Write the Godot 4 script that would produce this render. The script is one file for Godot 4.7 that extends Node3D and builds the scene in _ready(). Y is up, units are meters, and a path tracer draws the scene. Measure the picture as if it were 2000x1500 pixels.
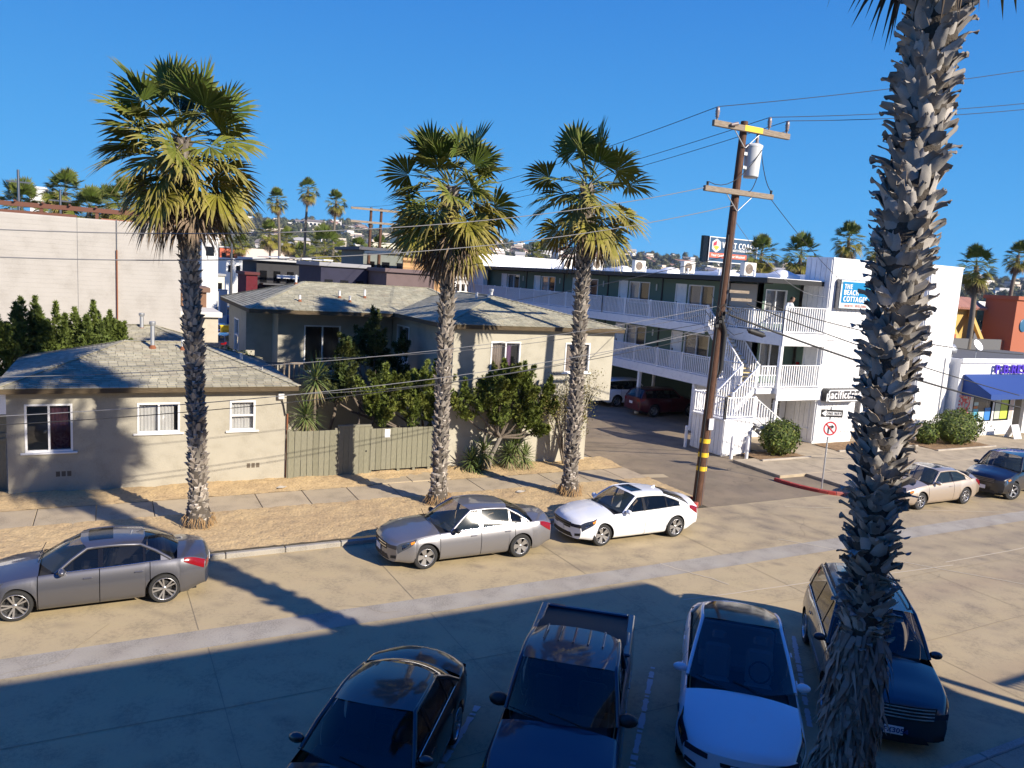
extends Node3D
# A beach-town street corner seen from a third-floor walkway: parked cars, fan palms, stucco cottages, a white motel.

const ZW := -26.5          # plane of the cottage walls on the far side of the street
const CURB := 0.13
var rng := RandomNumberGenerator.new()
var M := {}
var taken := {}

func lin(r: float, g: float, b: float, a := 1.0) -> Color:
	var c := Color(r, g, b).linear_to_srgb()
	c.a = a
	return c

# ---------------------------------------------------------------- mesh collector
class MB:
	var v := PackedVector3Array()
	var n := PackedVector3Array()
	var c := PackedColorArray()
	var u := PackedVector2Array()
	var col := Color(1, 1, 1)
	var xf := Transform3D.IDENTITY
	func tri(a: Vector3, b: Vector3, d: Vector3) -> void:
		a = xf * a
		b = xf * b
		d = xf * d
		var m := (d - a).cross(b - a).normalized()
		v.append(a); v.append(b); v.append(d)
		n.append(m); n.append(m); n.append(m)
		c.append(col); c.append(col); c.append(col)
	func quad(a: Vector3, b: Vector3, d: Vector3, e: Vector3) -> void:
		tri(a, b, d)
		tri(a, d, e)
	# box from centre and size, turned by a basis; ch > 0 cuts the edges
	func box(o: Vector3, s: Vector3, t := Basis.IDENTITY, ch := 0.0) -> void:
		var h := s * 0.5
		if ch <= 0.0:
			var p := []
			for i in 8:
				p.append(o + t * Vector3(h.x if i & 1 else -h.x, h.y if i & 2 else -h.y, h.z if i & 4 else -h.z))
			quad(p[0], p[1], p[3], p[2]); quad(p[5], p[4], p[6], p[7])
			quad(p[4], p[0], p[2], p[6]); quad(p[1], p[5], p[7], p[3])
			quad(p[2], p[3], p[7], p[6]); quad(p[4], p[5], p[1], p[0])
			return
		ch = minf(ch, minf(h.x, minf(h.y, h.z)) * 0.9)
		# three shrunken slabs share chamfered edges: built as a rounded box of 6 faces, 12 edges, 8 corners
		for ax in 3:
			for sg in [-1.0, 1.0]:
				var a1 := (ax + 1) % 3
				var a2 := (ax + 2) % 3
				var q := []
				for k in [[-1, -1], [1, -1], [1, 1], [-1, 1]]:
					var w := Vector3.ZERO
					w[ax] = sg * h[ax]
					w[a1] = k[0] * (h[a1] - ch)
					w[a2] = k[1] * (h[a2] - ch)
					q.append(o + t * w)
				if sg > 0: quad(q[3], q[2], q[1], q[0])
				else: quad(q[0], q[1], q[2], q[3])
				for s2 in [-1.0, 1.0]:
					var e := []
					for k in [[-1, 0], [1, 0], [1, 1], [-1, 1]]:
						var w := Vector3.ZERO
						w[a2] = k[0] * (h[a2] - ch)
						w[ax] = sg * (h[ax] if k[1] == 0 else h[ax] - ch)
						w[a1] = s2 * (h[a1] - ch if k[1] == 0 else h[a1])
						e.append(o + t * w)
					if sg * s2 > 0: quad(e[0], e[1], e[2], e[3])
					else: quad(e[3], e[2], e[1], e[0])
		for i in 8:
			var sx := 1.0 if i & 1 else -1.0
			var sy := 1.0 if i & 2 else -1.0
			var sz := 1.0 if i & 4 else -1.0
			var a := o + t * Vector3(sx * h.x, sy * (h.y - ch), sz * (h.z - ch))
			var b := o + t * Vector3(sx * (h.x - ch), sy * h.y, sz * (h.z - ch))
			var d := o + t * Vector3(sx * (h.x - ch), sy * (h.y - ch), sz * h.z)
			if sx * sy * sz > 0: tri(a, d, b)
			else: tri(a, b, d)
	func slab(x0: float, x1: float, y0: float, y1: float, z0: float, z1: float, ch := 0.0) -> void:
		box(Vector3((x0 + x1) / 2, (y0 + y1) / 2, (z0 + z1) / 2), Vector3(absf(x1 - x0), absf(y1 - y0), absf(z1 - z0)), Basis.IDENTITY, ch)
	func vert(p: Vector3, m: Vector3, k: Color) -> void:
		v.append(p); n.append(m); c.append(k)
	# rows of points joined into a smooth sheet; skip(i, j) leaves cells out
	func grid(rows: Array, ring := false, skip = null, cols: Array = []) -> void:
		var R := rows.size()
		var C: int = rows[0].size()
		var nm := []
		for i in R:
			var line := PackedVector3Array()
			line.resize(C)
			for j in C:
				var jm := j - 1
				var jp := j + 1
				if ring:
					jm = (j + C - 1) % C
					jp = (j + 1) % C
				else:
					jm = maxi(jm, 0)
					jp = mini(jp, C - 1)
				var du: Vector3 = rows[mini(i + 1, R - 1)][j] - rows[maxi(i - 1, 0)][j]
				var dv: Vector3 = rows[i][jp] - rows[i][jm]
				line[j] = (xf.basis * dv.cross(du)).normalized()
			nm.append(line)
		var last := C if ring else C - 1
		for i in R - 1:
			for j in last:
				if skip != null and skip.call(i, j):
					continue
				var k := (j + 1) % C
				var a: Vector3 = xf * rows[i][j]
				var b: Vector3 = xf * rows[i][k]
				var d: Vector3 = xf * rows[i + 1][k]
				var e: Vector3 = xf * rows[i + 1][j]
				var ca: Color = cols[i][j] if cols.size() > 0 else col
				var cb: Color = cols[i][k] if cols.size() > 0 else col
				var cd: Color = cols[i + 1][k] if cols.size() > 0 else col
				var ce: Color = cols[i + 1][j] if cols.size() > 0 else col
				_smooth(a, b, d, nm[i][j], nm[i][k], nm[i + 1][k], ca, cb, cd)
				_smooth(a, d, e, nm[i][j], nm[i + 1][k], nm[i + 1][j], ca, cd, ce)
	func _smooth(a: Vector3, b: Vector3, d: Vector3, na: Vector3, nb: Vector3, nd: Vector3, ca: Color, cb: Color, cd: Color) -> void:
		var m := (d - a).cross(b - a)
		if m.length_squared() < 1e-14:
			return
		m = m.normalized()
		# keep the shading normals on the side of the face
		if na.dot(m) < 0.05: na = m if na.dot(m) > -0.05 else -na
		if nb.dot(m) < 0.05: nb = m if nb.dot(m) > -0.05 else -nb
		if nd.dot(m) < 0.05: nd = m if nd.dot(m) > -0.05 else -nd
		vert(a, na, ca); vert(b, nb, cb); vert(d, nd, cd)
	# tube through points with a radius for each
	func tube(pts: Array, rad: Array, sides := 8, caps := true) -> void:
		var rows := []
		var ref := Vector3.UP
		for i in pts.size():
			var d: Vector3 = (pts[mini(i + 1, pts.size() - 1)] - pts[maxi(i - 1, 0)]).normalized()
			if absf(d.dot(ref)) > 0.95: ref = Vector3.RIGHT if absf(d.x) < 0.8 else Vector3.BACK
			var s := d.cross(ref).normalized()
			var t := s.cross(d).normalized()
			ref = t
			var line := PackedVector3Array()
			var r: float = rad[mini(i, rad.size() - 1)]
			for k in sides:
				var a := TAU * k / sides
				line.append(pts[i] + (s * cos(a) + t * sin(a)) * r)
			rows.append(line)
		grid(rows, true)
		if caps:
			for e in [0, rows.size() - 1]:
				for k in sides:
					var a: Vector3 = rows[e][k]
					var b: Vector3 = rows[e][(k + 1) % sides]
					if e == 0: tri(pts[0], b, a)
					else: tri(pts[e], a, b)
	# profile of (radius, height) turned round the y axis
	func lathe(prof: Array, sides := 16, o := Vector3.ZERO, t := Basis.IDENTITY) -> void:
		var rows := []
		for p in prof:
			var line := PackedVector3Array()
			for k in sides:
				var a := TAU * k / sides
				line.append(o + t * Vector3(cos(a) * p[0], p[1], sin(a) * p[0]))
			rows.append(line)
		grid(rows, true)
	# flat outline (clockwise or not) pushed out by a thickness along the normal
	func plate(pts: Array, depth: Vector3) -> void:
		var flat := PackedVector2Array()
		var m := depth.normalized()
		var s := m.cross(Vector3.UP if absf(m.y) < 0.9 else Vector3.RIGHT).normalized()
		var t := s.cross(m)
		for p in pts:
			flat.append(Vector2(p.dot(s), p.dot(t)))
		var ix := Geometry2D.triangulate_polygon(flat)
		for i in range(0, ix.size(), 3):
			var a: Vector3 = pts[ix[i]]
			var b: Vector3 = pts[ix[i + 1]]
			var d: Vector3 = pts[ix[i + 2]]
			if (d - a).cross(b - a).dot(m) < 0:
				var q := b
				b = d
				d = q
			tri(a + depth, b + depth, d + depth)
			tri(a, d, b)
		var turn := 0.0
		for i in flat.size():
			turn += flat[i].cross(flat[(i + 1) % flat.size()])
		for i in pts.size():
			var a: Vector3 = pts[i]
			var b: Vector3 = pts[(i + 1) % pts.size()]
			if turn > 0: quad(b, a, a + depth, b + depth)
			else: quad(a, b, b + depth, a + depth)
	func mesh() -> ArrayMesh:
		var a := []
		a.resize(Mesh.ARRAY_MAX)
		a[Mesh.ARRAY_VERTEX] = v
		a[Mesh.ARRAY_NORMAL] = n
		a[Mesh.ARRAY_COLOR] = c
		var m := ArrayMesh.new()
		m.add_surface_from_arrays(Mesh.PRIMITIVE_TRIANGLES, a)
		return m

# ---------------------------------------------------------------- scene tree helpers
func numbered(called: String) -> String:
	var k: int = taken.get(called, 0)
	taken[called] = k + 1
	return called if k == 0 else "%s_%03d" % [called, k]

func tag(o: Node3D, label: String, category: String, group := "", kind := "") -> Node3D:
	if label != "": o.set_meta("label", label)
	if category != "": o.set_meta("category", category)
	if group != "": o.set_meta("group", group)
	if kind != "": o.set_meta("kind", kind)
	return o

func thing(called: String, label: String, category: String, at := Vector3.ZERO, turn := 0.0, group := "") -> Node3D:
	var o := Node3D.new()
	o.name = numbered(called)
	add_child(o)
	o.position = at
	o.rotation.y = turn
	tag(o, label, category, group)
	return o

func node(called: String, parent: Node3D) -> Node3D:
	var o := Node3D.new()
	o.name = called
	parent.add_child(o, true)
	return o

func inst(mesh: Mesh, called: String, mat: Material, parent: Node3D = null, t := Transform3D.IDENTITY) -> MeshInstance3D:
	var o := MeshInstance3D.new()
	o.mesh = mesh
	o.material_override = mat
	o.transform = t
	if parent == null:
		o.name = numbered(called)
		add_child(o)
	else:
		o.name = called
		parent.add_child(o, true)
	return o

func put(b: MB, called: String, mat: Material, parent: Node3D = null) -> MeshInstance3D:
	return inst(b.mesh(), called, mat, parent)

func setting(b: MB, called: String, mat: Material) -> MeshInstance3D:
	var o := put(b, called, mat)
	o.set_meta("kind", "structure")
	return o

func bx(parent: Node3D, called: String, mat: Material, x0: float, x1: float, y0: float, y1: float, z0: float, z1: float, ch := 0.0) -> MeshInstance3D:
	var b := wb(parent)
	b.slab(x0, x1, y0, y1, z0, z1, ch)
	return put(b, called, mat, parent)

# a collector that takes world coordinates and stores them in a node's own axes
func wb(parent: Node3D = null, col := Color.WHITE) -> MB:
	var b := MB.new()
	b.col = col
	if parent != null:
		b.xf = parent.global_transform.affine_inverse()
	return b

func letters(text: String, size: float, depth: float, at: Transform3D, mat: Material, called: String, parent: Node3D, wide := 1.0, serif := false) -> MeshInstance3D:
	var t := TextMesh.new()
	var f := SystemFont.new()
	f.font_names = PackedStringArray(["Droid Serif" if serif else "Droid Sans"])
	f.font_weight = 700
	t.font = f
	t.text = text
	t.font_size = 64
	t.pixel_size = size / 46.0
	t.depth = depth
	t.curve_step = 2.0
	var o := inst(t, called, mat, parent, at * Transform3D(Basis.from_scale(Vector3(wide, 1, 1)), Vector3.ZERO))
	return o

# ---------------------------------------------------------------- textures and materials
func noise_image(px: int, seed_: int, stops: Array, layers: Array) -> ImageTexture:
	# layers: [frequency, share, octaves]; stops: [value, linear colour]
	var g := Gradient.new()
	g.offsets = PackedFloat32Array(stops.map(func(s): return s[0]))
	g.colors = PackedColorArray(stops.map(func(s): return s[1]))
	var total := PackedFloat32Array()
	total.resize(px * px)
	var weight := 0.0
	for l in layers:
		weight += l[1]
	var k := 0
	for l in layers:
		var f := FastNoiseLite.new()
		f.seed = seed_ + k * 17
		f.noise_type = FastNoiseLite.TYPE_SIMPLEX_SMOOTH
		f.frequency = l[0]
		f.fractal_octaves = l[2]
		var d := f.get_seamless_image(px, px).get_data()
		var share: float = l[1] / weight / 255.0
		for i in px * px:
			total[i] += d[i] * share
		k += 1
	var lut := PackedByteArray()
	for i in 256:
		var cc := g.sample(i / 255.0).linear_to_srgb()
		lut.append(clampi(roundi(cc.r * 255), 0, 255))
		lut.append(clampi(roundi(cc.g * 255), 0, 255))
		lut.append(clampi(roundi(cc.b * 255), 0, 255))
	var out := PackedByteArray()
	out.resize(px * px * 3)
	for i in px * px:
		var q := clampi(int(total[i] * 255.0), 0, 255) * 3
		out[i * 3] = lut[q]
		out[i * 3 + 1] = lut[q + 1]
		out[i * 3 + 2] = lut[q + 2]
	return ImageTexture.create_from_image(Image.create_from_data(px, px, false, Image.FORMAT_RGB8, out))

func mat(key: String, c: Color, rough := 0.8, metal := 0.0, vc := false) -> StandardMaterial3D:
	var m := StandardMaterial3D.new()
	m.resource_name = key
	m.albedo_color = c
	m.roughness = rough
	m.metallic = metal
	m.vertex_color_use_as_albedo = vc
	M[key] = m
	return m

func textured(key: String, tex: Texture2D, metres: float, rough := 0.9, vc := false, relief: Texture2D = null, depth := 0.0, stretch := Vector3.ONE) -> StandardMaterial3D:
	var m := mat(key, Color.WHITE, rough, 0.0, vc)
	m.albedo_texture = tex
	m.uv1_triplanar = true
	m.uv1_world_triplanar = true
	m.uv1_scale = stretch / metres
	if relief != null:
		m.heightmap_enabled = true
		m.heightmap_texture = relief
		m.heightmap_scale = depth
	return m

func paint(key: String, c: Color, metal: float, rough: float, coat := 1.0) -> StandardMaterial3D:
	var m := mat(key, c, rough, metal)
	m.clearcoat_enabled = true
	m.clearcoat = coat
	m.clearcoat_roughness = 0.04
	return m

func glass(key: String, c: Color, alpha: float, rough := 0.02) -> StandardMaterial3D:
	c.a = alpha
	var m := mat(key, c, rough)
	m.transparency = BaseMaterial3D.TRANSPARENCY_ALPHA
	return m

func make_materials() -> void:
	var g3 := func(a, b, d): return Color(a, b, d)
	var fine := noise_image(256, 3, [[0.0, Color(0, 0, 0)], [1.0, Color(1, 1, 1)]], [[0.06, 1.0, 3], [0.22, 1.4, 2]])
	var lumpy := noise_image(256, 9, [[0.2, Color(0, 0, 0)], [0.8, Color(1, 1, 1)]], [[0.02, 1.0, 4], [0.09, 0.8, 3]])
	# road: tan, sand-dusted concrete and asphalt
	textured("road", noise_image(1024, 11, [[0.28, g3.call(0.7, 0.71, 0.74)], [0.43, g3.call(0.92, 0.92, 0.93)], [0.55, g3.call(1, 1, 1)], [0.72, g3.call(1.06, 1.03, 0.98)]], [[0.006, 1.0, 5], [0.05, 0.7, 4], [0.22, 0.8, 2]]), 6.0, 0.88, true, fine, 0.35)
	textured("concrete", noise_image(512, 23, [[0.25, g3.call(0.7, 0.7, 0.7)], [0.5, g3.call(0.95, 0.95, 0.95)], [0.75, g3.call(1, 1, 0.98)]], [[0.008, 1.0, 5], [0.16, 1.0, 3]]), 4.0, 0.9, true, fine, 0.3)
	textured("sand", noise_image(512, 31, [[0.25, g3.call(0.6, 0.58, 0.55)], [0.42, g3.call(0.86, 0.84, 0.82)], [0.6, g3.call(1, 1, 1)], [0.8, g3.call(1, 1, 1)]], [[0.035, 0.8, 4], [0.2, 1.0, 3]]), 2.2, 1.0, true, lumpy, 2.2)
	textured("stucco", noise_image(512, 41, [[0.2, g3.call(0.78, 0.77, 0.75)], [0.5, g3.call(0.96, 0.96, 0.96)], [0.8, g3.call(1, 1, 1)]], [[0.007, 1.2, 5], [0.1, 0.8, 3], [0.3, 0.7, 2]]), 3.0, 0.95, true, fine, 0.6)
	textured("shingle", noise_image(512, 51, [[0.2, g3.call(0.6, 0.6, 0.6)], [0.5, g3.call(0.95, 0.95, 0.95)], [0.8, g3.call(1, 1, 1)]], [[0.05, 1.0, 4], [0.3, 1.4, 2]]), 1.6, 0.97, true, fine, 0.5)
	textured("white_paint", noise_image(512, 61, [[0.2, g3.call(0.66, 0.67, 0.68)], [0.42, g3.call(0.77, 0.77, 0.77)], [0.8, g3.call(0.80, 0.80, 0.79)]], [[0.01, 1.0, 5], [0.1, 0.6, 3]]), 2.4, 0.62, true)
	textured("fence_paint", noise_image(512, 71, [[0.2, g3.call(0.155, 0.15, 0.105)], [0.5, g3.call(0.2, 0.19, 0.135)], [0.8, g3.call(0.225, 0.215, 0.15)]], [[0.02, 1.0, 5], [0.16, 0.8, 3]]), 1.4, 0.85, true, null, 0.0, Vector3(4, 0.6, 4))
	textured("pole_wood", noise_image(512, 81, [[0.2, g3.call(0.035, 0.018, 0.011)], [0.45, g3.call(0.085, 0.038, 0.02)], [0.6, g3.call(0.12, 0.055, 0.03)], [0.85, g3.call(0.17, 0.09, 0.055)]], [[0.02, 1.0, 4], [0.1, 1.0, 3]]), 1.1, 0.85, true, lumpy, 0.8, Vector3(3, 0.22, 3))
	textured("old_wood", noise_image(256, 83, [[0.2, g3.call(0.14, 0.11, 0.08)], [0.5, g3.call(0.24, 0.19, 0.14)], [0.85, g3.call(0.33, 0.28, 0.22)]], [[0.03, 1.0, 4], [0.12, 0.8, 3]]), 0.8, 0.9, true, null, 0.0, Vector3(0.3, 3, 3))
	textured("trunk", noise_image(512, 91, [[0.2, g3.call(0.10, 0.085, 0.07)], [0.5, g3.call(0.2, 0.175, 0.145)], [0.8, g3.call(0.31, 0.275, 0.23)]], [[0.03, 1.0, 4], [0.15, 1.0, 3]]), 0.7, 1.0, true, lumpy, 1.5)
	textured("boot", noise_image(512, 95, [[0.2, g3.call(0.5, 0.48, 0.46)], [0.5, g3.call(0.9, 0.9, 0.9)], [0.8, g3.call(1, 1, 1)]], [[0.03, 1.0, 4], [0.14, 1.0, 3]]), 0.35, 0.95, true, fine, 0.4, Vector3(3, 1, 3))
	textured("hill", noise_image(512, 101, [[0.2, g3.call(0.4, 0.45, 0.42)], [0.5, g3.call(0.9, 0.9, 0.9)], [0.8, g3.call(1, 1, 1)]], [[0.02, 1.0, 5], [0.1, 1.0, 3]]), 140.0, 1.0, true)
	textured("block_wall", noise_image(512, 111, [[0.2, g3.call(0.385, 0.365, 0.335)], [0.5, g3.call(0.435, 0.415, 0.385)], [0.8, g3.call(0.455, 0.435, 0.405)]], [[0.01, 1.2, 5], [0.12, 0.5, 3]]), 6.0, 0.95, true, fine, 0.3)
	textured("mulch", noise_image(512, 121, [[0.25, g3.call(0.12, 0.08, 0.05)], [0.5, g3.call(0.28, 0.19, 0.11)], [0.8, g3.call(0.42, 0.3, 0.18)]], [[0.05, 1.0, 4], [0.2, 1.0, 3]]), 1.6, 1.0, true, lumpy, 3.0)
	var leaf := mat("leaf", Color.WHITE, 0.62, 0.0, true)
	leaf.metallic_specular = 0.35
	leaf.backlight_enabled = true
	leaf.backlight = Color(0.22, 0.22, 0.22)
	mat("dry", Color.WHITE, 0.9, 0.0, true)
	mat("matte", Color.WHITE, 0.8, 0.0, true)
	mat("satin", Color.WHITE, 0.45, 0.0, true)
	mat("white_trim", lin(0.78, 0.78, 0.77), 0.5)
	mat("black_trim", lin(0.012, 0.012, 0.013), 0.5)
	mat("black_gloss", lin(0.008, 0.008, 0.009), 0.12)
	mat("rubber", lin(0.018, 0.018, 0.018), 0.85)
	mat("alloy", lin(0.55, 0.55, 0.56), 0.3, 0.9)
	mat("alloy_dark", lin(0.2, 0.2, 0.21), 0.35, 0.9)
	mat("chrome", lin(0.75, 0.75, 0.76), 0.1, 1.0)
	mat("disc", lin(0.05, 0.05, 0.05), 0.5, 0.6)
	mat("interior", lin(0.02, 0.02, 0.022), 0.8)
	mat("seat_dark", lin(0.03, 0.03, 0.032), 0.7)
	mat("seat_light", lin(0.35, 0.34, 0.33), 0.7)
	mat("cloth", lin(0.7, 0.7, 0.68), 0.9)
	mat("galvanised", lin(0.5, 0.51, 0.52), 0.45, 0.7)
	mat("pipe_white", lin(0.7, 0.69, 0.66), 0.5)
	mat("rust", lin(0.22, 0.08, 0.035), 0.9)
	mat("transformer", lin(0.55, 0.56, 0.55), 0.4)
	mat("porcelain", lin(0.25, 0.2, 0.19), 0.3)
	mat("cable_black", lin(0.015, 0.015, 0.016), 0.6)
	mat("cable_grey", lin(0.16, 0.16, 0.165), 0.5)
	mat("yellow", lin(0.75, 0.5, 0.02), 0.6)
	mat("red_curb", Color.WHITE, 0.8, 0.0, true)
	mat("green_wall", lin(0.10, 0.155, 0.115), 0.8)
	mat("plaster", lin(0.35, 0.33, 0.3), 0.9)
	mat("head_lens", lin(0.06, 0.065, 0.075), 0.05, 0.1)
	mat("head_dark", lin(0.03, 0.035, 0.05), 0.06)
	mat("amber", lin(0.8, 0.25, 0.02), 0.15)
	mat("tail_red", lin(0.2, 0.006, 0.01), 0.12)
	mat("plate", lin(0.7, 0.7, 0.72), 0.4)
	mat("plate_ink", lin(0.03, 0.05, 0.2), 0.5)
	glass("window", lin(0.02, 0.024, 0.03), 0.14)
	glass("tint", lin(0.006, 0.008, 0.010), 0.55)
	glass("tint_light", lin(0.05, 0.07, 0.07), 0.32)
	glass("lamp_lens", lin(0.8, 0.82, 0.85), 0.2)

func _ready() -> void:
	# camera: third-floor walkway, phone lens, slightly rolled
	var cam := Camera3D.new()
	cam.name = "camera"
	cam.transform = Transform3D(Basis(Vector3(0.88818498, 0.06234174, 0.45523724), Vector3(0.00857558, 0.98833148, -0.15207675), Vector3(-0.45940603, 0.13897621, 0.87728656)), Vector3(0, 7.65, 0))
	cam.fov = 53.13
	cam.near = 0.1
	cam.far = 6000.0
	add_child(cam)
	cam.current = true
	# clear winter sky
	var env := Environment.new()
	env.background_mode = Environment.BG_SKY
	var sm := ProceduralSkyMaterial.new()
	sm.sky_top_color = lin(0.001, 0.095, 0.56)
	sm.sky_horizon_color = lin(0.115, 0.50, 0.96)
	sm.sky_curve = 0.25
	sm.ground_bottom_color = lin(0.12, 0.1, 0.08)
	sm.ground_horizon_color = lin(0.30, 0.42, 0.55)
	sm.sun_angle_max = 1.0
	var sky := Sky.new()
	sky.sky_material = sm
	env.sky = sky
	env.background_energy_multiplier = 0.62
	env.tonemap_mode = Environment.TONE_MAPPER_LINEAR
	env.tonemap_exposure = 1.65
	env.sdfgi_enabled = true
	env.ssao_enabled = true
	env.ssil_enabled = true
	env.fog_enabled = true
	env.fog_density = 0.00007
	env.fog_light_color = Color(0.78, 0.87, 1.0)
	var we := WorldEnvironment.new()
	we.name = "environment"
	we.environment = env
	add_child(we)
	# low winter sun from behind and to the right of the camera
	var sun := DirectionalLight3D.new()
	sun.name = "sun"
	sun.light_energy = 1.6
	sun.light_angular_distance = 0.55
	sun.light_color = Color(1.0, 0.955, 0.89)
	sun.shadow_enabled = true
	var d := Vector3(-0.52, -0.594, -1.0).normalized()
	sun.transform = Transform3D(Basis.looking_at(d, Vector3.UP), Vector3(20, 30, 20))
	add_child(sun)

	make_materials()
	build_ground()
	build_viewer_block()
	build_cottage()
	build_two_storey()
	build_fence()
	build_motel()
	build_restaurant()
	build_far_town()
	build_palms()
	build_near_palm()
	build_plants()
	build_pole()
	build_cars()
	build_small_things()

# ---------------------------------------------------------------- ground, street, pavements
var fn := FastNoiseLite.new()

func blot(x: float, z: float, f: float, s := 0.0) -> float:
	return fn.get_noise_3d(x * f, s * 37.0, z * f)

func sheet(b: MB, x0: float, x1: float, z0: float, z1: float, step: float, height: Callable, tint: Callable) -> void:
	var nx := maxi(1, roundi((x1 - x0) / step))
	var nz := maxi(1, roundi((z1 - z0) / step))
	var rows := []
	var cols := []
	for i in nz + 1:
		var z := lerpf(z0, z1, float(i) / nz)
		var line := PackedVector3Array()
		var cl := PackedColorArray()
		for j in nx + 1:
			var x := lerpf(x0, x1, float(j) / nx)
			line.append(Vector3(x, height.call(x, z), z))
			cl.append(tint.call(x, z))
		rows.append(line)
		cols.append(cl)
	b.grid(rows, false, null, cols)

func strip(b: MB, pts: Array, w: float, y: float) -> void:
	# thin flat ribbon on the ground along (x, z) points
	for i in pts.size() - 1:
		var a := Vector3(pts[i].x, y, pts[i].y)
		var d := Vector3(pts[i + 1].x, y, pts[i + 1].y)
		var s := (d - a).cross(Vector3.UP).normalized() * w * 0.5
		b.quad(a - s, d - s, d + s, a + s)

func road_tint(x: float, z: float) -> Color:
	var c := Color(0.46, 0.36, 0.20)
	var wet := clampf(0.5 + 0.9 * blot(x, z, 0.35), 0, 1)
	c = c.lerp(Color(0.40, 0.325, 0.20), wet * 0.5)
	# the crossing carriageway on the right is greyer and browner, with tyre dirt
	var r := clampf((x - 15.0) / 9.0, 0, 1)
	c = c.lerp(Color(0.33, 0.265, 0.175), r * 0.75 * clampf(0.75 + 0.6 * blot(x, z, 0.6, 2.0), 0, 1))
	# oil and tyre streaks that sweep round the corner into the alley
	for k in [[26.0, -21.5, 6.0, 0.4], [26.0, -21.5, 7.4, 0.45], [26.6, -21.0, 8.3, 0.35], [14.5, -22.5, 5.4, 0.35], [14.5, -22.5, 6.8, 0.35]]:
		var d: float = Vector2(x - k[0], z - k[1]).length() - k[2] - 0.25 * blot(x, z, 0.5, 14.0)
		if absf(d) < k[3]:
			c = c.lerp(Color(0.16, 0.13, 0.1), 0.62 * (1.0 - absf(d) / k[3]) * clampf(0.6 + 1.2 * blot(x, z, 1.3, 4.0), 0, 1))
	# reddish dust bands lengthways
	for k in [[-12.0, 0.7], [-8.6, 0.5]]:
		var d2 := absf(z - k[0] - 0.3 * blot(x, z, 0.2, 5.0))
		if d2 < k[1] and x > 14.0:
			c = c.lerp(Color(0.25, 0.17, 0.12), 0.35 * (1.0 - d2 / k[1]))
	var spot := blot(x, z, 2.3, 7.0)
	if spot > 0.42:
		c = c.lerp(Color(0.14, 0.115, 0.09), minf((spot - 0.42) * 2.2, 0.6))
	# drips where cars stand, worn paler wheel tracks between
	var drip := blot(x, z, 1.1, 21.0)
	if drip > 0.25 and ((z < -17.2 and z > -19.9) or z > -13.0):
		c = c.lerp(Color(0.17, 0.14, 0.105), minf((drip - 0.25) * 1.3, 0.5))
	var track := absf(sin((z + 14.6) * 1.55 + 0.3 * blot(x, z, 0.15, 23.0)))
	c = c.lerp(Color(0.5, 0.4, 0.25), 0.16 * track * clampf(0.6 + blot(x, z, 0.4, 24.0), 0, 1))
	return c

func berm(x: float, z: float) -> float:
	var y := CURB + 0.012
	y += 0.028 * blot(x, z, 2.6, 1.0) + 0.02 * blot(x, z, 6.0, 3.0) + 0.03
	if z < -25.0:
		y += 0.10 * smoothstep(-25.0, -26.3, z) * (0.8 + 0.8 * blot(x, z, 0.5, 2.0))
	return y

func sand_tint(x: float, z: float) -> Color:
	var c := Color(0.60, 0.44, 0.225)
	var k := clampf(0.5 + 1.1 * blot(x, z, 0.8, 8.0), 0, 1)
	c = c.lerp(Color(0.50, 0.36, 0.19), k)
	var litter := blot(x, z, 3.4, 9.0)
	if litter > 0.35: c = c.lerp(Color(0.25, 0.16, 0.09), (litter - 0.35) * 1.5)
	return c

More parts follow.
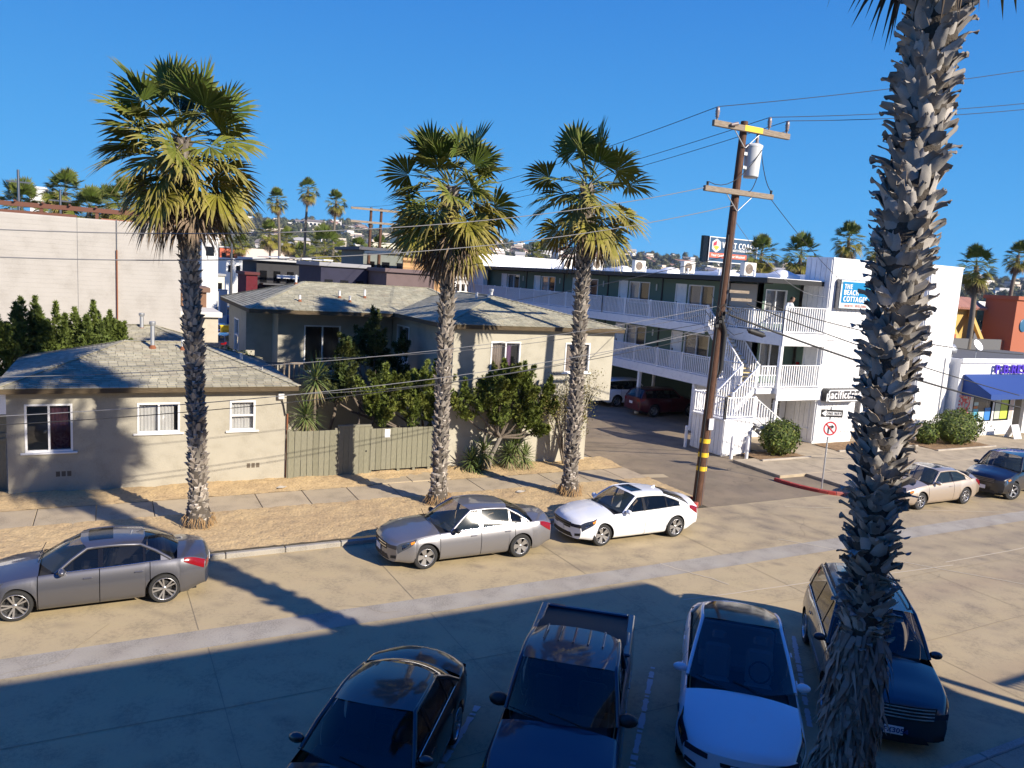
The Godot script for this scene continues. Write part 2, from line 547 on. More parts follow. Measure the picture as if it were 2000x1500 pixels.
func build_ground() -> void:
	fn.seed = 5
	fn.frequency = 1.0
	fn.noise_type = FastNoiseLite.TYPE_SIMPLEX_SMOOTH
	fn.fractal_octaves = 3
	# the plain that carries the town, out to the hills
	var b := MB.new()
	b.col = Color(0.26, 0.23, 0.18)
	var far := 3200.0
	for q in [[-far, -14.0, -far, far], [62.0, far, -far, far], [-14.0, 62.0, -far, -70.0], [-14.0, 62.0, 4.0, far]]:
		b.quad(Vector3(q[0], -0.02, q[2]), Vector3(q[1], -0.02, q[2]), Vector3(q[1], -0.02, q[3]), Vector3(q[0], -0.02, q[3]))
	b.quad(Vector3(-14, -0.02, -70), Vector3(62, -0.02, -70), Vector3(62, -0.02, -26), Vector3(-14, -0.02, -26))
	setting(b, "ground", M.concrete)

	b = MB.new()
	sheet(b, -14, 62, -20.0, 4.0, 0.25, func(_x, _z): return 0.0, road_tint)
	var road := setting(b, "road", M.road)
	# the concrete channel down the middle
	b = MB.new()
	sheet(b, -14, 62, -16.1, -15.3, 0.27, func(_x, _z): return 0.005, func(x, z):
		return Color(0.40, 0.365, 0.30).lerp(Color(0.33, 0.29, 0.23), clampf(0.4 + 0.9 * blot(x, z, 0.7, 3.0), 0, 1)))
	put(b, "gutter_channel", M.concrete, road)
	# joints and cracks
	b = MB.new()
	b.col = Color(0.27, 0.22, 0.145)
	for x in [-8.0, -3.2, 1.4, 6.1, 10.9, 15.6, 20.4]:
		strip(b, [Vector2(x, -19.98), Vector2(x + 0.1, -16.12)], 0.014, 0.006)
		strip(b, [Vector2(x + 0.2, -15.28), Vector2(x + 0.4, -2)], 0.012, 0.006)
	for z in [-13.0, -10.2, -6.8]:
		var pts := []
		for i in 40: pts.append(Vector2(-14 + i * 1.95, z + 0.03 * sin(i * 1.7)))
		strip(b, pts, 0.016, 0.0065)
	rng.seed = 77
	for k in 12:
		var p := Vector2(rng.randf_range(-6, 40), rng.randf_range(-19.5, -7.0))
		var a := rng.randf() * TAU
		var pts := [p]
		for i in rng.randi_range(5, 11):
			a += rng.randf_range(-0.7, 0.7)
			p += Vector2(cos(a), sin(a)) * rng.randf_range(0.2, 0.5)
			pts.append(p)
		strip(b, pts, 0.008, 0.0075)
	b.col = Color(0.5, 0.43, 0.31)
	for l in [[Vector2(13.4, -16.1), Vector2(14.3, -14.3)], [Vector2(12.4, -13.95), Vector2(22, -13.2)], [Vector2(18.5, -16.6), Vector2(26, -7.2)], [Vector2(21.5, -19.2), Vector2(40, -12.5)], [Vector2(22, -13.4), Vector2(60, -13.9)]]:
		var pts := []
		for i in 13: pts.append(l[0].lerp(l[1], i / 12.0) + Vector2(rng.randf_range(-0.04, 0.04), rng.randf_range(-0.04, 0.04)))
		strip(b, pts, 0.045, 0.0085)
	put(b, "joint", M.matte, road)
	# painted bay lines and the lane arrow
	b = MB.new()
	b.col = Color(0.5, 0.5, 0.48)
	for o in [Vector2(0, 0), Vector2(-3.9, 0.0), Vector2(3.95, 0.0)]:
		var p0: Vector2 = Vector2(7.05, -8.7) + o
		var p1: Vector2 = Vector2(9.62, -11.46) + o
		for i in 60:
			if rng.randf() < 0.86:
				strip(b, [p0.lerp(p1, i / 60.0), p0.lerp(p1, (i + 1.0) / 60.0)], 0.1 + rng.randf_range(-0.03, 0.02), 0.0095)
	b.col = Color(0.46, 0.42, 0.36)
	strip(b, [Vector2(30.6, -14.75), Vector2(34.5, -14.9)], 0.13, 0.0095)
	b.tri(Vector3(29.3, 0.0095, -14.7), Vector3(30.7, 0.0095, -15.05), Vector3(30.7, 0.0095, -14.4))
	put(b, "road_marking", M.matte, road)

	# kerbs
	var kerb := thing("kerb", "", "")
	kerb.set_meta("kind", "structure")
	b = wb(kerb, Color(0.36, 0.33, 0.28))
	for i in 21:
		var x0 := -14.0 + i * 1.5
		if x0 + 1.48 < 17.7:
			b.slab(x0, x0 + 1.485, -0.1, CURB, -20.16, -20.0, 0.02)
	for i in 24:
		b.slab(25.6 + i * 1.5, 27.085 + i * 1.5, -0.1, CURB, -19.66, -19.5, 0.02)
	put(b, "kerb_stone", M.concrete, kerb)
	b = wb(kerb)
	# red-painted kerb returns either side of the alley mouth
	var arc := []
	for i in 9:
		var a := PI * 0.5 * i / 8.0
		arc.append(Vector2(17.66 + 1.0 * sin(a), -21.08 + 1.0 * cos(a)))
	var arc2 := []
	for i in 11:
		var a := PI * 0.5 * i / 10.0
		arc2.append(Vector2(25.6 - 1.5 * sin(a), -22.2 + 2.62 * cos(a) + 0.0))
	for path in [arc, arc2]:
		for i in path.size() - 1:
			var a: Vector2 = path[i]
			var d: Vector2 = path[i + 1]
			var m := (a + d) * 0.5
			var w := blot(m.x, m.y, 3.0)
			b.col = Color(0.36, 0.045, 0.035).lerp(Color(0.42, 0.2, 0.15), clampf(w, 0, 0.6))
			var t := Basis.looking_at(Vector3(d.x - a.x, 0, d.y - a.y), Vector3.UP)
			b.box(Vector3(m.x, 0.022, m.y), Vector3(0.17, 0.22, a.distance_to(d) + 0.01), t, 0.02)
	put(b, "red_kerb", M.red_curb, kerb)

	# sand verge, slabs of pavement, sand drift under the walls
	b = MB.new()
	sheet(b, -14, 17.75, -20.75, -20.155, 0.12, berm, sand_tint)
	sheet(b, -14, 18.6, -23.5, -20.75, 0.12, berm, sand_tint)
	setting(b, "sand_verge", M.sand)
	b = MB.new()
	sheet(b, -14, 18.5, -26.75, -25.05, 0.12, func(x, z): return berm(x, z) - (0.06 if x > 8.0 and x < 10.8 and z > -26.3 else 0.0), sand_tint)
	setting(b, "sand_drift", M.sand)
	var walk := thing("sidewalk", "", "")
	walk.set_meta("kind", "structure")
	for i in 21:
		var x0 := -14.0 + i * 1.5
		var k := 0.92 + 0.12 * rng.randf()
		b = wb(walk, Color(0.47 * k, 0.38 * k, 0.25 * k))
		b.slab(x0, x0 + 1.482, -0.05, CURB + 0.03, -25.15, -23.35, 0.012)
		put(b, "paving_slab", M.concrete, walk)
	b = wb(walk, Color(0.45, 0.36, 0.24))
	b.slab(17.5, 18.58, -0.05, CURB + 0.03, -25.15, -23.35, 0.012)
	put(b, "paving_slab", M.concrete, walk)
	# front step of pavement before the gate
	b = wb(walk, Color(0.46, 0.37, 0.24))
	b.slab(7.9, 9.4, -0.05, CURB + 0.055, -26.6, -25.17, 0.012)
	b.slab(9.42, 10.9, -0.05, CURB + 0.055, -26.6, -25.17, 0.012)
	put(b, "paving_slab", M.concrete, walk)

	# the alley beside the motel
	b = MB.new()
	sheet(b, 18.6, 34.0, -70, -20.0, 0.4, func(_x, _z): return 0.004, func(x, z):
		var c := Color(0.27, 0.21, 0.135).lerp(Color(0.185, 0.145, 0.095), clampf(0.45 + 0.9 * blot(x, z, 0.5, 6.0), 0, 1))
		var t := absf(x - 21.8 - 0.2 * sin(z * 0.6))
		if t < 1.2 and z > -34: c = c.lerp(Color(0.15, 0.125, 0.1), 0.35 * (1.0 - t / 1.2) * clampf(0.6 + blot(x, z, 2.5, 6.0), 0, 1))
		return c)
	var alley := setting(b, "alley", M.road)
	b = wb(alley, Color(0.10, 0.085, 0.065))
	for k in 9:
		var p := Vector2(rng.randf_range(19, 24), rng.randf_range(-32, -21))
		var pts := [p]
		for i in 9:
			p += Vector2(rng.randf_range(-0.15, 0.5), rng.randf_range(-0.35, 0.35))
			pts.append(p)
		strip(b, pts, 0.016, 0.011)
	b.col = Color(0.45, 0.36, 0.22)
	strip(b, [Vector2(18.7, -24.2), Vector2(19.9, -24.0)], 0.5, 0.010)
	put(b, "joint", M.matte, alley)

	# broad pavement in front of the motel and the shops
	var walk2 := thing("sidewalk", "", "")
	walk2.set_meta("kind", "structure")
	for i in 12:
		for j in 2:
			var x0 := 24.6 + i * 3.1
			var k := 0.93 + 0.1 * rng.randf()
			b = wb(walk2, Color(0.44 * k, 0.36 * k, 0.245 * k))
			if j == 1: b.slab(x0 + (1.5 if i == 0 else 0.0), x0 + 3.085, -0.05, CURB - 0.005, -22.4, -19.675, 0.012)
			else: b.slab(x0, x0 + 3.085, -0.05, CURB - 0.005, -26.0 if i > 0 else -25.2, -22.415, 0.012)
			put(b, "paving_slab", M.concrete, walk2)
	b = wb(walk2, Color(0.40, 0.325, 0.22))
	b.slab(27.2, 62, -0.05, CURB - 0.02, -31.0, -26.02, 0.0)
	put(b, "forecourt", M.concrete, walk2)
	for q in [[25.9, 28.8, -26.1, -24.7], [31.6, 37.4, -26.9, -25.3], [37.6, 42.4, -26.6, -24.2]]:
		b = wb(walk2)
		sheet(b, q[0], q[1], q[2], q[3], 0.14, func(x, z): return CURB + 0.02 + 0.03 * blot(x, z, 3.0), func(x, z): return Color(1.0, 0.9, 0.75) * (0.9 + 0.3 * blot(x, z, 2.0)))
		put(b, "planting_bed", M.mulch, walk2)
		b = wb(walk2, Color(0.42, 0.37, 0.3))
		b.slab(q[0] - 0.1, q[1] + 0.1, 0.0, CURB + 0.07, q[3], q[3] + 0.11, 0.02)
		put(b, "bed_edge", M.concrete, walk2)

	# pavement on the near side, its kerb painted red towards the corner
	var walk3 := thing("sidewalk", "", "")
	walk3.set_meta("kind", "structure")
	for i in 32:
		var x0 := -14.0 + i * 1.5
		var k := 0.85 + 0.15 * rng.randf()
		b = wb(walk3, Color(0.40 * k, 0.33 * k, 0.23 * k))
		b.slab(x0, x0 + 1.484, -0.05, CURB, -6.72, -0.2, 0.012)
		put(b, "paving_slab", M.concrete, walk3)
		b = wb(walk3, Color(0.36, 0.33, 0.28) if x0 < 14.5 else Color(0.36, 0.06, 0.045))
		b.slab(x0, x0 + 1.488, -0.05, CURB + 0.004, -6.9, -6.735, 0.02)
		put(b, "kerb_stone", M.concrete, walk3)

	# hills far behind the town
	b = MB.new()
	var rows := []
	var cols := []
	for i in 15:
		var line := PackedVector3Array()
		var cl := PackedColorArray()
		for j in 161:
			var az := deg_to_rad(-14.0 + j * 0.6)
			var dist := 900.0 + i * 75.0
			line.append(hill_at(az, dist))
			var k := blot(az * 60.0, dist * 0.02, 1.0, 3.0)
			cl.append(Color(0.085, 0.085, 0.06).lerp(Color(0.19, 0.165, 0.115), clampf(0.45 + k, 0, 1)))
		rows.append(line)
		cols.append(cl)
	b.grid(rows, false, null, cols)
	setting(b, "hills", M.hill)

func hill_at(az: float, dist: float) -> Vector3:
	var d := rad_to_deg(az)
	# skyline height in degrees of elevation, left to right
	var e := 2.45 + 0.35 * sin(d * 0.11 + 0.4) if d < 24.0 else lerpf(2.35, 1.45, clampf((d - 24.0) / 38.0, 0, 1))
	if d < 5.0: e -= (5.0 - d) * 0.12
	var top := 1800.0 * tan(deg_to_rad(maxf(e, 0.6))) + 7.6
	var t := clampf((dist - 900.0) / 900.0, 0, 1)
	var y := top * (0.10 + 0.9 * pow(t, 1.15)) * (1.0 + 0.13 * blot(d * 0.25, dist * 0.004, 1.0, 4.0) * t) + 2.0 * blot(d, dist * 0.02, 1.0, 6.0)
	if dist > 1850.0: y -= (dist - 1850.0) * 0.12
	if t <= 0.0: y = -1.0
	return Vector3(sin(az) * dist, y, -cos(az) * dist)

# ---------------------------------------------------------------- parts of buildings
func face_z(z: float) -> Transform3D:      # a wall that looks towards +z; u runs along +x
	return Transform3D(Basis.IDENTITY, Vector3(0, 0, z))
func face_mx(x: float) -> Transform3D:     # a wall that looks towards -x; u runs along +z
	return Transform3D(Basis(Vector3(0, 0, 1), Vector3.UP, Vector3(-1, 0, 0)), Vector3(x, 0, 0))

func tb(parent: Node3D, t: Transform3D, col := Color.WHITE) -> MB:
	var b := wb(parent, col)
	b.xf = b.xf * t
	return b

func panel(parent: Node3D, called: String, m: Material, col: Color, t: Transform3D, u0: float, u1: float, y0: float, y1: float, w0: float, w1: float, ch := 0.0) -> MeshInstance3D:
	var b := tb(parent, t, col)
	b.slab(u0, u1, y0, y1, w0, w1, ch)
	return put(b, called, m, parent)

func wall(parent: Node3D, called: String, m: Material, col: Color, t: Transform3D, u0: float, u1: float, y0: float, y1: float, thick: float, holes: Array = []) -> MeshInstance3D:
	var b := tb(parent, t, col)
	var us := [u0, u1]
	for h in holes:
		us.append(h[0]); us.append(h[1])
	us.sort()
	for i in us.size() - 1:
		if us[i + 1] - us[i] < 0.001: continue
		var um: float = (us[i] + us[i + 1]) / 2
		var cuts := []
		for h in holes:
			if um > h[0] and um < h[1]: cuts.append([h[2], h[3]])
		cuts.sort_custom(func(p, q): return p[0] < q[0])
		var y := y0
		for c in cuts:
			if c[0] - y > 0.001: b.slab(us[i], us[i + 1], y, c[0], -thick, 0)
			y = c[1]
		if y1 - y > 0.001: b.slab(us[i], us[i + 1], y, y1, -thick, 0)
	return put(b, called, m, parent)

# style: "slider" two panes side by side, "hung" two panes one above the other, "fixed" one pane
func window(parent: Node3D, t: Transform3D, u0: float, u1: float, y0: float, y1: float, style := "slider", curtain := "", frame_mat: Material = null, sill := true, grid_n := Vector2i.ZERO) -> Node3D:
	var fm: Material = frame_mat if frame_mat else M.white_trim
	var w := node("window", parent)
	var b := tb(w, t)
	var f := 0.06
	b.slab(u0, u0 + f, y0, y1, -0.11, 0.022, 0.006)
	b.slab(u1 - f, u1, y0, y1, -0.11, 0.022, 0.006)
	b.slab(u0 + f, u1 - f, y1 - f, y1, -0.11, 0.02, 0.006)
	b.slab(u0 + f, u1 - f, y0, y0 + f, -0.11, 0.02, 0.006)
	var um := (u0 + u1) / 2
	var ym := (y0 + y1) / 2
	var panes := []
	if style == "slider":
		b.slab(um - 0.028, um + 0.028, y0 + f, y1 - f, -0.09, 0.01, 0.005)
		panes = [[u0 + f, um - 0.028, y0 + f, y1 - f, -0.05], [um + 0.028, u1 - f, y0 + f, y1 - f, -0.075]]
	elif style == "hung":
		b.slab(u0 + f, u1 - f, ym - 0.028, ym + 0.028, -0.09, 0.01, 0.005)
		panes = [[u0 + f, u1 - f, y0 + f, ym - 0.028, -0.05], [u0 + f, u1 - f, ym + 0.028, y1 - f, -0.075]]
	else:
		panes = [[u0 + f, u1 - f, y0 + f, y1 - f, -0.05]]
	put(b, "frame", fm, w)
	for p in panes:
		b = tb(w, t)
		b.slab(p[0], p[1], p[2], p[3], p[4] - 0.004, p[4])
		put(b, "pane", M.window, w)
	if grid_n != Vector2i.ZERO:
		b = tb(w, t)
		for i in range(1, grid_n.x): b.slab(lerpf(u0 + f, u1 - f, float(i) / grid_n.x) - 0.013, lerpf(u0 + f, u1 - f, float(i) / grid_n.x) + 0.013, y0 + f, y1 - f, -0.045, -0.02)
		for i in range(1, grid_n.y): b.slab(u0 + f, u1 - f, lerpf(y0 + f, y1 - f, float(i) / grid_n.y) - 0.013, lerpf(y0 + f, y1 - f, float(i) / grid_n.y) + 0.013, -0.044, -0.021)
		put(b, "glazing_bar", fm, w)
	if sill:
		panel(w, "sill", M.white_trim, Color.WHITE, t, u0 - 0.12, u1 + 0.12, y0 - 0.06, y0 - 0.002, -0.02, 0.07, 0.012)
	if curtain != "":
		var cm := {"white": Color(0.62, 0.62, 0.6), "grey": Color(0.35, 0.35, 0.35), "purple": Color(0.16, 0.07, 0.17), "maroon": Color(0.10, 0.03, 0.045), "blind": Color(0.30, 0.24, 0.2)}
		for side in curtain.split("|"):
			# "name:from:to" hangs a pleated curtain over that share of the width
			var q := side.split(":")
			var a := lerpf(u0 + f, u1 - f, float(q[1]))
			var z := lerpf(u0 + f, u1 - f, float(q[2]))
			b = tb(w, t, cm[q[0]])
			var rows := [PackedVector3Array(), PackedVector3Array()]
			var steps := maxi(6, int((z - a) / 0.03))
			for i in steps + 1:
				var u := lerpf(a, z, float(i) / steps)
				var d := -0.15 + 0.022 * sin(u * 62.0) + 0.01 * sin(u * 23.0)
				rows[0].append(Vector3(u, y1 - 0.02, d))
				rows[1].append(Vector3(u + 0.006, y0 + 0.03, d * 1.02))
			b.grid(rows)
			put(b, "curtain", M.matte, w)
	room(w, t, u0, u1, y0, y1, 2.6)
	return w

# a plastered room behind an opening: floor, ceiling, back and side walls
func room(parent: Node3D, t: Transform3D, u0: float, u1: float, y0: float, y1: float, deep: float) -> void:
	var b := tb(parent, t)
	var a := u0 - 0.35
	var d := u1 + 0.35
	var lo := maxf(y0 - 0.75, y0 - 0.75 if y0 > 3.8 else 0.3)
	var hi := y1 + 0.2
	b.slab(a, d, lo, hi, -deep - 0.05, -deep)
	b.slab(a - 0.05, a, lo, hi, -deep, -0.21)
	b.slab(d, d + 0.05, lo, hi, -deep, -0.21)
	b.slab(a, d, lo - 0.05, lo, -deep, -0.21)
	b.slab(a, d, hi, hi + 0.05, -deep, -0.21)
	put(b, "room", M.plaster, parent)

func door(parent: Node3D, t: Transform3D, u0: float, u1: float, y0: float, y1: float, m: Material, col := Color.WHITE) -> Node3D:
	var d := node("door", parent)
	var b := tb(d, t, col)
	b.slab(u0 + 0.06, u1 - 0.06, y0, y1 - 0.06, -0.09, -0.05)
	for k in [[0.12, 0.45], [0.55, 0.9]]:
		b.slab(u0 + 0.16, u1 - 0.16, lerpf(y0, y1, k[0]), lerpf(y0, y1, k[1]), -0.05, -0.038, 0.008)
	put(b, "leaf", m, d)
	b = tb(d, t)
	b.slab(u0, u0 + 0.06, y0, y1, -0.11, 0.02); b.slab(u1 - 0.06, u1, y0, y1, -0.11, 0.02); b.slab(u0 + 0.06, u1 - 0.06, y1 - 0.06, y1, -0.11, 0.02)
	put(b, "frame", M.white_trim, d)
	b = tb(d, t)
	b.slab(u0 + 0.11, u0 + 0.15, y0 + 0.95, y0 + 1.07, -0.05, 0.0)
	put(b, "handle", M.black_trim, d)
	return d

# one roof plane covered in courses of shingles; A-B is the eave, D-C the upper edge
func shingles(b: MB, A: Vector3, B: Vector3, C: Vector3, D: Vector3, base: Color, rise := 0.145, tab := 0.27) -> void:
	var e := (B - A).normalized()
	var nrm := (D - A).cross(B - A).normalized()
	if nrm.y < 0: nrm = -nrm
	var s := nrm.cross(e)
	if s.y < 0: s = -s
	var H := (D - A).dot(s)
	var ul := (D - A).dot(e)
	var ur := (C - A).dot(e)
	var L := (B - A).length()
	var rows := int(H / rise) + 1
	for r in rows:
		var v0 := r * rise
		var v1 := minf(v0 + rise, H)
		var k0 := v0 / H
		var k1 := minf((v0 + rise) / H, 1.0)
		var a0 := lerpf(0, ul, k0)
		var b0 := lerpf(L, ur, k0)
		var a1 := lerpf(0, ul, k1)
		var b1 := lerpf(L, ur, k1)
		var u := a0 - rng.randf() * tab
		while u < b0:
			var u0 := maxf(u, a0)
			var u1 := minf(u + tab - 0.012, b0)
			u += tab
			if u1 - u0 < 0.02: continue
			var t0 := clampf(u0, a1, b1)
			var t1 := clampf(u1, a1, b1)
			var w := blot(A.x + u0 * e.x + v0 * s.x, A.z + u0 * e.z + v0 * s.z, 0.35, 11.0)
			var k := 0.74 + 0.42 * rng.randf() + 0.2 * w
			var c := base * k
			if rng.randf() < 0.12: c = c.lerp(Color(0.42, 0.36, 0.25), 0.4)
			b.col = c
			var lift := nrm * (0.016 + 0.008 * rng.randf())
			var p0 := A + e * u0 + s * (v0 - 0.01) + lift
			var p1 := A + e * u1 + s * (v0 - 0.01 + rng.randf_range(-0.006, 0.006)) + lift
			var p2 := A + e * t1 + s * v1 + nrm * 0.003
			var p3 := A + e * t0 + s * v1 + nrm * 0.003
			if (p2 - p0).cross(p3 - p0).dot(nrm) > 0: b.tri(p0, p3, p2)
			else: b.tri(p0, p2, p3)
			if (p1 - p0).cross(p2 - p0).dot(nrm) > 0: b.tri(p0, p2, p1)
			else: b.tri(p0, p1, p2)
			b.quad(p0, p1, p1 - lift, p0 - lift)

# hipped roof with its ridge from P to Q over the rectangle of eaves
func hip_roof(parent: Node3D, x0: float, x1: float, z0: float, z1: float, y: float, P: Vector3, Q: Vector3, base: Color, along_x := true) -> void:
	var f0 := Vector3(x0, y, z0)      # front is z0, the larger z
	var f1 := Vector3(x1, y, z0)
	var r0 := Vector3(x0, y, z1)
	var r1 := Vector3(x1, y, z1)
	var roof := node("roof", parent)
	var deck := wb(roof, base * 0.6)
	var b := wb(roof)
	var planes := [[f0, f1, Q, P], [r1, r0, P, Q], [r0, f0, P, P], [f1, r1, Q, Q]] if along_x else [[f0, f1, P, P], [r1, r0, Q, Q], [r0, f0, P, Q], [f1, r1, Q, P]]
	for p in planes:
		shingles(b, p[0], p[1], p[2], p[3], base)
		var dn := Vector3(0, -0.03, 0)
		if p[2] == p[3]: deck.tri(p[0] + dn, p[2] + dn, p[1] + dn)
		else: deck.quad(p[0] + dn, p[3] + dn, p[2] + dn, p[1] + dn)
	# soffit
	deck.quad(f0 + Vector3(0, -0.14, 0), f1 + Vector3(0, -0.14, 0), r1 + Vector3(0, -0.14, 0), r0 + Vector3(0, -0.14, 0))
	put(deck, "deck", M.matte, roof)
	var o := put(b, "shingle", M.shingle, roof)
	o.set_meta("kind", "stuff")
	# capping along hips and ridge
	b = wb(roof)
	var hips := [[f0, P], [f1, Q], [r0, P], [r1, Q], [P, Q]] if along_x else [[f0, P], [f1, P], [r0, Q], [r1, Q], [P, Q]]
	for h in hips:
		var a: Vector3 = h[0]
		var d: Vector3 = h[1]
		var n := int(a.distance_to(d) / 0.2)
		for i in n:
			b.col = base * (0.78 + 0.35 * rng.randf())
			var m := a.lerp(d, (i + 0.5) / n) + Vector3(0, 0.022, 0)
			b.box(m, Vector3(0.2, 0.02, 0.22), Basis.looking_at((d - a).normalized(), Vector3.UP) * Basis(Vector3.RIGHT, -0.06))
	put(b, "ridge_cap", M.shingle, roof)
	# fascia boards
	b = wb(roof, Color(0.36, 0.32, 0.23))
	b.slab(x0, x1, y - 0.16, y - 0.012, z0 - 0.03, z0 - 0.002)
	b.slab(x0, x0 + 0.028, y - 0.16, y - 0.012, z1, z0 - 0.031)
	b.slab(x1 - 0.028, x1, y - 0.16, y - 0.012, z1, z0 - 0.031)
	put(b, "fascia", M.old_wood, roof)

func vent_pipe(parent: Node3D, at: Vector3, h: float, r: float, m: Material, cap := true) -> void:
	var b := wb(parent)
	b.tube([at + Vector3(0, -0.2, 0), at + Vector3(0, h, 0)], [r], 10)
	if cap:
		b.tube([at + Vector3(0, h, 0), at + Vector3(0, h + 0.05, 0), at + Vector3(0, h + 0.14, 0)], [r * 1.1, r * 1.55, r * 1.5], 10)
	var o := put(b, "vent_pipe", m, parent)
	b = wb(parent)
	b.tube([at + Vector3(0, -0.12, 0), at + Vector3(0, 0.07, 0)], [r * 2.6, r * 1.05], 8)
	put(b, "flashing", M.rust, o)

# ---------------------------------------------------------------- the block that carries the viewpoint and throws the long shade
func build_viewer_block() -> void:
	var t := thing("apartment_block", "beige apartment block with flat roof throwing the long shade across the bays", "building", Vector3(0, 0, 6))
	var c := Color(0.45, 0.4, 0.32)
	bx(t, "roof", M.stucco, -50, 20.0, 8.7, 8.95, -0.1, 12)
	var rf := wb(t, Color(0.3, 0.3, 0.28))  # unseen pitched roof, added to cut the sky light on the bays
	for q in [[Vector3(-50, 8.96, -0.05), Vector3(19.95, 8.96, -0.05), Vector3(19.95, 12.2, 6), Vector3(-50, 12.2, 6)], [Vector3(19.95, 8.96, 12), Vector3(-50, 8.96, 12), Vector3(-50, 12.2, 6), Vector3(19.95, 12.2, 6)]]:
		rf.quad(q[0], q[3], q[2], q[1])
	put(rf, "added_pitched_roof", M.shingle, t)
	bx(t, "walkway", M.concrete, -30, 20.0, 5.85, 6.05, -0.15, 1.5)
	bx(t, "walkway", M.concrete, -30, 20.0, 2.9, 3.1, -0.15, 1.5)
	wall(t, "wall", M.stucco, c, face_z(1.6), -50, 20.0, 0, 8.7, 0.2)
	bx(t, "wall", M.stucco, 19.8, 20.0, 0, 8.7, 1.6, 12)
	bx(t, "wall", M.stucco, -50, -49.8, 0, 8.7, 1.6, 12)
	bx(t, "wall", M.stucco, -50, 20.0, 0, 8.7, 11.8, 12)
	for x in [-28.0, -22.0, -16.0, -10.0, -4.0, 4.0, 12.0, 19.7]:
		bx(t, "post", M.white_paint, x - 0.08, x + 0.08, 0, 8.7, -0.1, 0.06)
	var w := thing("stair_wing", "low stair wing at the end of the apartment block", "building", Vector3(24, 0, 1))
	bx(w, "landing", M.concrete, 20.05, 27, 3.6, 3.8, -0.6, 4)
	bx(w, "rail", M.white_paint, 20.05, 27, 4.55, 4.65, -0.6, -0.52)
	for i in 46:
		bx(w, "baluster", M.white_paint, 20.1 + i * 0.15, 20.14 + i * 0.15, 3.8, 4.55, -0.58, -0.54)
	bx(w, "wall", M.stucco, 20.05, 27, 0, 3.6, 3.8, 4)

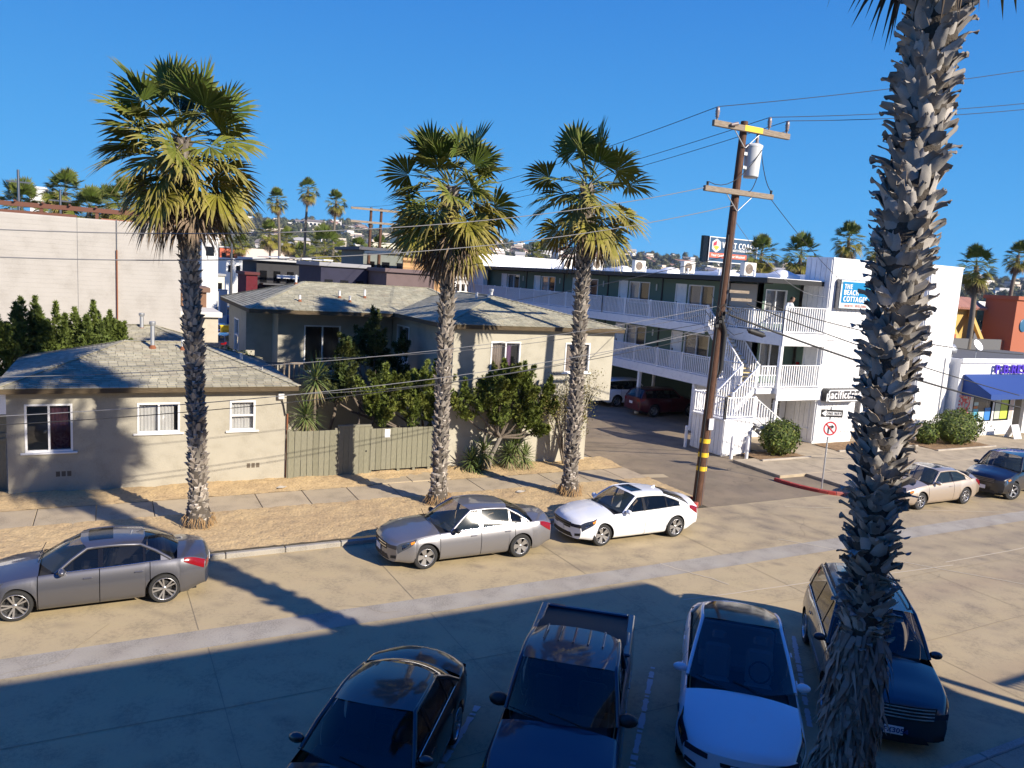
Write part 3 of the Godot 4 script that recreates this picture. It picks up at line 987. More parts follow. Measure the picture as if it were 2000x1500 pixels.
# ---------------------------------------------------------------- stucco cottage on the left
func build_cottage() -> void:
	var t := thing("stucco_cottage", "single-storey cream stucco cottage with grey-green hipped shingle roof", "house", Vector3(1.2, 0, -29))
	var cream := Color(0.385, 0.36, 0.29)
	var W := face_z(ZW)
	var holes := [[-2.4, -1.15, 1.5, 2.98], [0.62, 1.86, 1.98, 2.96], [3.38, 4.2, 1.97, 2.98]]
	wall(t, "wall", M.stucco, cream, W, -2.85, 5.22, 0, 3.4, 0.2, holes)
	bx(t, "wall", M.stucco, -2.85, -2.65, 0, 3.4, -33.6, ZW - 0.2).set_meta("label", "shaded side wall")
	bx(t, "wall", M.stucco, 5.02, 5.22, 0, 3.4, -33.6, ZW - 0.2)
	bx(t, "wall", M.stucco, -2.85, 5.22, 0, 3.4, -33.8, -33.6)
	window(t, W, -2.4, -1.15, 1.5, 2.98, "slider", "maroon:0.5:0.98")
	window(t, W, 0.62, 1.86, 1.98, 2.96, "slider", "white:0.0:0.47|white:0.52:0.9")
	window(t, W, 3.38, 4.2, 1.97, 2.98, "hung", "white:0.0:1.0")
	# crawl-space vents: three slots each
	for p in [[-1.62, 0.72], [3.95, 0.66]]:
		var v := node("wall_vent", t)
		for i in 3:
			panel(v, "slot", M.matte, Color(0.12, 0.095, 0.07), W, p[0] + i * 0.15, p[0] + i * 0.15 + 0.11, p[1], p[1] + 0.16, -0.03, 0.004)
	panel(t, "meter_box", M.white_paint, Color(0.8, 0.8, 0.8), W, 4.92, 5.12, 3.02, 3.22, 0.0, 0.14, 0.02)
	var b := wb(t)
	b.tube([Vector3(5.05, 3.05, ZW + 0.06), Vector3(5.12, 2.8, ZW + 0.04), Vector3(5.19, 2.45, ZW + 0.05)], [0.018], 6)
	put(b, "conduit", M.black_trim, t)
	b = wb(t)
	b.tube([Vector3(5.25, 0.1, ZW + 0.05), Vector3(5.25, 2.5, ZW + 0.05)], [0.03], 6)
	put(b, "downpipe", M.rust, t)
	var green := Color(0.40, 0.37, 0.27)
	hip_roof(t, -3.15, 5.55, ZW + 0.35, -33.9, 3.5, Vector3(0.3, 4.55, -30.0), Vector3(2.5, 4.55, -30.0), green)
	vent_pipe(t, Vector3(1.18, 4.42, -29.4), 0.75, 0.07, M.galvanised)
	vent_pipe(t, Vector3(2.15, 4.4, -29.3), 0.3, 0.06, M.pipe_white, false)
	vent_pipe(t, Vector3(4.1, 3.95, -29.2), 0.3, 0.05, M.pipe_white, false)
	vent_pipe(t, Vector3(4.55, 3.7, -27.4), 0.3, 0.025, M.galvanised, false)
	# rear block of the same cottage
	var r := thing("rear_cottage", "low stucco block with a grey-green roof behind the cottage chimney pipes", "house", Vector3(0.5, 0, -37))
	wall(r, "wall", M.stucco, cream, face_z(-34.4), -2.5, 3.3, 0, 3.5, 0.2)
	bx(r, "wall", M.stucco, -2.5, -2.3, 0, 3.5, -39.5, -34.6)
	bx(r, "wall", M.stucco, 3.1, 3.3, 0, 3.5, -39.5, -34.6)
	hip_roof(r, -2.9, 3.7, -34.1, -39.7, 3.7, Vector3(-0.1, 4.55, -36.9), Vector3(1.5, 4.55, -36.9), green * 0.95)
	vent_pipe(r, Vector3(1.05, 4.4, -36.6), 0.55, 0.08, M.galvanised)
	# dark side gate left of the cottage
	var g := thing("side_gate", "dark weathered side gate beside the leftmost cottage window", "gate", Vector3(-3.6, 0, ZW - 0.6))
	for i in 6:
		bx(g, "plank", M.fence_paint, -4.6 + i * 0.28, -4.34 + i * 0.28, 0.1, 2.0, ZW - 0.62, ZW - 0.58)
	bx(g, "rail", M.fence_paint, -4.6, -2.9, 1.75, 1.85, ZW - 0.58, ZW - 0.54)
	bx(g, "lintel", M.stucco, -4.7, -2.86, 2.6, 3.2, ZW - 0.7, ZW - 0.5)
	bx(g, "screen", M.fence_paint, -4.6, -2.9, 2.0, 2.6, ZW - 0.66, ZW - 0.63)

# ---------------------------------------------------------------- two-storey house with the cantilevered upper floor
func build_two_storey() -> void:
	var t := thing("two_storey_house", "two-storey cream stucco house with low hipped roof and overhanging upper floor", "house", Vector3(14.5, 0, -31))
	var cream := Color(0.43, 0.4, 0.325)
	var W := face_z(ZW)
	var up := [[12.86, 14.16, 3.9, 5.12], [16.2, 17.4, 3.9, 5.12]]
	wall(t, "wall", M.stucco, cream, W, 11.3, 18.55, 2.72, 5.7, 0.2, up)
	wall(t, "wall", M.stucco, cream, W, 11.3, 17.5, 0, 2.72, 0.2)
	var E := face_mx(11.3)
	wall(t, "wall", M.stucco, cream, E, -37, ZW - 0.2, 0, 5.7, 0.2, [[-33.0, -31.4, 3.6, 5.2]])
	bx(t, "wall", M.stucco, 18.35, 18.55, 2.72, 5.7, -37, ZW - 0.2)
	bx(t, "wall", M.stucco, 17.3, 17.5, 0, 2.72, -37, ZW - 0.2)
	bx(t, "soffit", M.stucco, 17.5, 18.35, 2.72, 2.86, -37, ZW - 0.2)
	bx(t, "wall", M.stucco, 11.5, 18.35, 0, 5.7, -37.2, -37)
	window(t, W, 12.86, 14.16, 3.9, 5.12, "slider", "blind:0.0:0.48|purple:0.5:0.75")
	window(t, W, 16.2, 17.4, 3.9, 5.12, "slider", "blind:0.0:0.5")
	window(t, E, -33.0, -31.4, 3.6, 5.2, "slider", "")
	var green := Color(0.39, 0.37, 0.275)
	hip_roof(t, 10.75, 18.85, ZW + 0.3, -38, 5.75, Vector3(14.8, 6.72, -30.6), Vector3(14.8, 6.72, -34), green, false)
	vent_pipe(t, Vector3(14.2, 6.5, -31.0), 0.35, 0.06, M.pipe_white, false)
	vent_pipe(t, Vector3(14.6, 6.5, -30.6), 0.3, 0.06, M.pipe_white, false)
	vent_pipe(t, Vector3(15.0, 6.5, -31.2), 0.38, 0.07, M.pipe_white)
	# rear wing with the deep porch
	var r := thing("porch_house", "rear stucco wing with a deep shaded porch under a wide shingle roof", "house", Vector3(8, 0, -36))
	var F := face_z(-33.6)
	wall(r, "wall", M.stucco, cream, F, 6.2, 11.25, 0, 5.6, 0.2, [[7.3, 8.9, 2.95, 5.0], [9.6, 10.6, 3.3, 4.9]])
	window(r, F, 7.3, 8.9, 2.95, 5.0, "slider", "", null, false)
	window(r, F, 9.6, 10.6, 3.3, 4.9, "slider", "", null, false)
	wall(r, "wall", M.stucco, cream, face_z(-35.0), 5.1, 6.2, 0, 5.6, 0.2)
	wall(r, "wall", M.stucco, cream, face_mx(5.1), -40.6, -35.2, 0, 5.6, 0.2, [[-38.6, -37.2, 3.3, 4.9]])
	window(r, face_mx(5.1), -38.6, -37.2, 3.3, 4.9, "hung", "grey:0.1:0.9")
	wall(r, "wall", M.stucco, cream, face_mx(6.2), -35, -33.8, 0, 5.6, 0.2)
	hip_roof(r, 4.75, 15.5, -31.9, -41.2, 5.72, Vector3(7.9, 6.78, -36.5), Vector3(14.0, 6.78, -36.5), green)
	bx(r, "porch_floor", M.old_wood, 5.3, 11.2, 2.5, 2.7, -33.55, -31.9)
	var rail := node("railing", r)
	bx(rail, "rail", M.old_wood, 5.3, 10.2, 3.5, 3.58, -32.0, -31.92)
	for i in 24:
		bx(rail, "baluster", M.old_wood, 5.35 + i * 0.2, 5.40 + i * 0.2, 2.7, 3.5, -31.99, -31.94)
	var st := node("steps", r)
	for i in 9:
		bx(st, "step", M.old_wood, 4.4 + i * 0.1 - 0.9, 5.3, 0.27 * i, 0.27 * i + 0.05, -31.9 + 0.25 * (9 - i), -31.64 + 0.25 * (9 - i))
	for p in [[7.0, -33.2, 0.25], [8.9, -34.0, 0.3], [10.1, -34.2, 0.35], [9.2, -33.4, 0.25], [7.4, -36.0, 0.4]]:
		vent_pipe(r, Vector3(p[0], 5.75 + 0.228 * (-31.9 - p[1]), p[1]), p[2], 0.05, M.pipe_white, false)

# ---------------------------------------------------------------- board fence and gate between the houses
func build_fence() -> void:
	var t := thing("board_fence", "olive-grey board fence either side of the courtyard gate", "fence", Vector3(8, 0, ZW + 0.1))
	rng.seed = 21
	var x := 5.28
	while x < 11.1:
		var w := 0.2 + rng.randf_range(-0.02, 0.02)
		if x + w > 7.0 and x < 8.2:
			x = 8.2
			continue
		var k := 0.85 + 0.3 * rng.randf()
		var low := 0.16 if x < 7.0 else 0.34
		var b := wb(t, Color(k, k, k * 0.97))
		b.box(Vector3(x + w / 2, (low + 1.88) / 2 + 0.02 * rng.randf(), ZW + 0.12), Vector3(w - 0.012, 1.88 - low, 0.022), Basis(Vector3.BACK, rng.randf_range(-0.006, 0.006)), 0.004)
		put(b, "plank", M.fence_paint, t)
		x += w
	for y in [0.55, 1.7]:
		bx(t, "rail", M.fence_paint, 5.28, 7.0, y, y + 0.09, ZW + 0.03, ZW + 0.105)
		bx(t, "rail", M.fence_paint, 8.35, 11.1, y, y + 0.09, ZW + 0.03, ZW + 0.105)
	for px in [5.3, 6.95, 8.22, 9.3, 9.9, 10.5, 11.08]:
		bx(t, "post", M.fence_paint, px - 0.05, px + 0.05, 0.1, 1.95 if px < 9 else 0.6, ZW + 0.02, ZW + 0.108)
	bx(t, "notice", M.white_trim, 8.72, 8.92, 1.55, 1.85, ZW + 0.134, ZW + 0.14)
	var g := thing("courtyard_gate", "taller olive board gate with a small round latch hole", "gate", Vector3(7.6, 0, ZW + 0.12))
	for i in 6:
		var k := 0.9 + 0.22 * rng.randf()
		var b := wb(g, Color(k, k, k * 0.97))
		b.slab(7.02 + i * 0.19, 7.205 + i * 0.19, 0.22, 1.98, ZW + 0.11, ZW + 0.134, 0.004)
		put(b, "plank", M.fence_paint, g)
	bx(g, "rail", M.fence_paint, 7.0, 8.2, 1.98, 2.05, ZW + 0.06, ZW + 0.16)
	bx(g, "latch", M.black_trim, 8.02, 8.07, 1.05, 1.1, ZW + 0.134, ZW + 0.15)

# ---------------------------------------------------------------- white motel with two balcony storeys
func railing(parent: Node3D, a: Vector3, d: Vector3, h := 1.02, gap := 0.15, single := true, posts := 2.4) -> Node3D:
	# a and d are the two ends at floor height; works on slopes too
	var r := node("railing", parent)
	var dir := d - a
	var flat := Vector3(dir.x, 0, dir.z)
	var L := flat.length()
	var f := flat / L
	var slope := dir.y / L
	var t := Basis.looking_at(dir.normalized(), Vector3.UP)
	var m := (a + d) / 2
	var b := wb(r)
	b.box(m + Vector3(0, h, 0), Vector3(0.09, 0.045, dir.length()), t, 0.008)
	put(b, "hand_rail", M.white_paint, r)
	b = wb(r)
	b.box(m + Vector3(0, 0.1, 0), Vector3(0.05, 0.05, dir.length()), t)
	put(b, "bottom_rail", M.white_paint, r)
	var one := MB.new()
	one.box(Vector3.ZERO, Vector3(0.05, h - 0.16, 0.05), Basis.looking_at(f, Vector3.UP))
	var bm := one.mesh()
	var many := wb(r)
	var n := int(L / gap)
	for i in n:
		var s := (i + 0.5) * L / n
		var p := a + f * s + Vector3(0, slope * s + 0.11 + (h - 0.13) / 2, 0)
		if single: inst(bm, "baluster", M.white_paint, r, Transform3D(Basis.IDENTITY, r.global_transform.affine_inverse() * p))
		else: many.box(p, Vector3(0.05, h - 0.16, 0.05), Basis.looking_at(f, Vector3.UP))
	if not single:
		put(many, "baluster", M.white_paint, r).set_meta("kind", "stuff")
	if posts > 0:
		var k := maxi(1, roundi(L / posts))
		for i in k + 1:
			var s := L * i / k
			b = wb(r)
			b.box(a + f * s + Vector3(0, slope * s + (h + 0.06) / 2 - 0.02, 0), Vector3(0.1, h + 0.1, 0.1), Basis.looking_at(f, Vector3.UP), 0.01)
			put(b, "post", M.white_paint, r)
	return r

func planks(parent: Node3D, t: Transform3D, u0: float, u1: float, y0: float, y1: float, w: float, m: Material) -> void:
	var n := maxi(1, roundi((u1 - u0) / w))
	var s := (u1 - u0) / n
	for i in n:
		var k := 0.94 + 0.08 * rng.randf()
		panel(parent, "siding_board", m, Color(k, k, k), t, u0 + i * s + 0.014, u0 + (i + 1) * s - 0.014, y0, y1, 0.0, 0.045 + 0.004 * rng.randf())

func flight(parent: Node3D, a: Vector3, d: Vector3, wide: Vector3, n: int, nosing: bool) -> void:
	# a foot and d head of the walking line, wide: half width vector
	var st := node("stair_flight", parent)
	for i in n:
		var p := a.lerp(d, (i + 0.5) / n)
		p.y = lerpf(a.y, d.y, (i + 1.0) / n)
		var f := Vector3(d.x - a.x, 0, d.z - a.z) / n
		var b := wb(st, Color(0.55, 0.55, 0.54))
		b.box(p + Vector3(0, -0.025, 0), f.abs() * 1.15 + wide.abs() * 2 + Vector3(0, 0.05, 0))
		var o := put(b, "step", M.white_paint, st)
		if nosing:
			b = wb(o)
			b.box(p - f * 0.52 + Vector3(0, 0.004, 0), f.abs() * 0.2 + wide.abs() * 2 + Vector3(0, 0.02, 0))
			put(b, "nosing", M.yellow, o)
	for s in [-1.0, 1.0]:
		var b := wb(st)
		var m: Vector3 = (a + d) / 2 + wide * s + Vector3(0, -0.02, 0)
		b.box(m, Vector3(0.05, 0.3, a.distance_to(d) + 0.1), Basis.looking_at((d - a).normalized(), Vector3.UP))
		put(b, "stringer", M.white_paint, st)

func build_motel() -> void:
	rng.seed = 401
	var t := thing("motel_building", "white three-level motel with green walls, long balconies and outside stairs", "motel", Vector3(30, 0, -40))
	var W := face_mx(29.0)
	var g := Color.WHITE
	for lv in [[3.0, 5.45], [5.72, 8.2]]:
		var y: float = lv[0]
		var holes := []
		for k in 5:
			var zc := -33.45 - 5.7 * k
			holes.append([zc - 1.05, zc + 1.05, y + 0.75, y + 2.08])
			holes.append([zc - 2.2, zc - 1.22, y, y + 2.1])
		holes.append([-30.75, -29.75, y, y + 2.1])
		wall(t, "wall", M.green_wall, g, W, -61.5, -29.0, y - 0.27, lv[1], 0.2, holes)
		for k in 5:
			var zc := -33.45 - 5.7 * k
			window(t, W, zc - 1.05, zc + 1.05, y + 0.75, y + 2.08, "slider", "grey:0.02:0.46" if k % 2 == 0 else "white:0.0:0.4", null, false)
			door(t, W, zc - 2.2, zc - 1.22, y, y + 2.1, M.white_paint)
			# wall lamp and number plaque between rooms
			panel(t, "wall_lamp", M.satin, Color(0.6, 0.6, 0.55), W, zc + 1.7, zc + 1.8, y + 1.6, y + 2.0, 0.0, 0.07, 0.02)
			panel(t, "downpipe", M.black_trim, g, W, zc + 2.25, zc + 2.33, y, lv[1], 0.0, 0.06)
		# room block end wall towards the street
		var S := face_z(-29.0)
		wall(t, "wall", M.green_wall, g, S, 29.0, 31.75, y - 0.27, lv[1], 0.2, [[29.35, 30.85, y + 0.35, y + 2.08]])
		window(t, S, 29.35, 30.85, y + 0.35, y + 2.08, "slider", "grey:0.0:0.48", null, false)
		if y > 5.0:
			room(t, W, -30.69, -29.81, y + 0.5, y + 2.04, 2.4)
			panel(t, "door_frame", M.white_trim, g, W, -30.81, -30.69, y, y + 2.12, -0.1, 0.03)
			panel(t, "door_frame", M.white_trim, g, W, -29.81, -29.69, y, y + 2.12, -0.1, 0.03)
			panel(t, "door_frame", M.white_trim, g, W, -30.69, -29.81, y + 2.04, y + 2.12, -0.1, 0.03)
		else:
			door(t, W, -30.75, -29.75, y, y + 2.1, M.white_paint)
	# floors, edge beams, ceilings
	bx(t, "balcony_floor", M.white_paint, 27.6, 32.5, 2.74, 3.0, -61.5, -28.3)
	bx(t, "balcony_floor", M.white_paint, 28.75, 31.74, 2.735, 3.0, -28.295, -27.0)
	bx(t, "balcony_floor", M.white_paint, 27.605, 28.745, 2.735, 2.995, -28.295, -27.2)
	bx(t, "balcony_floor", M.white_paint, 27.6, 32.5, 5.45, 5.7, -61.5, -31.2)
	bx(t, "balcony_floor", M.white_paint, 28.75, 32.5, 5.445, 5.695, -31.195, -27.0)
	bx(t, "edge_beam", M.white_paint, 27.52, 27.598, 2.55, 3.05, -61.5, -28.35)
	bx(t, "edge_beam", M.white_paint, 27.52, 27.598, 5.28, 5.74, -61.5, -31.25)
	bx(t, "edge_beam", M.white_paint, 28.7, 31.74, 2.42, 3.02, -27.0, -26.93)
	bx(t, "edge_beam", M.white_paint, 28.7, 31.74, 5.12, 5.72, -27.0, -26.93)
	bx(t, "edge_beam", M.white_paint, 28.66, 28.745, 5.12, 5.72, -31.15, -27.005)
	# flat roof with dark eave and rafter tails
	bx(t, "roof", M.white_paint, 27.85, 38.0, 8.24, 8.36, -62, -27.5)
	bx(t, "eave_board", M.black_trim, 27.83, 27.87, 8.1, 8.33, -62, -27.48)
	bx(t, "eave_board", M.black_trim, 27.88, 31.74, 8.1, 8.33, -27.5, -27.47)
	bx(t, "soffit", M.black_trim, 27.88, 29.0, 8.2, 8.235, -62, -27.51)
	for i in 38:
		bx(t, "rafter_tail", M.black_trim, 27.9, 29.0, 8.06, 8.2, -61.6 + i * 0.9, -61.52 + i * 0.9)
	bx(t, "parapet", M.white_paint, 28.2, 37.5, 8.36, 9.4, -61.9, -61.6)
	bx(t, "end_panel", M.white_paint, 27.6, 29.0, 5.7, 9.38, -62.25, -61.91)
	bx(t, "end_panel", M.white_paint, 28.19, 28.6, 5.7, 8.06, -61.88, -60.4)
	bx(t, "parapet", M.white_paint, 36.0, 36.2, 8.36, 8.8, -61.5, -27.6)
	bx(t, "wall", M.white_paint, 37.8, 38.0, 0, 8.24, -61.5, -29.2)
	# carport level
	bx(t, "carport_wall", M.green_wall, 34.0, 34.2, 0, 2.74, -61.5, -29.2)
	bx(t, "carport_wall", M.green_wall, 27.7, 34.0, 0, 2.74, -61.7, -61.5)
	wall(t, "ground_floor_wall", M.white_paint, g, face_z(-29.1), 28.8, 31.75, 0, 2.73, 0.2, [[30.6, 31.4, 0.95, 2.2]])
	window(t, face_z(-29.1), 30.6, 31.4, 0.95, 2.2, "fixed", "", null, true, Vector2i(3, 4))
	bx(t, "ground_floor_wall", M.white_paint, 28.8, 29.0, 0, 2.73, -33.0, -29.31)
	bx(t, "fire_notice", M.tail_red, 29.55, 29.8, 1.55, 1.85, -29.1, -29.08)
	for z in [-31.7, -36.6, -41.5, -46.4, -51.3, -56.2]:
		bx(t, "column", M.white_paint, 27.56, 27.74, 0, 2.55, z - 0.09, z + 0.09)
	for z in [-38.2, -43.0]:
		bx(t, "column", M.white_paint, 29.9, 30.04, 0, 2.74, z - 0.07, z + 0.07)
	bx(t, "column", M.white_paint, 28.72, 28.88, 0, 2.42, -27.14, -26.98)
	bx(t, "column", M.white_paint, 28.72, 28.88, 3.02, 5.12, -27.14, -26.98)
	# balcony railings
	railing(t, Vector3(27.62, 5.7, -61.4), Vector3(27.62, 5.7, -41.0), 1.05, 0.15, false)
	railing(t, Vector3(27.62, 5.7, -41.0), Vector3(27.62, 5.7, -31.2), 1.05)
	railing(t, Vector3(28.78, 5.7, -31.2), Vector3(28.78, 5.7, -27.05), 1.05)
	railing(t, Vector3(28.78, 5.7, -27.03), Vector3(31.6, 5.7, -27.03), 1.3)
	railing(t, Vector3(27.62, 3.0, -61.4), Vector3(27.62, 3.0, -39.5), 1.05, 0.15, false)
	railing(t, Vector3(27.62, 3.0, -39.5), Vector3(27.62, 3.0, -28.4), 1.08)
	railing(t, Vector3(28.78, 3.0, -27.03), Vector3(31.6, 3.0, -27.03), 1.15)
	railing(t, Vector3(27.7, 3.0, -27.15), Vector3(28.7, 3.0, -27.15), 1.1, 0.15, true, 0)
	# stairs: ground to landing, landing to second level, second to third
	flight(t, Vector3(29.3, 0.12, -26.7), Vector3(26.65, 1.75, -26.7), Vector3(0, 0, 0.45), 9, false)
	railing(t, Vector3(29.25, 0.15, -26.22), Vector3(26.65, 1.75, -26.22), 0.95, 0.17, true, 3)
	flight(t, Vector3(26.2, 1.75, -27.8), Vector3(27.62, 3.0, -27.8), Vector3(0, 0, 0.48), 7, true)
	railing(t, Vector3(26.2, 1.78, -27.28), Vector3(27.6, 3.03, -27.28), 0.98, 0.15, true, 2)
	railing(t, Vector3(26.2, 1.78, -28.32), Vector3(27.6, 3.03, -28.32), 0.98, 0.15, true, 2)
	flight(t, Vector3(28.2, 3.0, -28.3), Vector3(28.2, 5.7, -31.2), Vector3(0.5, 0, 0), 14, true)
	railing(t, Vector3(27.64, 3.02, -28.35), Vector3(27.64, 5.7, -31.15), 0.98, 0.16, true, 3)
	railing(t, Vector3(28.76, 3.02, -28.35), Vector3(28.76, 5.7, -31.15), 0.98, 0.16, true, 3)
	var box := node("landing_box", t)
	bx(box, "core", M.white_paint, 24.9, 26.6, 0, 1.68, -28.4, -26.27)
	bx(box, "landing", M.white_paint, 24.78, 26.66, 1.68, 1.75, -28.45, -26.18)
	planks(box, face_z(-26.25), 24.85, 26.62, 0.08, 1.68, 0.26, M.white_paint)
	planks(box, face_mx(24.88), -28.42, -26.23, 0.05, 1.68, 0.26, M.white_paint)
	railing(t, Vector3(24.84, 1.75, -26.24), Vector3(26.6, 1.75, -26.24), 1.0, 0.15, true, 1.8)
	railing(t, Vector3(24.84, 1.75, -28.4), Vector3(24.84, 1.75, -26.24), 1.0, 0.15, true, 2.2)
	railing(t, Vector3(24.84, 1.75, -28.42), Vector3(26.2, 1.75, -28.42), 1.0, 0.17, true, 0)
	# tall board-clad towers towards the street
	for q in [[31.75, 34.6, 9.5, "first"], [39.4, 42.1, 9.62, "second"]]:
		var tw := node("tower", t)
		bx(tw, "core", M.white_paint, q[0], q[1], 0, q[2], -28.75, -27.13)
		if q[3] == "first":
			planks(tw, face_z(-27.128), q[0], q[1], 2.74, q[2], 0.3, M.white_paint)
			planks(tw, face_z(-27.128), q[0], q[1], 0.25, 2.72, 0.3, M.white_paint)
			bx(tw, "lower_wall", M.white_paint, 31.78, 31.9, 0, 2.7, -29.1, -28.76)
		else:
			planks(tw, face_z(-27.128), q[0], q[1], 6.9, q[2], 0.28, M.white_paint)
			planks(tw, face_z(-27.128), q[0], q[1], 3.3, 6.88, 0.28, M.white_paint)
			planks(tw, face_z(-27.128), q[0], q[1], 0.25, 3.28, 0.28, M.white_paint)
			bx(tw, "downpipe", M.pipe_white, 41.6, 41.7, 0.2, 4.6, -27.1, -27.02)
		planks(tw, face_mx(q[0] - 0.002), -28.75, -27.13, 0.25, q[2], 0.3, M.white_paint)
		bx(tw, "cap", M.white_paint, q[0] - 0.05, q[1] + 0.05, q[2], q[2] + 0.06, -28.8, -27.06)
	# tower side: green panel, white door on the second level; paned window below
	var X := face_mx(31.725)
	panel(t, "green_panel", M.green_wall, g, X, -28.74, -28.3, 3.0, 5.1, 0.0, 0.03)
	panel(t, "fire_cabinet", M.tail_red, g, X, -28.62, -28.46, 3.7, 4.15, 0.03, 0.12)
	door(t, Transform3D(X.basis, X.origin + Vector3(-0.1, 0, 0)), -28.2, -27.3, 3.0, 5.05, M.white_paint)
	window(t, Transform3D(X.basis, X.origin + Vector3(-0.02, 0, 0)), -28.35, -27.5, 0.85, 2.2, "fixed", "", null, true, Vector2i(3, 4))
	window(t, face_z(-27.09), 32.55, 34.3, 0.75, 2.25, "fixed", "", null, true, Vector2i(5, 4))
	# between the towers
	wall(t, "wall", M.white_paint, g, face_z(-29.2), 34.6, 39.4, 0, 8.2, 0.2, [[35.2, 38.6, 0.2, 2.4], [35.2, 38.6, 3.2, 5.2], [35.2, 38.6, 5.9, 7.9]])
	for y in [0.2, 3.2, 5.9]:
		window(t, face_z(-29.2), 35.2, 38.6, y, y + (2.2 if y < 1 else 2.0), "slider", "", null, false)
	# signs on the towers
	var s := thing("motel_sign", "blue and white box sign reading THE BEACH COTTAGES high on the tower", "sign", Vector3(33.35, 7.0, -27.0))
	bx(s, "case", M.alloy_dark, 32.1, 34.55, 7.06, 8.52, -27.1, -26.8, 0.02)
	bx(s, "face", mat("sign_white", lin(0.62, 0.72, 0.74), 0.35), 32.13, 34.52, 7.09, 8.49, -26.8, -26.785)
	bx(s, "blue_panel", mat("sign_blue", lin(0.01, 0.2, 0.42), 0.3), 32.23, 34.42, 7.36, 8.41, -26.785, -26.775)
	var k := 0
	for txt in [["THE", 0.23, 32.36, 8.1], ["BEACH", 0.25, 32.36, 7.8], ["COTTAGES", 0.26, 32.36, 7.47]]:
		var o := letters(txt[0], txt[1], 0.012, Transform3D(Basis.IDENTITY, Vector3.ZERO), M.white_trim, "lettering", s, 1.0)
		var w: float = o.mesh.get_aabb().size.x
		o.position = s.global_transform.affine_inverse() * Vector3(txt[2] + w / 2, txt[3] + txt[1] * 0.32, -26.768)
		k += 1
	var nb := letters("NORTH - BUILDING", 0.13, 0.012, Transform3D.IDENTITY, mat("sign_red", lin(0.5, 0.2, 0.14), 0.5), "lettering", s, 1.0)
	nb.position = s.global_transform.affine_inverse() * Vector3(33.33, 7.22, -26.778)
	var fl := wb(s, Color(0.12, 0.42, 0.32))
	for i in 7:
		fl.plate([Vector3(34.12, 8.12, -26.775), Vector3(34.12 + 0.11 * cos(i * 0.9), 8.12 + 0.12 * sin(i * 0.9), -26.775), Vector3(34.12 + 0.11 * cos(i * 0.9 + 0.35), 8.12 + 0.12 * sin(i * 0.9 + 0.35), -26.775)], Vector3(0, 0, 0.006 + i * 0.0004))
	put(fl, "emblem", M.satin, s)
	var pd := thing("office_sign", "dark rounded box sign reading pacific drive at the tower foot", "sign", Vector3(33.2, 2.3, -26.9))
	var rr := func(x0, x1, y0, y1, r):
		var o := []
		for c in [[x1 - r, y1 - r, 0], [x0 + r, y1 - r, 1], [x0 + r, y0 + r, 2], [x1 - r, y0 + r, 3]]:
			for i in 6:
				var a: float = PI / 2 * (c[2] + i / 5.0)
				o.append([c[0] + cos(a) * r, c[1] + sin(a) * r])
		return o
	var outline := func(x0, x1, y0, y1, r, z): return rr.call(x0, x1, y0, y1, r).map(func(p): return Vector3(p[0], p[1], z))
	var b := wb(pd)
	b.plate(outline.call(31.98, 34.4, 2.32, 3.0, 0.14, -27.09), Vector3(0, 0, 0.42))
	put(b, "case", mat("sign_case", lin(0.05, 0.05, 0.05), 0.4), pd)
	b = wb(pd)
	b.plate(outline.call(32.02, 34.36, 2.36, 2.96, 0.12, -26.669), Vector3(0, 0, 0.012))
	put(b, "rim", M.white_trim, pd)
	b = wb(pd)
	b.plate(outline.call(32.09, 34.29, 2.42, 2.9, 0.09, -26.656), Vector3(0, 0, 0.01))
	put(b, "face", mat("sign_grey", lin(0.06, 0.06, 0.065), 0.4), pd)
	var o2 := letters("pacificdrive", 0.36, 0.012, Transform3D.IDENTITY, M.white_trim, "lettering", pd, 0.96)
	o2.position = pd.global_transform.affine_inverse() * Vector3(33.19, 2.68, -26.64)
	# roof machinery
	var acs := [[30.6, -50.6], [30.6, -46.6], [30.6, -41.6], [30.6, -36.7], [30.6, -31.7]]
	var names := ["farthest along the motel roof", "second farthest along the motel roof", "at the middle of the motel roof", "second nearest along the motel roof", "on the motel roof below the blue billboard"]
	for i in 5:
		var ac := thing("condenser_unit", "white boxed air conditioner " + names[i], "air conditioner", Vector3(acs[i][0], 8.36, acs[i][1]), 0, "air conditioners along the motel roof")
		b = MB.new()
		b.box(Vector3(0, 0.46, 0), Vector3(0.86, 0.7, 0.36), Basis.IDENTITY, 0.02)
		put(b, "case", mat("case_%d" % i, lin(0.66, 0.63, 0.55), 0.5), ac)
		b = MB.new()
		b.col = Color(0.16, 0.12, 0.09)
		b.lathe([[0.0, 0.19], [0.27, 0.19], [0.27, 0.17]], 18, Vector3(-0.09, 0.46, 0.0), Basis(Vector3.RIGHT, PI / 2))
		var gr := put(b, "fan_grille", M.matte, ac)
		b = MB.new()
		b.col = Color(0.4, 0.36, 0.3)
		for r in [0.09, 0.16, 0.23]:
			var ring := []
			for a in 17: ring.append(Vector3(-0.09 + cos(TAU * a / 16) * r, 0.46 + sin(TAU * a / 16) * r, 0.2))
			b.tube(ring, [0.008], 4, false)
		put(b, "guard_ring", M.matte, gr)
		b = MB.new()
		b.col = Color(0.3, 0.3, 0.3)
		b.box(Vector3(-0.3, 0.05, 0), Vector3(0.08, 0.1, 0.5)); b.box(Vector3(0.3, 0.05, 0), Vector3(0.08, 0.1, 0.5))
		put(b, "foot", M.matte, ac)
	var doms := [[31.4, -44.4], [31.5, -39.4], [31.2, -34.2], [31.0, -29.6]]
	var dn := ["farthest", "second farthest", "second nearest", "nearest"]
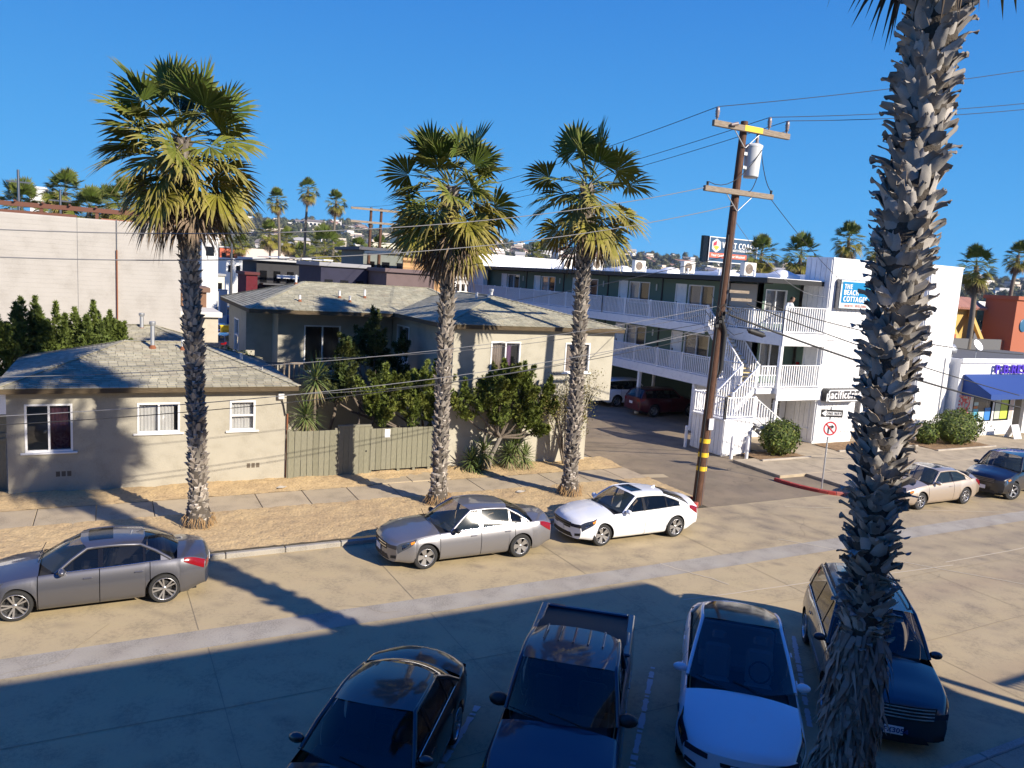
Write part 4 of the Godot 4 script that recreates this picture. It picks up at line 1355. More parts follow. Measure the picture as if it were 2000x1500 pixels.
	for i in 4:
		var sk := thing("roof_skylight", "low white roof dome between the air conditioners, " + dn[i] + " of the row", "skylight", Vector3(doms[i][0], 8.36, doms[i][1]), 0, "white domes on the motel roof")
		b = MB.new()
		b.slab(-0.7, 0.7, 0, 0.22, -0.55, 0.55, 0.02)
		put(b, "curb", M.white_paint, sk)
		b = MB.new()
		var rows := []
		for r in 7:
			var line := PackedVector3Array()
			for c in 9:
				var u := r / 6.0 * 2 - 1
				var w := c / 8.0 * 2 - 1
				line.append(Vector3(u * 0.68, 0.22 + 0.26 * (1 - pow(absf(u), 2.4)) * (1 - pow(absf(w), 2.4)), w * 0.53))
			rows.append(line)
		b.grid(rows)
		put(b, "dome", M.white_trim, sk)
	for i in 9:
		var vp := thing("roof_vent", "small pale vent pipe on the motel roof, " + ["nearest", "second", "third", "fourth", "fifth", "sixth", "seventh", "eighth", "farthest"][i] + " along the roof", "vent", Vector3(29.6 + 0.4 * (i % 3), 8.36, -30.2 - i * 3.1), 0, "vent pipes on the motel roof")
		b = MB.new()
		b.lathe([[0.0, 0.4], [0.075, 0.4], [0.075, 0.32], [0.05, 0.32], [0.05, 0.0]], 10)
		put(b, "pipe", M.pipe_white, vp)
	# billboard beyond the roof
	var bb := thing("billboard", "blue and orange air-conditioning billboard behind the utility pole", "billboard", Vector3(68, 0, -75))
	var T := Transform3D(Basis(Vector3.UP, 0.0), Vector3(65.6, 11.0, -75))
	b = tb(bb, T)
	b.slab(0, 8.0, 0, 3.0, -0.35, 0, 0.03)
	put(b, "panel", mat("bill_blue", lin(0.006, 0.055, 0.13), 0.6), bb)
	b = tb(bb, T)
	for q in [[-0.02, 8.02, 2.96, 3.06], [-0.02, 8.02, -0.06, 0.04]]: b.slab(q[0], q[1], q[2], q[3], 0.0, 0.05)
	for q in [[-0.02, 0.06], [7.94, 8.02]]: b.slab(q[0], q[1], 0.041, 2.959, 0.0, 0.05)
	put(b, "border", M.white_trim, bb)
	b = tb(bb, T)
	b.slab(-0.85, -0.02, -0.1, 3.1, -0.6, -0.1)
	put(b, "side_case", M.black_gloss, bb)
	b = tb(bb, T)
	b.slab(0.05, 6.3, 0.5, 1.1, 0.0, 0.03)
	put(b, "orange_band", mat("bill_orange", lin(0.62, 0.11, 0.05), 0.5), bb)
	b = tb(bb, T)
	var hexa := []
	for i in 6: hexa.append(Vector3(1.15 + sin(TAU * i / 6.0) * 0.8, 2.0 + cos(TAU * i / 6.0) * 0.85, 0.0))
	b.plate(hexa, Vector3(0, 0, 0.03))
	put(b, "emblem_rim", M.white_trim, bb)
	b = tb(bb, T)
	b.col = Color(0.55, 0.04, 0.07)
	b.plate([Vector3(0.62, 2.3, 0.03), Vector3(1.15, 2.62, 0.03), Vector3(1.15, 2.05, 0.03), Vector3(0.62, 1.9, 0.03)], Vector3(0, 0, 0.02))
	b.col = Color(0.75, 0.42, 0.06)
	b.plate([Vector3(0.62, 1.85, 0.03), Vector3(1.15, 2.0, 0.03), Vector3(1.68, 1.85, 0.03), Vector3(1.15, 1.38, 0.03)], Vector3(0, 0, 0.02))
	b.col = Color(0.8, 0.8, 0.8)
	b.plate([Vector3(1.2, 2.6, 0.03), Vector3(1.68, 2.3, 0.03), Vector3(1.68, 1.92, 0.03), Vector3(1.2, 2.05, 0.03)], Vector3(0, 0, 0.018))
	put(b, "emblem", M.matte, bb)
	for l in [["WEST COAST", 0.78, 4.85, 2.12], ["AIR CONDITIONING & HEAT", 0.26, 4.95, 1.55], ["Your Comfort is Our Mission!", 0.3, 3.2, 0.8]]:
		var o := letters(l[0], l[1], 0.03, Transform3D.IDENTITY, M.white_trim, "lettering", bb)
		var aw: float = o.mesh.get_aabb().size.x
		var fit := minf(1.0, 5.6 / aw)
		o.transform = bb.global_transform.affine_inverse() * T * Transform3D(Basis.from_scale(Vector3(fit, fit * 1.05, 1)), Vector3(l[2], l[3], 0.045))
	b = wb(bb)
	b.tube([Vector3(69.6, 0, -75.3), Vector3(69.6, 11, -75.3)], [0.3], 12)
	put(b, "mast", M.alloy_dark, bb)

# ---------------------------------------------------------------- shop with the blue awning, terracotta mall behind
func build_restaurant() -> void:
	rng.seed = 88
	var t := thing("restaurant_building", "low white restaurant with a blue awning and purple roof lettering", "restaurant", Vector3(50, 0, -30))
	var Z := face_z(-26.6)
	var wh := Color(1, 1, 1)
	wall(t, "wall", M.white_paint, wh, Z, 42.35, 62, 0, 4.6, 0.25, [[44.0, 45.9, 0.95, 2.75], [46.1, 47.6, 0.95, 2.75], [48.1, 49.2, 0.1, 2.7], [49.6, 54.0, 0.95, 2.75]])
	bx(t, "wall", M.white_paint, 42.35, 42.6, 0, 4.6, -40, -26.86)
	bx(t, "cornice", M.white_paint, 42.3, 62, 4.38, 4.66, -26.6, -26.48, 0.02)
	bx(t, "roof", mat("tar_roof", lin(0.12, 0.12, 0.12), 0.95), 42.6, 62, 4.2, 4.3, -40, -26.86)
	bx(t, "rear_parapet", M.tar_roof, 42.6, 62, 4.3, 5.1, -36.2, -36.0)
	window(t, Z, 44.0, 45.9, 0.95, 2.75, "fixed", "", M.black_trim, false)
	window(t, Z, 46.1, 47.6, 0.95, 2.75, "fixed", "", M.black_trim, false)
	window(t, Z, 49.6, 54.0, 0.95, 2.75, "slider", "", M.black_trim, false)
	room(t, Z, 48.1, 49.2, 1.05, 2.7, 2.4)
	# posters in the windows: flat prints of loose colour
	var pc := [[44.1, 44.6, 1.05, 1.7, Color(0.1, 0.42, 0.6)], [44.65, 45.2, 1.0, 1.55, Color(0.5, 0.62, 0.6)], [45.25, 45.8, 1.0, 1.75, Color(0.04, 0.2, 0.55)], [44.15, 44.55, 1.9, 2.1, Color(0.45, 0.6, 0.62)], [44.1, 44.5, 1.72, 1.86, Color(0.6, 0.2, 0.05)], [46.2, 46.75, 1.05, 2.65, Color(0.5, 0.55, 0.45)], [46.8, 47.5, 1.05, 2.65, Color(0.5, 0.6, 0.08)], [47.68, 48.0, 1.0, 2.7, Color(0.55, 0.42, 0.38)]]
	for p in pc:
		panel(t, "poster", M.satin, p[4], Z, p[0], p[1], p[2], p[3], -0.03 if p[0] < 47.6 else 0.0, -0.024 if p[0] < 47.6 else 0.01)
	# red and white painted shutter beside the tower
	var art := tb(t, Z)
	var cells := [Color(0.55, 0.03, 0.05), Color(0.62, 0.6, 0.58), Color(0.62, 0.1, 0.1), Color(0.35, 0.4, 0.42), Color(0.6, 0.05, 0.06)]
	for i in 14:
		for j in 26:
			var n := blot(i * 0.22, j * 0.13, 1.0, 12.0) + 0.25 * rng.randf_range(-1, 1)
			art.col = cells[clampi(int((n + 0.55) * 4.2), 0, 4)]
			art.slab(42.62 + i * 0.075, 42.62 + i * 0.075 + 0.073, 0.15 + j * 0.1, 0.15 + j * 0.1 + 0.098, 0.0, 0.02)
	put(art, "painted_shutter", M.satin, t)
	for i in 7:
		panel(t, "paw_mark", M.black_trim, wh, Z, 43.9 + i * 0.42, 44.0 + i * 0.42, 0.35 + 0.22 * ((i * 5) % 3), 0.47 + 0.22 * ((i * 5) % 3), 0.0, 0.012, 0.01)
	# awning: sloping cover, valance, end cheeks
	var aw := node("awning", t)
	var blue := mat("awning_blue", lin(0.012, 0.05, 0.22), 0.8)
	var b := wb(aw)
	b.quad(Vector3(42.7, 3.75, -26.55), Vector3(62, 3.75, -26.55), Vector3(62, 2.85, -24.9), Vector3(42.7, 2.85, -24.9))
	b.quad(Vector3(42.7, 3.73, -26.55), Vector3(42.7, 2.83, -24.9), Vector3(62, 2.83, -24.9), Vector3(62, 3.73, -26.55))
	put(b, "cover", blue, aw)
	bx(aw, "valance", blue, 42.7, 62, 2.55, 2.85, -24.91, -24.89)
	b = wb(aw)
	b.plate([Vector3(42.7, 3.74, -26.54), Vector3(42.7, 2.84, -24.91), Vector3(42.7, 2.56, -24.91), Vector3(42.7, 2.56, -26.54)], Vector3(-0.015, 0, 0))
	put(b, "cheek", blue, aw)
	var s := letters("P.B.RESTAURANT", 0.5, 0.1, Transform3D.IDENTITY, mat("purple_letter", lin(0.06, 0.02, 0.42), 0.4), "lettering", t, 1.25)
	var w: float = s.mesh.get_aabb().size.x * 1.25
	s.position = t.global_transform.affine_inverse() * Vector3(45.3 + w / 2, 4.05, -26.42)
	# roof clutter
	var cl := [["roof_duct", "grey bent roof duct behind the restaurant cornice", 43.9, -30.5], ["roof_fan", "rounded grey kitchen exhaust fan on the restaurant roof", 46.2, -30.0], ["satellite_dish", "tan satellite dish on the restaurant roof", 47.8, -29.2]]
	for i in 3:
		var o := thing(cl[i][0], cl[i][1], ["duct", "exhaust fan", "satellite dish"][i], Vector3(cl[i][2], 4.3, cl[i][3]))
		b = MB.new()
		if i == 0:
			b.box(Vector3(0, 0.4, 0), Vector3(1.0, 0.8, 0.7), Basis.IDENTITY, 0.04)
			b.box(Vector3(0.8, 0.3, 0), Vector3(0.9, 0.4, 0.5), Basis(Vector3.BACK, -0.4), 0.04)
			put(b, "case", M.galvanised, o)
		elif i == 1:
			b.lathe([[0.3, 0], [0.3, 0.3], [0.5, 0.34], [0.52, 0.6], [0.36, 0.85], [0.0, 0.9]], 18)
			put(b, "hood", M.galvanised, o)
		else:
			b.lathe([[0.0, 0.0], [0.2, 0.03], [0.38, 0.12]], 18, Vector3(0, 0.85, 0), Basis(Vector3.RIGHT, 1.0))
			b.col = Color(0.5, 0.36, 0.22)
			put(b, "dish", M.satin, o)
			b = MB.new()
			b.tube([Vector3.ZERO, Vector3(0, 0.9, 0)], [0.03], 6)
			put(b, "mast", M.galvanised, o)
	# sandwich board by the window
	var sb := thing("sandwich_board", "white A-frame pavement sign beneath the restaurant windows", "sign", Vector3(46.6, 0.11, -25.6))
	for k in [-1, 1]:
		b = MB.new()
		b.box(Vector3(0, 0.4, k * 0.16), Vector3(0.75, 0.84, 0.03), Basis(Vector3.RIGHT, -k * 0.35), 0.01)
		put(b, "board", M.plate, sb)
	# terracotta mall
	var m := thing("terracotta_mall", "terracotta and yellow stucco mall with square towers and tiled roof", "building", Vector3(72, 0, -50))
	var ter := mat("terracotta", lin(0.36, 0.115, 0.06), 0.9)
	var yel := mat("mall_yellow", lin(0.5, 0.34, 0.1), 0.9)
	bx(m, "tower", ter, 63.0, 66.2, 0, 8.6, -47.5, -44.5)
	bx(m, "tower_top", mat("mall_cream", lin(0.6, 0.48, 0.3), 0.9), 62.9, 66.3, 8.6, 9.5, -47.6, -44.4)
	bx(m, "tower", ter, 76.5, 79.5, 0, 8.4, -46.5, -43.5)
	bx(m, "tower_cap", ter, 76.3, 79.7, 8.4, 8.75, -46.7, -43.3)
	bx(m, "wall", ter, 59.5, 69.0, 0, 4.9, -44.6, -44.2)
	bx(m, "wall", yel, 66.2, 76.5, 3.5, 7.3, -47.6, -47.2)
	bx(m, "wall", ter, 66.2, 76.5, 0, 3.4, -52.4, -52.0)
	bx(m, "arcade_ceiling", yel, 66.2, 76.5, 3.4, 3.5, -52.0, -44.6)
	bx(m, "beam", ter, 69.0, 76.5, 3.3, 4.4, -44.6, -44.2)
	bx(m, "wall", ter, 79.7, 95, 0, 6.5, -45, -44.5)
	for x in [69.5, 73.2]:
		b = wb(m)
		b.plate([Vector3(x, 4.4, -44.4), Vector3(x + 1.6, 7.2, -47.0), Vector3(x + 1.6, 6.6, -47.0), Vector3(x, 3.9, -44.4)], Vector3(0.5, 0, 0))
		put(b, "buttress", yel, m)
	var tiles := node("tiled_roof", m)
	for i in 34:
		b = wb(tiles, Color(0.40, 0.2, 0.15) * (0.85 + 0.3 * rng.randf()))
		b.tube([Vector3(66.4 + i * 0.3, 7.3, -46.2), Vector3(66.4 + i * 0.3, 8.3, -48.0)], [0.15], 6)
		put(b, "tile_row", M.matte, tiles)
	b = wb(m)
	b.lathe([[0.0, 0.1], [0.62, 0.1], [0.62, 0.0]], 20, Vector3(78, 6.0, -43.5), Basis(Vector3.RIGHT, PI / 2))
	put(b, "round_emblem", mat("mall_blue", lin(0.03, 0.12, 0.22), 0.4), m)
	# round hedges in the beds
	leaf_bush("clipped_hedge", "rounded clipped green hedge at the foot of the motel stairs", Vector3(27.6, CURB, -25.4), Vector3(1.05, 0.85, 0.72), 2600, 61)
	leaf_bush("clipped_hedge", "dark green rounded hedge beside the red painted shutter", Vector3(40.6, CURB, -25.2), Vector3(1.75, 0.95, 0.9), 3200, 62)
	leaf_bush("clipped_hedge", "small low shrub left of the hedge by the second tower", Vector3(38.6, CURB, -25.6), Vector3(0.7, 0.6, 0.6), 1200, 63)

# ---------------------------------------------------------------- fan palms
var fronds := {}

func frond_mesh(theta: float, lp: float, R: float, seed_: int, tone: Color, tip: Color, segs: int, droop: float, ragged := 0.0) -> ArrayMesh:
	var r := RandomNumberGenerator.new()
	r.seed = seed_
	var b := MB.new()
	var th := deg_to_rad(theta)
	var sag := 0.16 * cos(th)
	var P := func(s: float): return Vector3(s * cos(th), s * sin(th) - sag * s * s, 0)
	var pts := []
	for i in 5: pts.append(P.call(lp * i / 4.0))
	b.col = tone.lerp(Color(0.2, 0.16, 0.05), 0.45)
	b.tube(pts, [0.03, 0.022, 0.018, 0.016, 0.014], 4, false)
	var end: Vector3 = pts[4]
	var d: Vector3 = (pts[4] - pts[3]).normalized()
	var side := Vector3(0, 0, 1).rotated(d, r.randf_range(-0.35, 0.35))
	var up := side.cross(d).normalized()
	if up.y < 0: up = -up
	var spread := deg_to_rad(100.0 + 12.0 * r.randf())
	var da := 2.0 * spread / segs
	for i in segs:
		var a := -spread + (i + 0.5) * da + r.randf_range(-0.02, 0.02)
		var dir := (d * cos(a) + side * sin(a) + up * (0.22 * absf(sin(a)) + r.randf_range(-0.05, 0.05) * (1.0 + ragged * 3.0))).normalized()
		var across := (-d * sin(a) + side * cos(a)).normalized()
		if ragged > 0.0 and r.randf() < ragged * 0.4: continue
		var L := R * (0.7 + 0.3 * cos(a * 0.62)) * r.randf_range(0.9, 1.06)
		var k := r.randf_range(0.8, 1.15)
		var split := 0.6
		var dr := droop * r.randf_range(0.7, 1.35)
		var prev := []
		for q in [0.03, 0.32, split, 0.8, 1.0]:
			var rr: float = q * L
			var hw: float = minf(rr, split * L) * tan(da / 2) * 1.02 * (1.0 - ragged * 0.5)
			if q > split: hw *= (1.0 - (q - split) / (1.0 - split)) * 0.8 + 0.02
			var fall: float = dr * pow(maxf(0.0, q - 0.42), 1.7) * L
			var c: Vector3 = end + dir * (rr - fall * 0.35) + Vector3(0, -fall, 0)
			var fold: Vector3 = up * hw * 0.45
			var now := [c - across * hw - fold * 0.5, c + fold * 0.5, c + across * hw - fold * 0.5]
			if prev.size() > 0:
				b.col = tone.lerp(tip, clampf((q - 0.55) * 1.6, 0, 1)) * k
				if q == 1.0:
					b.tri(prev[0], now[1], prev[1])
					b.tri(prev[1], now[1], prev[2])
				else:
					b.quad(prev[0], now[0], now[1], prev[1])
					b.quad(prev[1], now[1], now[2], prev[2])
			prev = now
	return b.mesh()

func make_fronds() -> void:
	var young := Color(0.075, 0.11, 0.018)
	var mid := Color(0.115, 0.135, 0.018)
	var old := Color(0.21, 0.18, 0.025)
	var dead := Color(0.20, 0.145, 0.095)
	var k := 0
	for th in [80, 62, 45, 28, 12, -4, -20, -36, -50]:
		fronds[th] = []
		for v in 2:
			var tone := young if th > 40 else (mid if th > -10 else old.lerp(mid, 0.35))
			var tip := tone.lerp(Color(0.34, 0.26, 0.1), 0.35 if th > 0 else 0.75)
			fronds[th].append(frond_mesh(th, 1.25 - 0.3 * v, 1.1 + 0.08 * v, 100 + k, tone, tip, 22, 0.25 + 0.26 * (1.0 - th / 80.0), 0.0 if th > 20 else 0.12))
			k += 1
	fronds["dead"] = []
	for th in [-58, -70, -78, -84]:
		fronds["dead"].append(frond_mesh(th, 0.95, 1.0, 300 + th, dead, dead * 0.8, 22, 0.8, 0.55))

func palm(label: String, base: Vector3, top: Vector3, n: int, n_dead: int, seed_: int, scale_ := 1.0) -> Node3D:
	var r := RandomNumberGenerator.new()
	r.seed = seed_
	var t := thing("fan_palm", label, "palm tree", base, 0, "fan palms along the street")
	var off := top - base
	var at := func(y: float): return Vector3(off.x * pow(maxf(y, 0.0) / off.y, 1.6), y, off.z * pow(maxf(y, 0.0) / off.y, 1.6))
	var b := MB.new()
	var pts := []
	var rad := []
	for i in 25:
		var y := off.y * i / 24.0
		pts.append(at.call(y - 0.05))
		rad.append((0.19 + 0.17 * exp(-y * 1.4) + 0.03 * sin(i * 2.1)) * (1.0 if y < off.y - 1.2 else 1.12))
	b.col = Color(0.42, 0.4, 0.38)  # toned dark, so shade in the gaps between stubs is painted in
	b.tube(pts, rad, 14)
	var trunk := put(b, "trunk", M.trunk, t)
	# stubs of cut leaf stalks spiralling up the trunk
	b = MB.new()
	var y := 0.2
	var k := 0
	while y < off.y - 0.1:
		var a := k * 2.39996 + r.randf_range(-0.22, 0.22)
		var c: Vector3 = at.call(y + r.randf_range(-0.06, 0.06))
		var o := Vector3(cos(a), 0, sin(a))
		var s := Vector3(-sin(a), 0, cos(a))
		var L := r.randf_range(0.09, 0.2) * (0.5 if y < 1.3 else 1.0)
		var w := r.randf_range(0.04, 0.085)
		var root := c + o * (0.175 + 0.16 * exp(-y * 1.4))
		var tipp := root + o * L * r.randf_range(0.55, 1.0) + Vector3(0, L * r.randf_range(0.2, 1.1), 0) + s * r.randf_range(-0.06, 0.06)
		var lo := root + Vector3(0, -0.1, 0)
		var hi := root + Vector3(0, 0.06, 0)
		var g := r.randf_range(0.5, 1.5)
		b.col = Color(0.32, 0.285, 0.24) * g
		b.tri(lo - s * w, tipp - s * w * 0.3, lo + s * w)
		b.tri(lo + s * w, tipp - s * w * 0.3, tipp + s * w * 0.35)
		b.col = Color(0.42, 0.375, 0.315) * g  # top face painted lighter, as if lit from above
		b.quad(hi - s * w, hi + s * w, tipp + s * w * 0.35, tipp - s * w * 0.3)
		b.col = Color(0.2, 0.17, 0.14) * g  # side faces painted darker, as if in shade
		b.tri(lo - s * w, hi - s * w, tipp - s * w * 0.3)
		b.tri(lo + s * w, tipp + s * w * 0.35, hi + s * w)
		y += 0.0125
		k += 1
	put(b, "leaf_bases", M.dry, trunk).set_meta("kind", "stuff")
	# fibre tuft at the foot
	b = MB.new()
	for i in 160:
		var a := r.randf() * TAU
		var o := Vector3(cos(a), 0, sin(a))
		b.col = Color(0.38, 0.24, 0.11) * r.randf_range(0.6, 1.2)
		var p := o * r.randf_range(0.3, 0.42) + Vector3(0, r.randf_range(0.1, 0.4), 0)
		b.tri(p, p + Vector3(0.02, 0, 0.01), p + o * r.randf_range(0.02, 0.14) + Vector3(r.randf_range(-0.06, 0.06), -r.randf_range(0.12, 0.3), 0))
	put(b, "root_fibre", M.dry, trunk).set_meta("kind", "stuff")
	crown(t, off, n, n_dead, r, scale_)
	return t

func crown(t: Node3D, off: Vector3, n: int, n_dead: int, r: RandomNumberGenerator, scale_: float) -> Node3D:
	var cr := node("crown", t)
	cr.position = off
	var angles := [80, 62, 45, 28, 12, -4, -20, -36, -50]
	for i in n:
		var q := clampi(int(9.0 * pow((i + 0.5) / n, 0.8)), 0, 8)
		var f: Mesh = fronds[angles[q]][r.randi() % 2]
		var a := i * 2.39996 + r.randf_range(-0.25, 0.25)
		var m := Basis(Vector3.UP, -a) * Basis(Vector3.BACK, r.randf_range(-0.22, 0.22)) * Basis(Vector3.RIGHT, r.randf_range(-0.7, 0.7))
		inst(f, "frond", M.leaf, cr, Transform3D(m.scaled(Vector3.ONE * scale_ * r.randf_range(0.88, 1.08)), Vector3(cos(a) * 0.14, -0.9 * q / 9.0 + 0.25, sin(a) * 0.14)))
	for i in n_dead:
		var f: Mesh = fronds["dead"][r.randi() % 4]
		var a := r.randf() * TAU
		inst(f, "dead_frond", M.dry, cr, Transform3D(Basis(Vector3.UP, -a).scaled(Vector3.ONE * scale_ * r.randf_range(0.8, 1.1)), Vector3(cos(a) * 0.2, -0.55 - r.randf() * 0.7, sin(a) * 0.2)))
	return cr

func build_palms() -> void:
	make_fronds()
	palm("tall fan palm on the sand verge in front of the cream cottage", Vector3(2.05, CURB, -22.35), Vector3(1.6, 10.7, -22.3), 56, 34, 7, 0.98)
	palm("fan palm behind the grey sedan with a thick skirt of dead fronds", Vector3(9.33, CURB, -22.5), Vector3(9.2, 10.3, -22.4), 52, 46, 9, 0.98)
	palm("slimmer fan palm on the verge behind the white sedan", Vector3(14.2, CURB, -22.25), Vector3(13.98, 10.85, -22.2), 38, 8, 13, 0.97)
	# distant palms: crown meshes shared between them
	var shapes := []
	for v in 3:
		var r := RandomNumberGenerator.new()
		r.seed = 900 + v
		var b := MB.new()
		var st := SurfaceTool.new()
		st.begin(Mesh.PRIMITIVE_TRIANGLES)
		for i in 34:
			var th: float = lerpf(82, -55, (i + 0.5) / 34.0)
			var key: int = [80, 62, 45, 28, 12, -4, -20, -36, -50][clampi(int(9.0 * (i + 0.5) / 34), 0, 8)]
			var a := i * 2.39996
			st.append_from(fronds[key][i % 2], 0, Transform3D(Basis(Vector3.UP, -a) * Basis(Vector3.RIGHT, r.randf_range(-0.3, 0.3)), Vector3(0, 0.2 - i * 0.02, 0)))
		for i in 12:
			var a := r.randf() * TAU
			st.append_from(fronds["dead"][i % 4], 0, Transform3D(Basis(Vector3.UP, -a), Vector3(cos(a) * 0.15, -0.5 - r.randf() * 0.6, sin(a) * 0.15)))
		shapes.append(st.commit())
	var far := [
		["tall palm standing clear of the clump above the blank white wall", -3.5, 12.2, -74.9, 0.95],
		["leftmost tall thin palm above the porch house roof", 21.3, 16.6, -118.1, 0.85], ["middle and tallest thin palm above the porch house roof", 26.6, 18.8, -122.1, 0.9], ["third thin palm beside the double power pole", 29.5, 17.0, -116.3, 0.85],
		["bushy palm at the far left end of the white wall", -6.2, 10.6, -69.7, 1.0], ["low bushy palm beside the white rooftop tank", -4.3, 10.4, -74.8, 0.85], ["bushy palm in the pair left of the big palm crown", -1.7, 10.8, -72.0, 0.95], ["slightly taller palm of the pair left of the big palm crown", -0.4, 11.4, -78.0, 0.95],
		["ragged thin palm just left of the big palm crown", 0.9, 11.6, -70.0, 0.9], ["round low palm above the right end of the white wall", 2.0, 9.7, -60.0, 0.6], ["far palm left of the thin palm trunk in town", 23.8, 12.3, -138.0, 1.15], ["far palm right of the leftmost thin trunk", 28.4, 11.9, -147.3, 1.1],
		["broad bushy palm above the dark flat roofs", 22.3, 9.6, -92.4, 1.35], ["small far palm in the town haze near the white box", 21.9, 10.6, -158.5, 1.0], ["far palm beside the twin power pole", 35.6, 10.4, -125.0, 1.0], ["far palm right of the twin power pole", 41.7, 11.4, -133.6, 1.0],
		["far low palm behind the dark flat roofs", 31.1, 9.3, -146.7, 1.1], ["palm above the motel tower", 73.1, 14.1, -60.7, 0.95], ["bushy palm left of the motel tower", 58.9, 11.4, -54.2, 1.05], ["palm half hidden behind the blue billboard", 60.4, 11.6, -60.8, 1.0],
		["thin palm between the motel tower and the big trunk", 94.6, 14.6, -73.8, 0.9], ["palm standing before the terracotta mall", 57.6, 10.6, -36.1, 0.78], ["thin palm at the right edge above the mall", 78.0, 12.7, -44.9, 0.7], ["far palm above the motel parapet", 72.5, 12.2, -131.3, 1.1], ["far low palm down the street on the left", 21.3, 8.7, -168.7, 1.0]]
	for i in far.size():
		var q: Array = far[i]
		var t := thing("distant_palm", q[0], "palm tree", Vector3(q[1], 0, q[3]), 0, "palms standing about the town")
		var b := MB.new()
		var bend := 0.5 * sin(i * 1.9)
		var pts := []
		var rad := []
		for k in 9:
			pts.append(Vector3(bend * sin(k / 8.0 * PI), q[2] * k / 8.0, 0))
			rad.append(0.26 - 0.10 * k / 8.0)
		b.col = Color(0.75, 0.72, 0.68)
		b.tube(pts, rad, 8)
		put(b, "trunk", M.trunk, t)
		inst(shapes[i % 3], "crown", M.leaf, t, Transform3D(Basis(Vector3.UP, i * 1.3).scaled(Vector3.ONE * q[4]), Vector3(0, q[2], 0)))

# the big palm right before the viewpoint
func boot_mesh(seed_: int) -> ArrayMesh:
	# a cut leaf stalk: wide base clasping the trunk, leaning up and out to a ragged, cupped end
	var r := RandomNumberGenerator.new()
	r.seed = seed_
	var b := MB.new()
	var L := r.randf_range(0.24, 0.36)
	var lean := r.randf_range(0.18, 0.5)
	var curl := r.randf_range(-0.1, 0.5)
	var wb0 := r.randf_range(0.085, 0.115)
	var endw := r.randf_range(0.25, 0.85)
	var skew := r.randf_range(-0.5, 0.5)
	var rows := []
	var back := []
	for i in 6:
		var q := i / 5.0
		var a := lean + curl * q
		var c := Vector3(0.01 + L * q * sin(a), L * q * cos(a) - 0.05, skew * 0.08 * q)
		var w := wb0 * lerpf(1.1, endw, pow(q, 1.4))
		var line := PackedVector3Array()
		var l2 := PackedVector3Array()
		for j in 5:
			var s := j / 4.0 * 2 - 1
			var cup := -0.05 * s * s * (1.0 - 0.4 * q)
			var p := c + Vector3(cup + r.randf_range(-0.005, 0.005), 0.0, s * w)
			if i == 5: p.y += r.randf_range(-0.05, 0.03) + 0.04 * skew * s
			line.append(p)
			l2.append(p + Vector3(-0.018 * (1 - 0.4 * absf(s)), -0.004, 0))
		rows.append(line)
		back.append(l2)
	var tone := Color(0.40, 0.37, 0.33) * r.randf_range(0.6, 1.4)
	b.col = tone
	b.grid(rows)
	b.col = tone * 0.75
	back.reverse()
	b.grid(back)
	back.reverse()
	b.col = Color(0.36, 0.28, 0.2)
	for j in 4:
		b.quad(rows[5][j], rows[5][j + 1], back[5][j + 1], back[5][j])
	for k in [0, 4]:
		for i in 5: b.quad(rows[i][k], rows[i + 1][k], back[i + 1][k], back[i][k])
	return b.mesh()

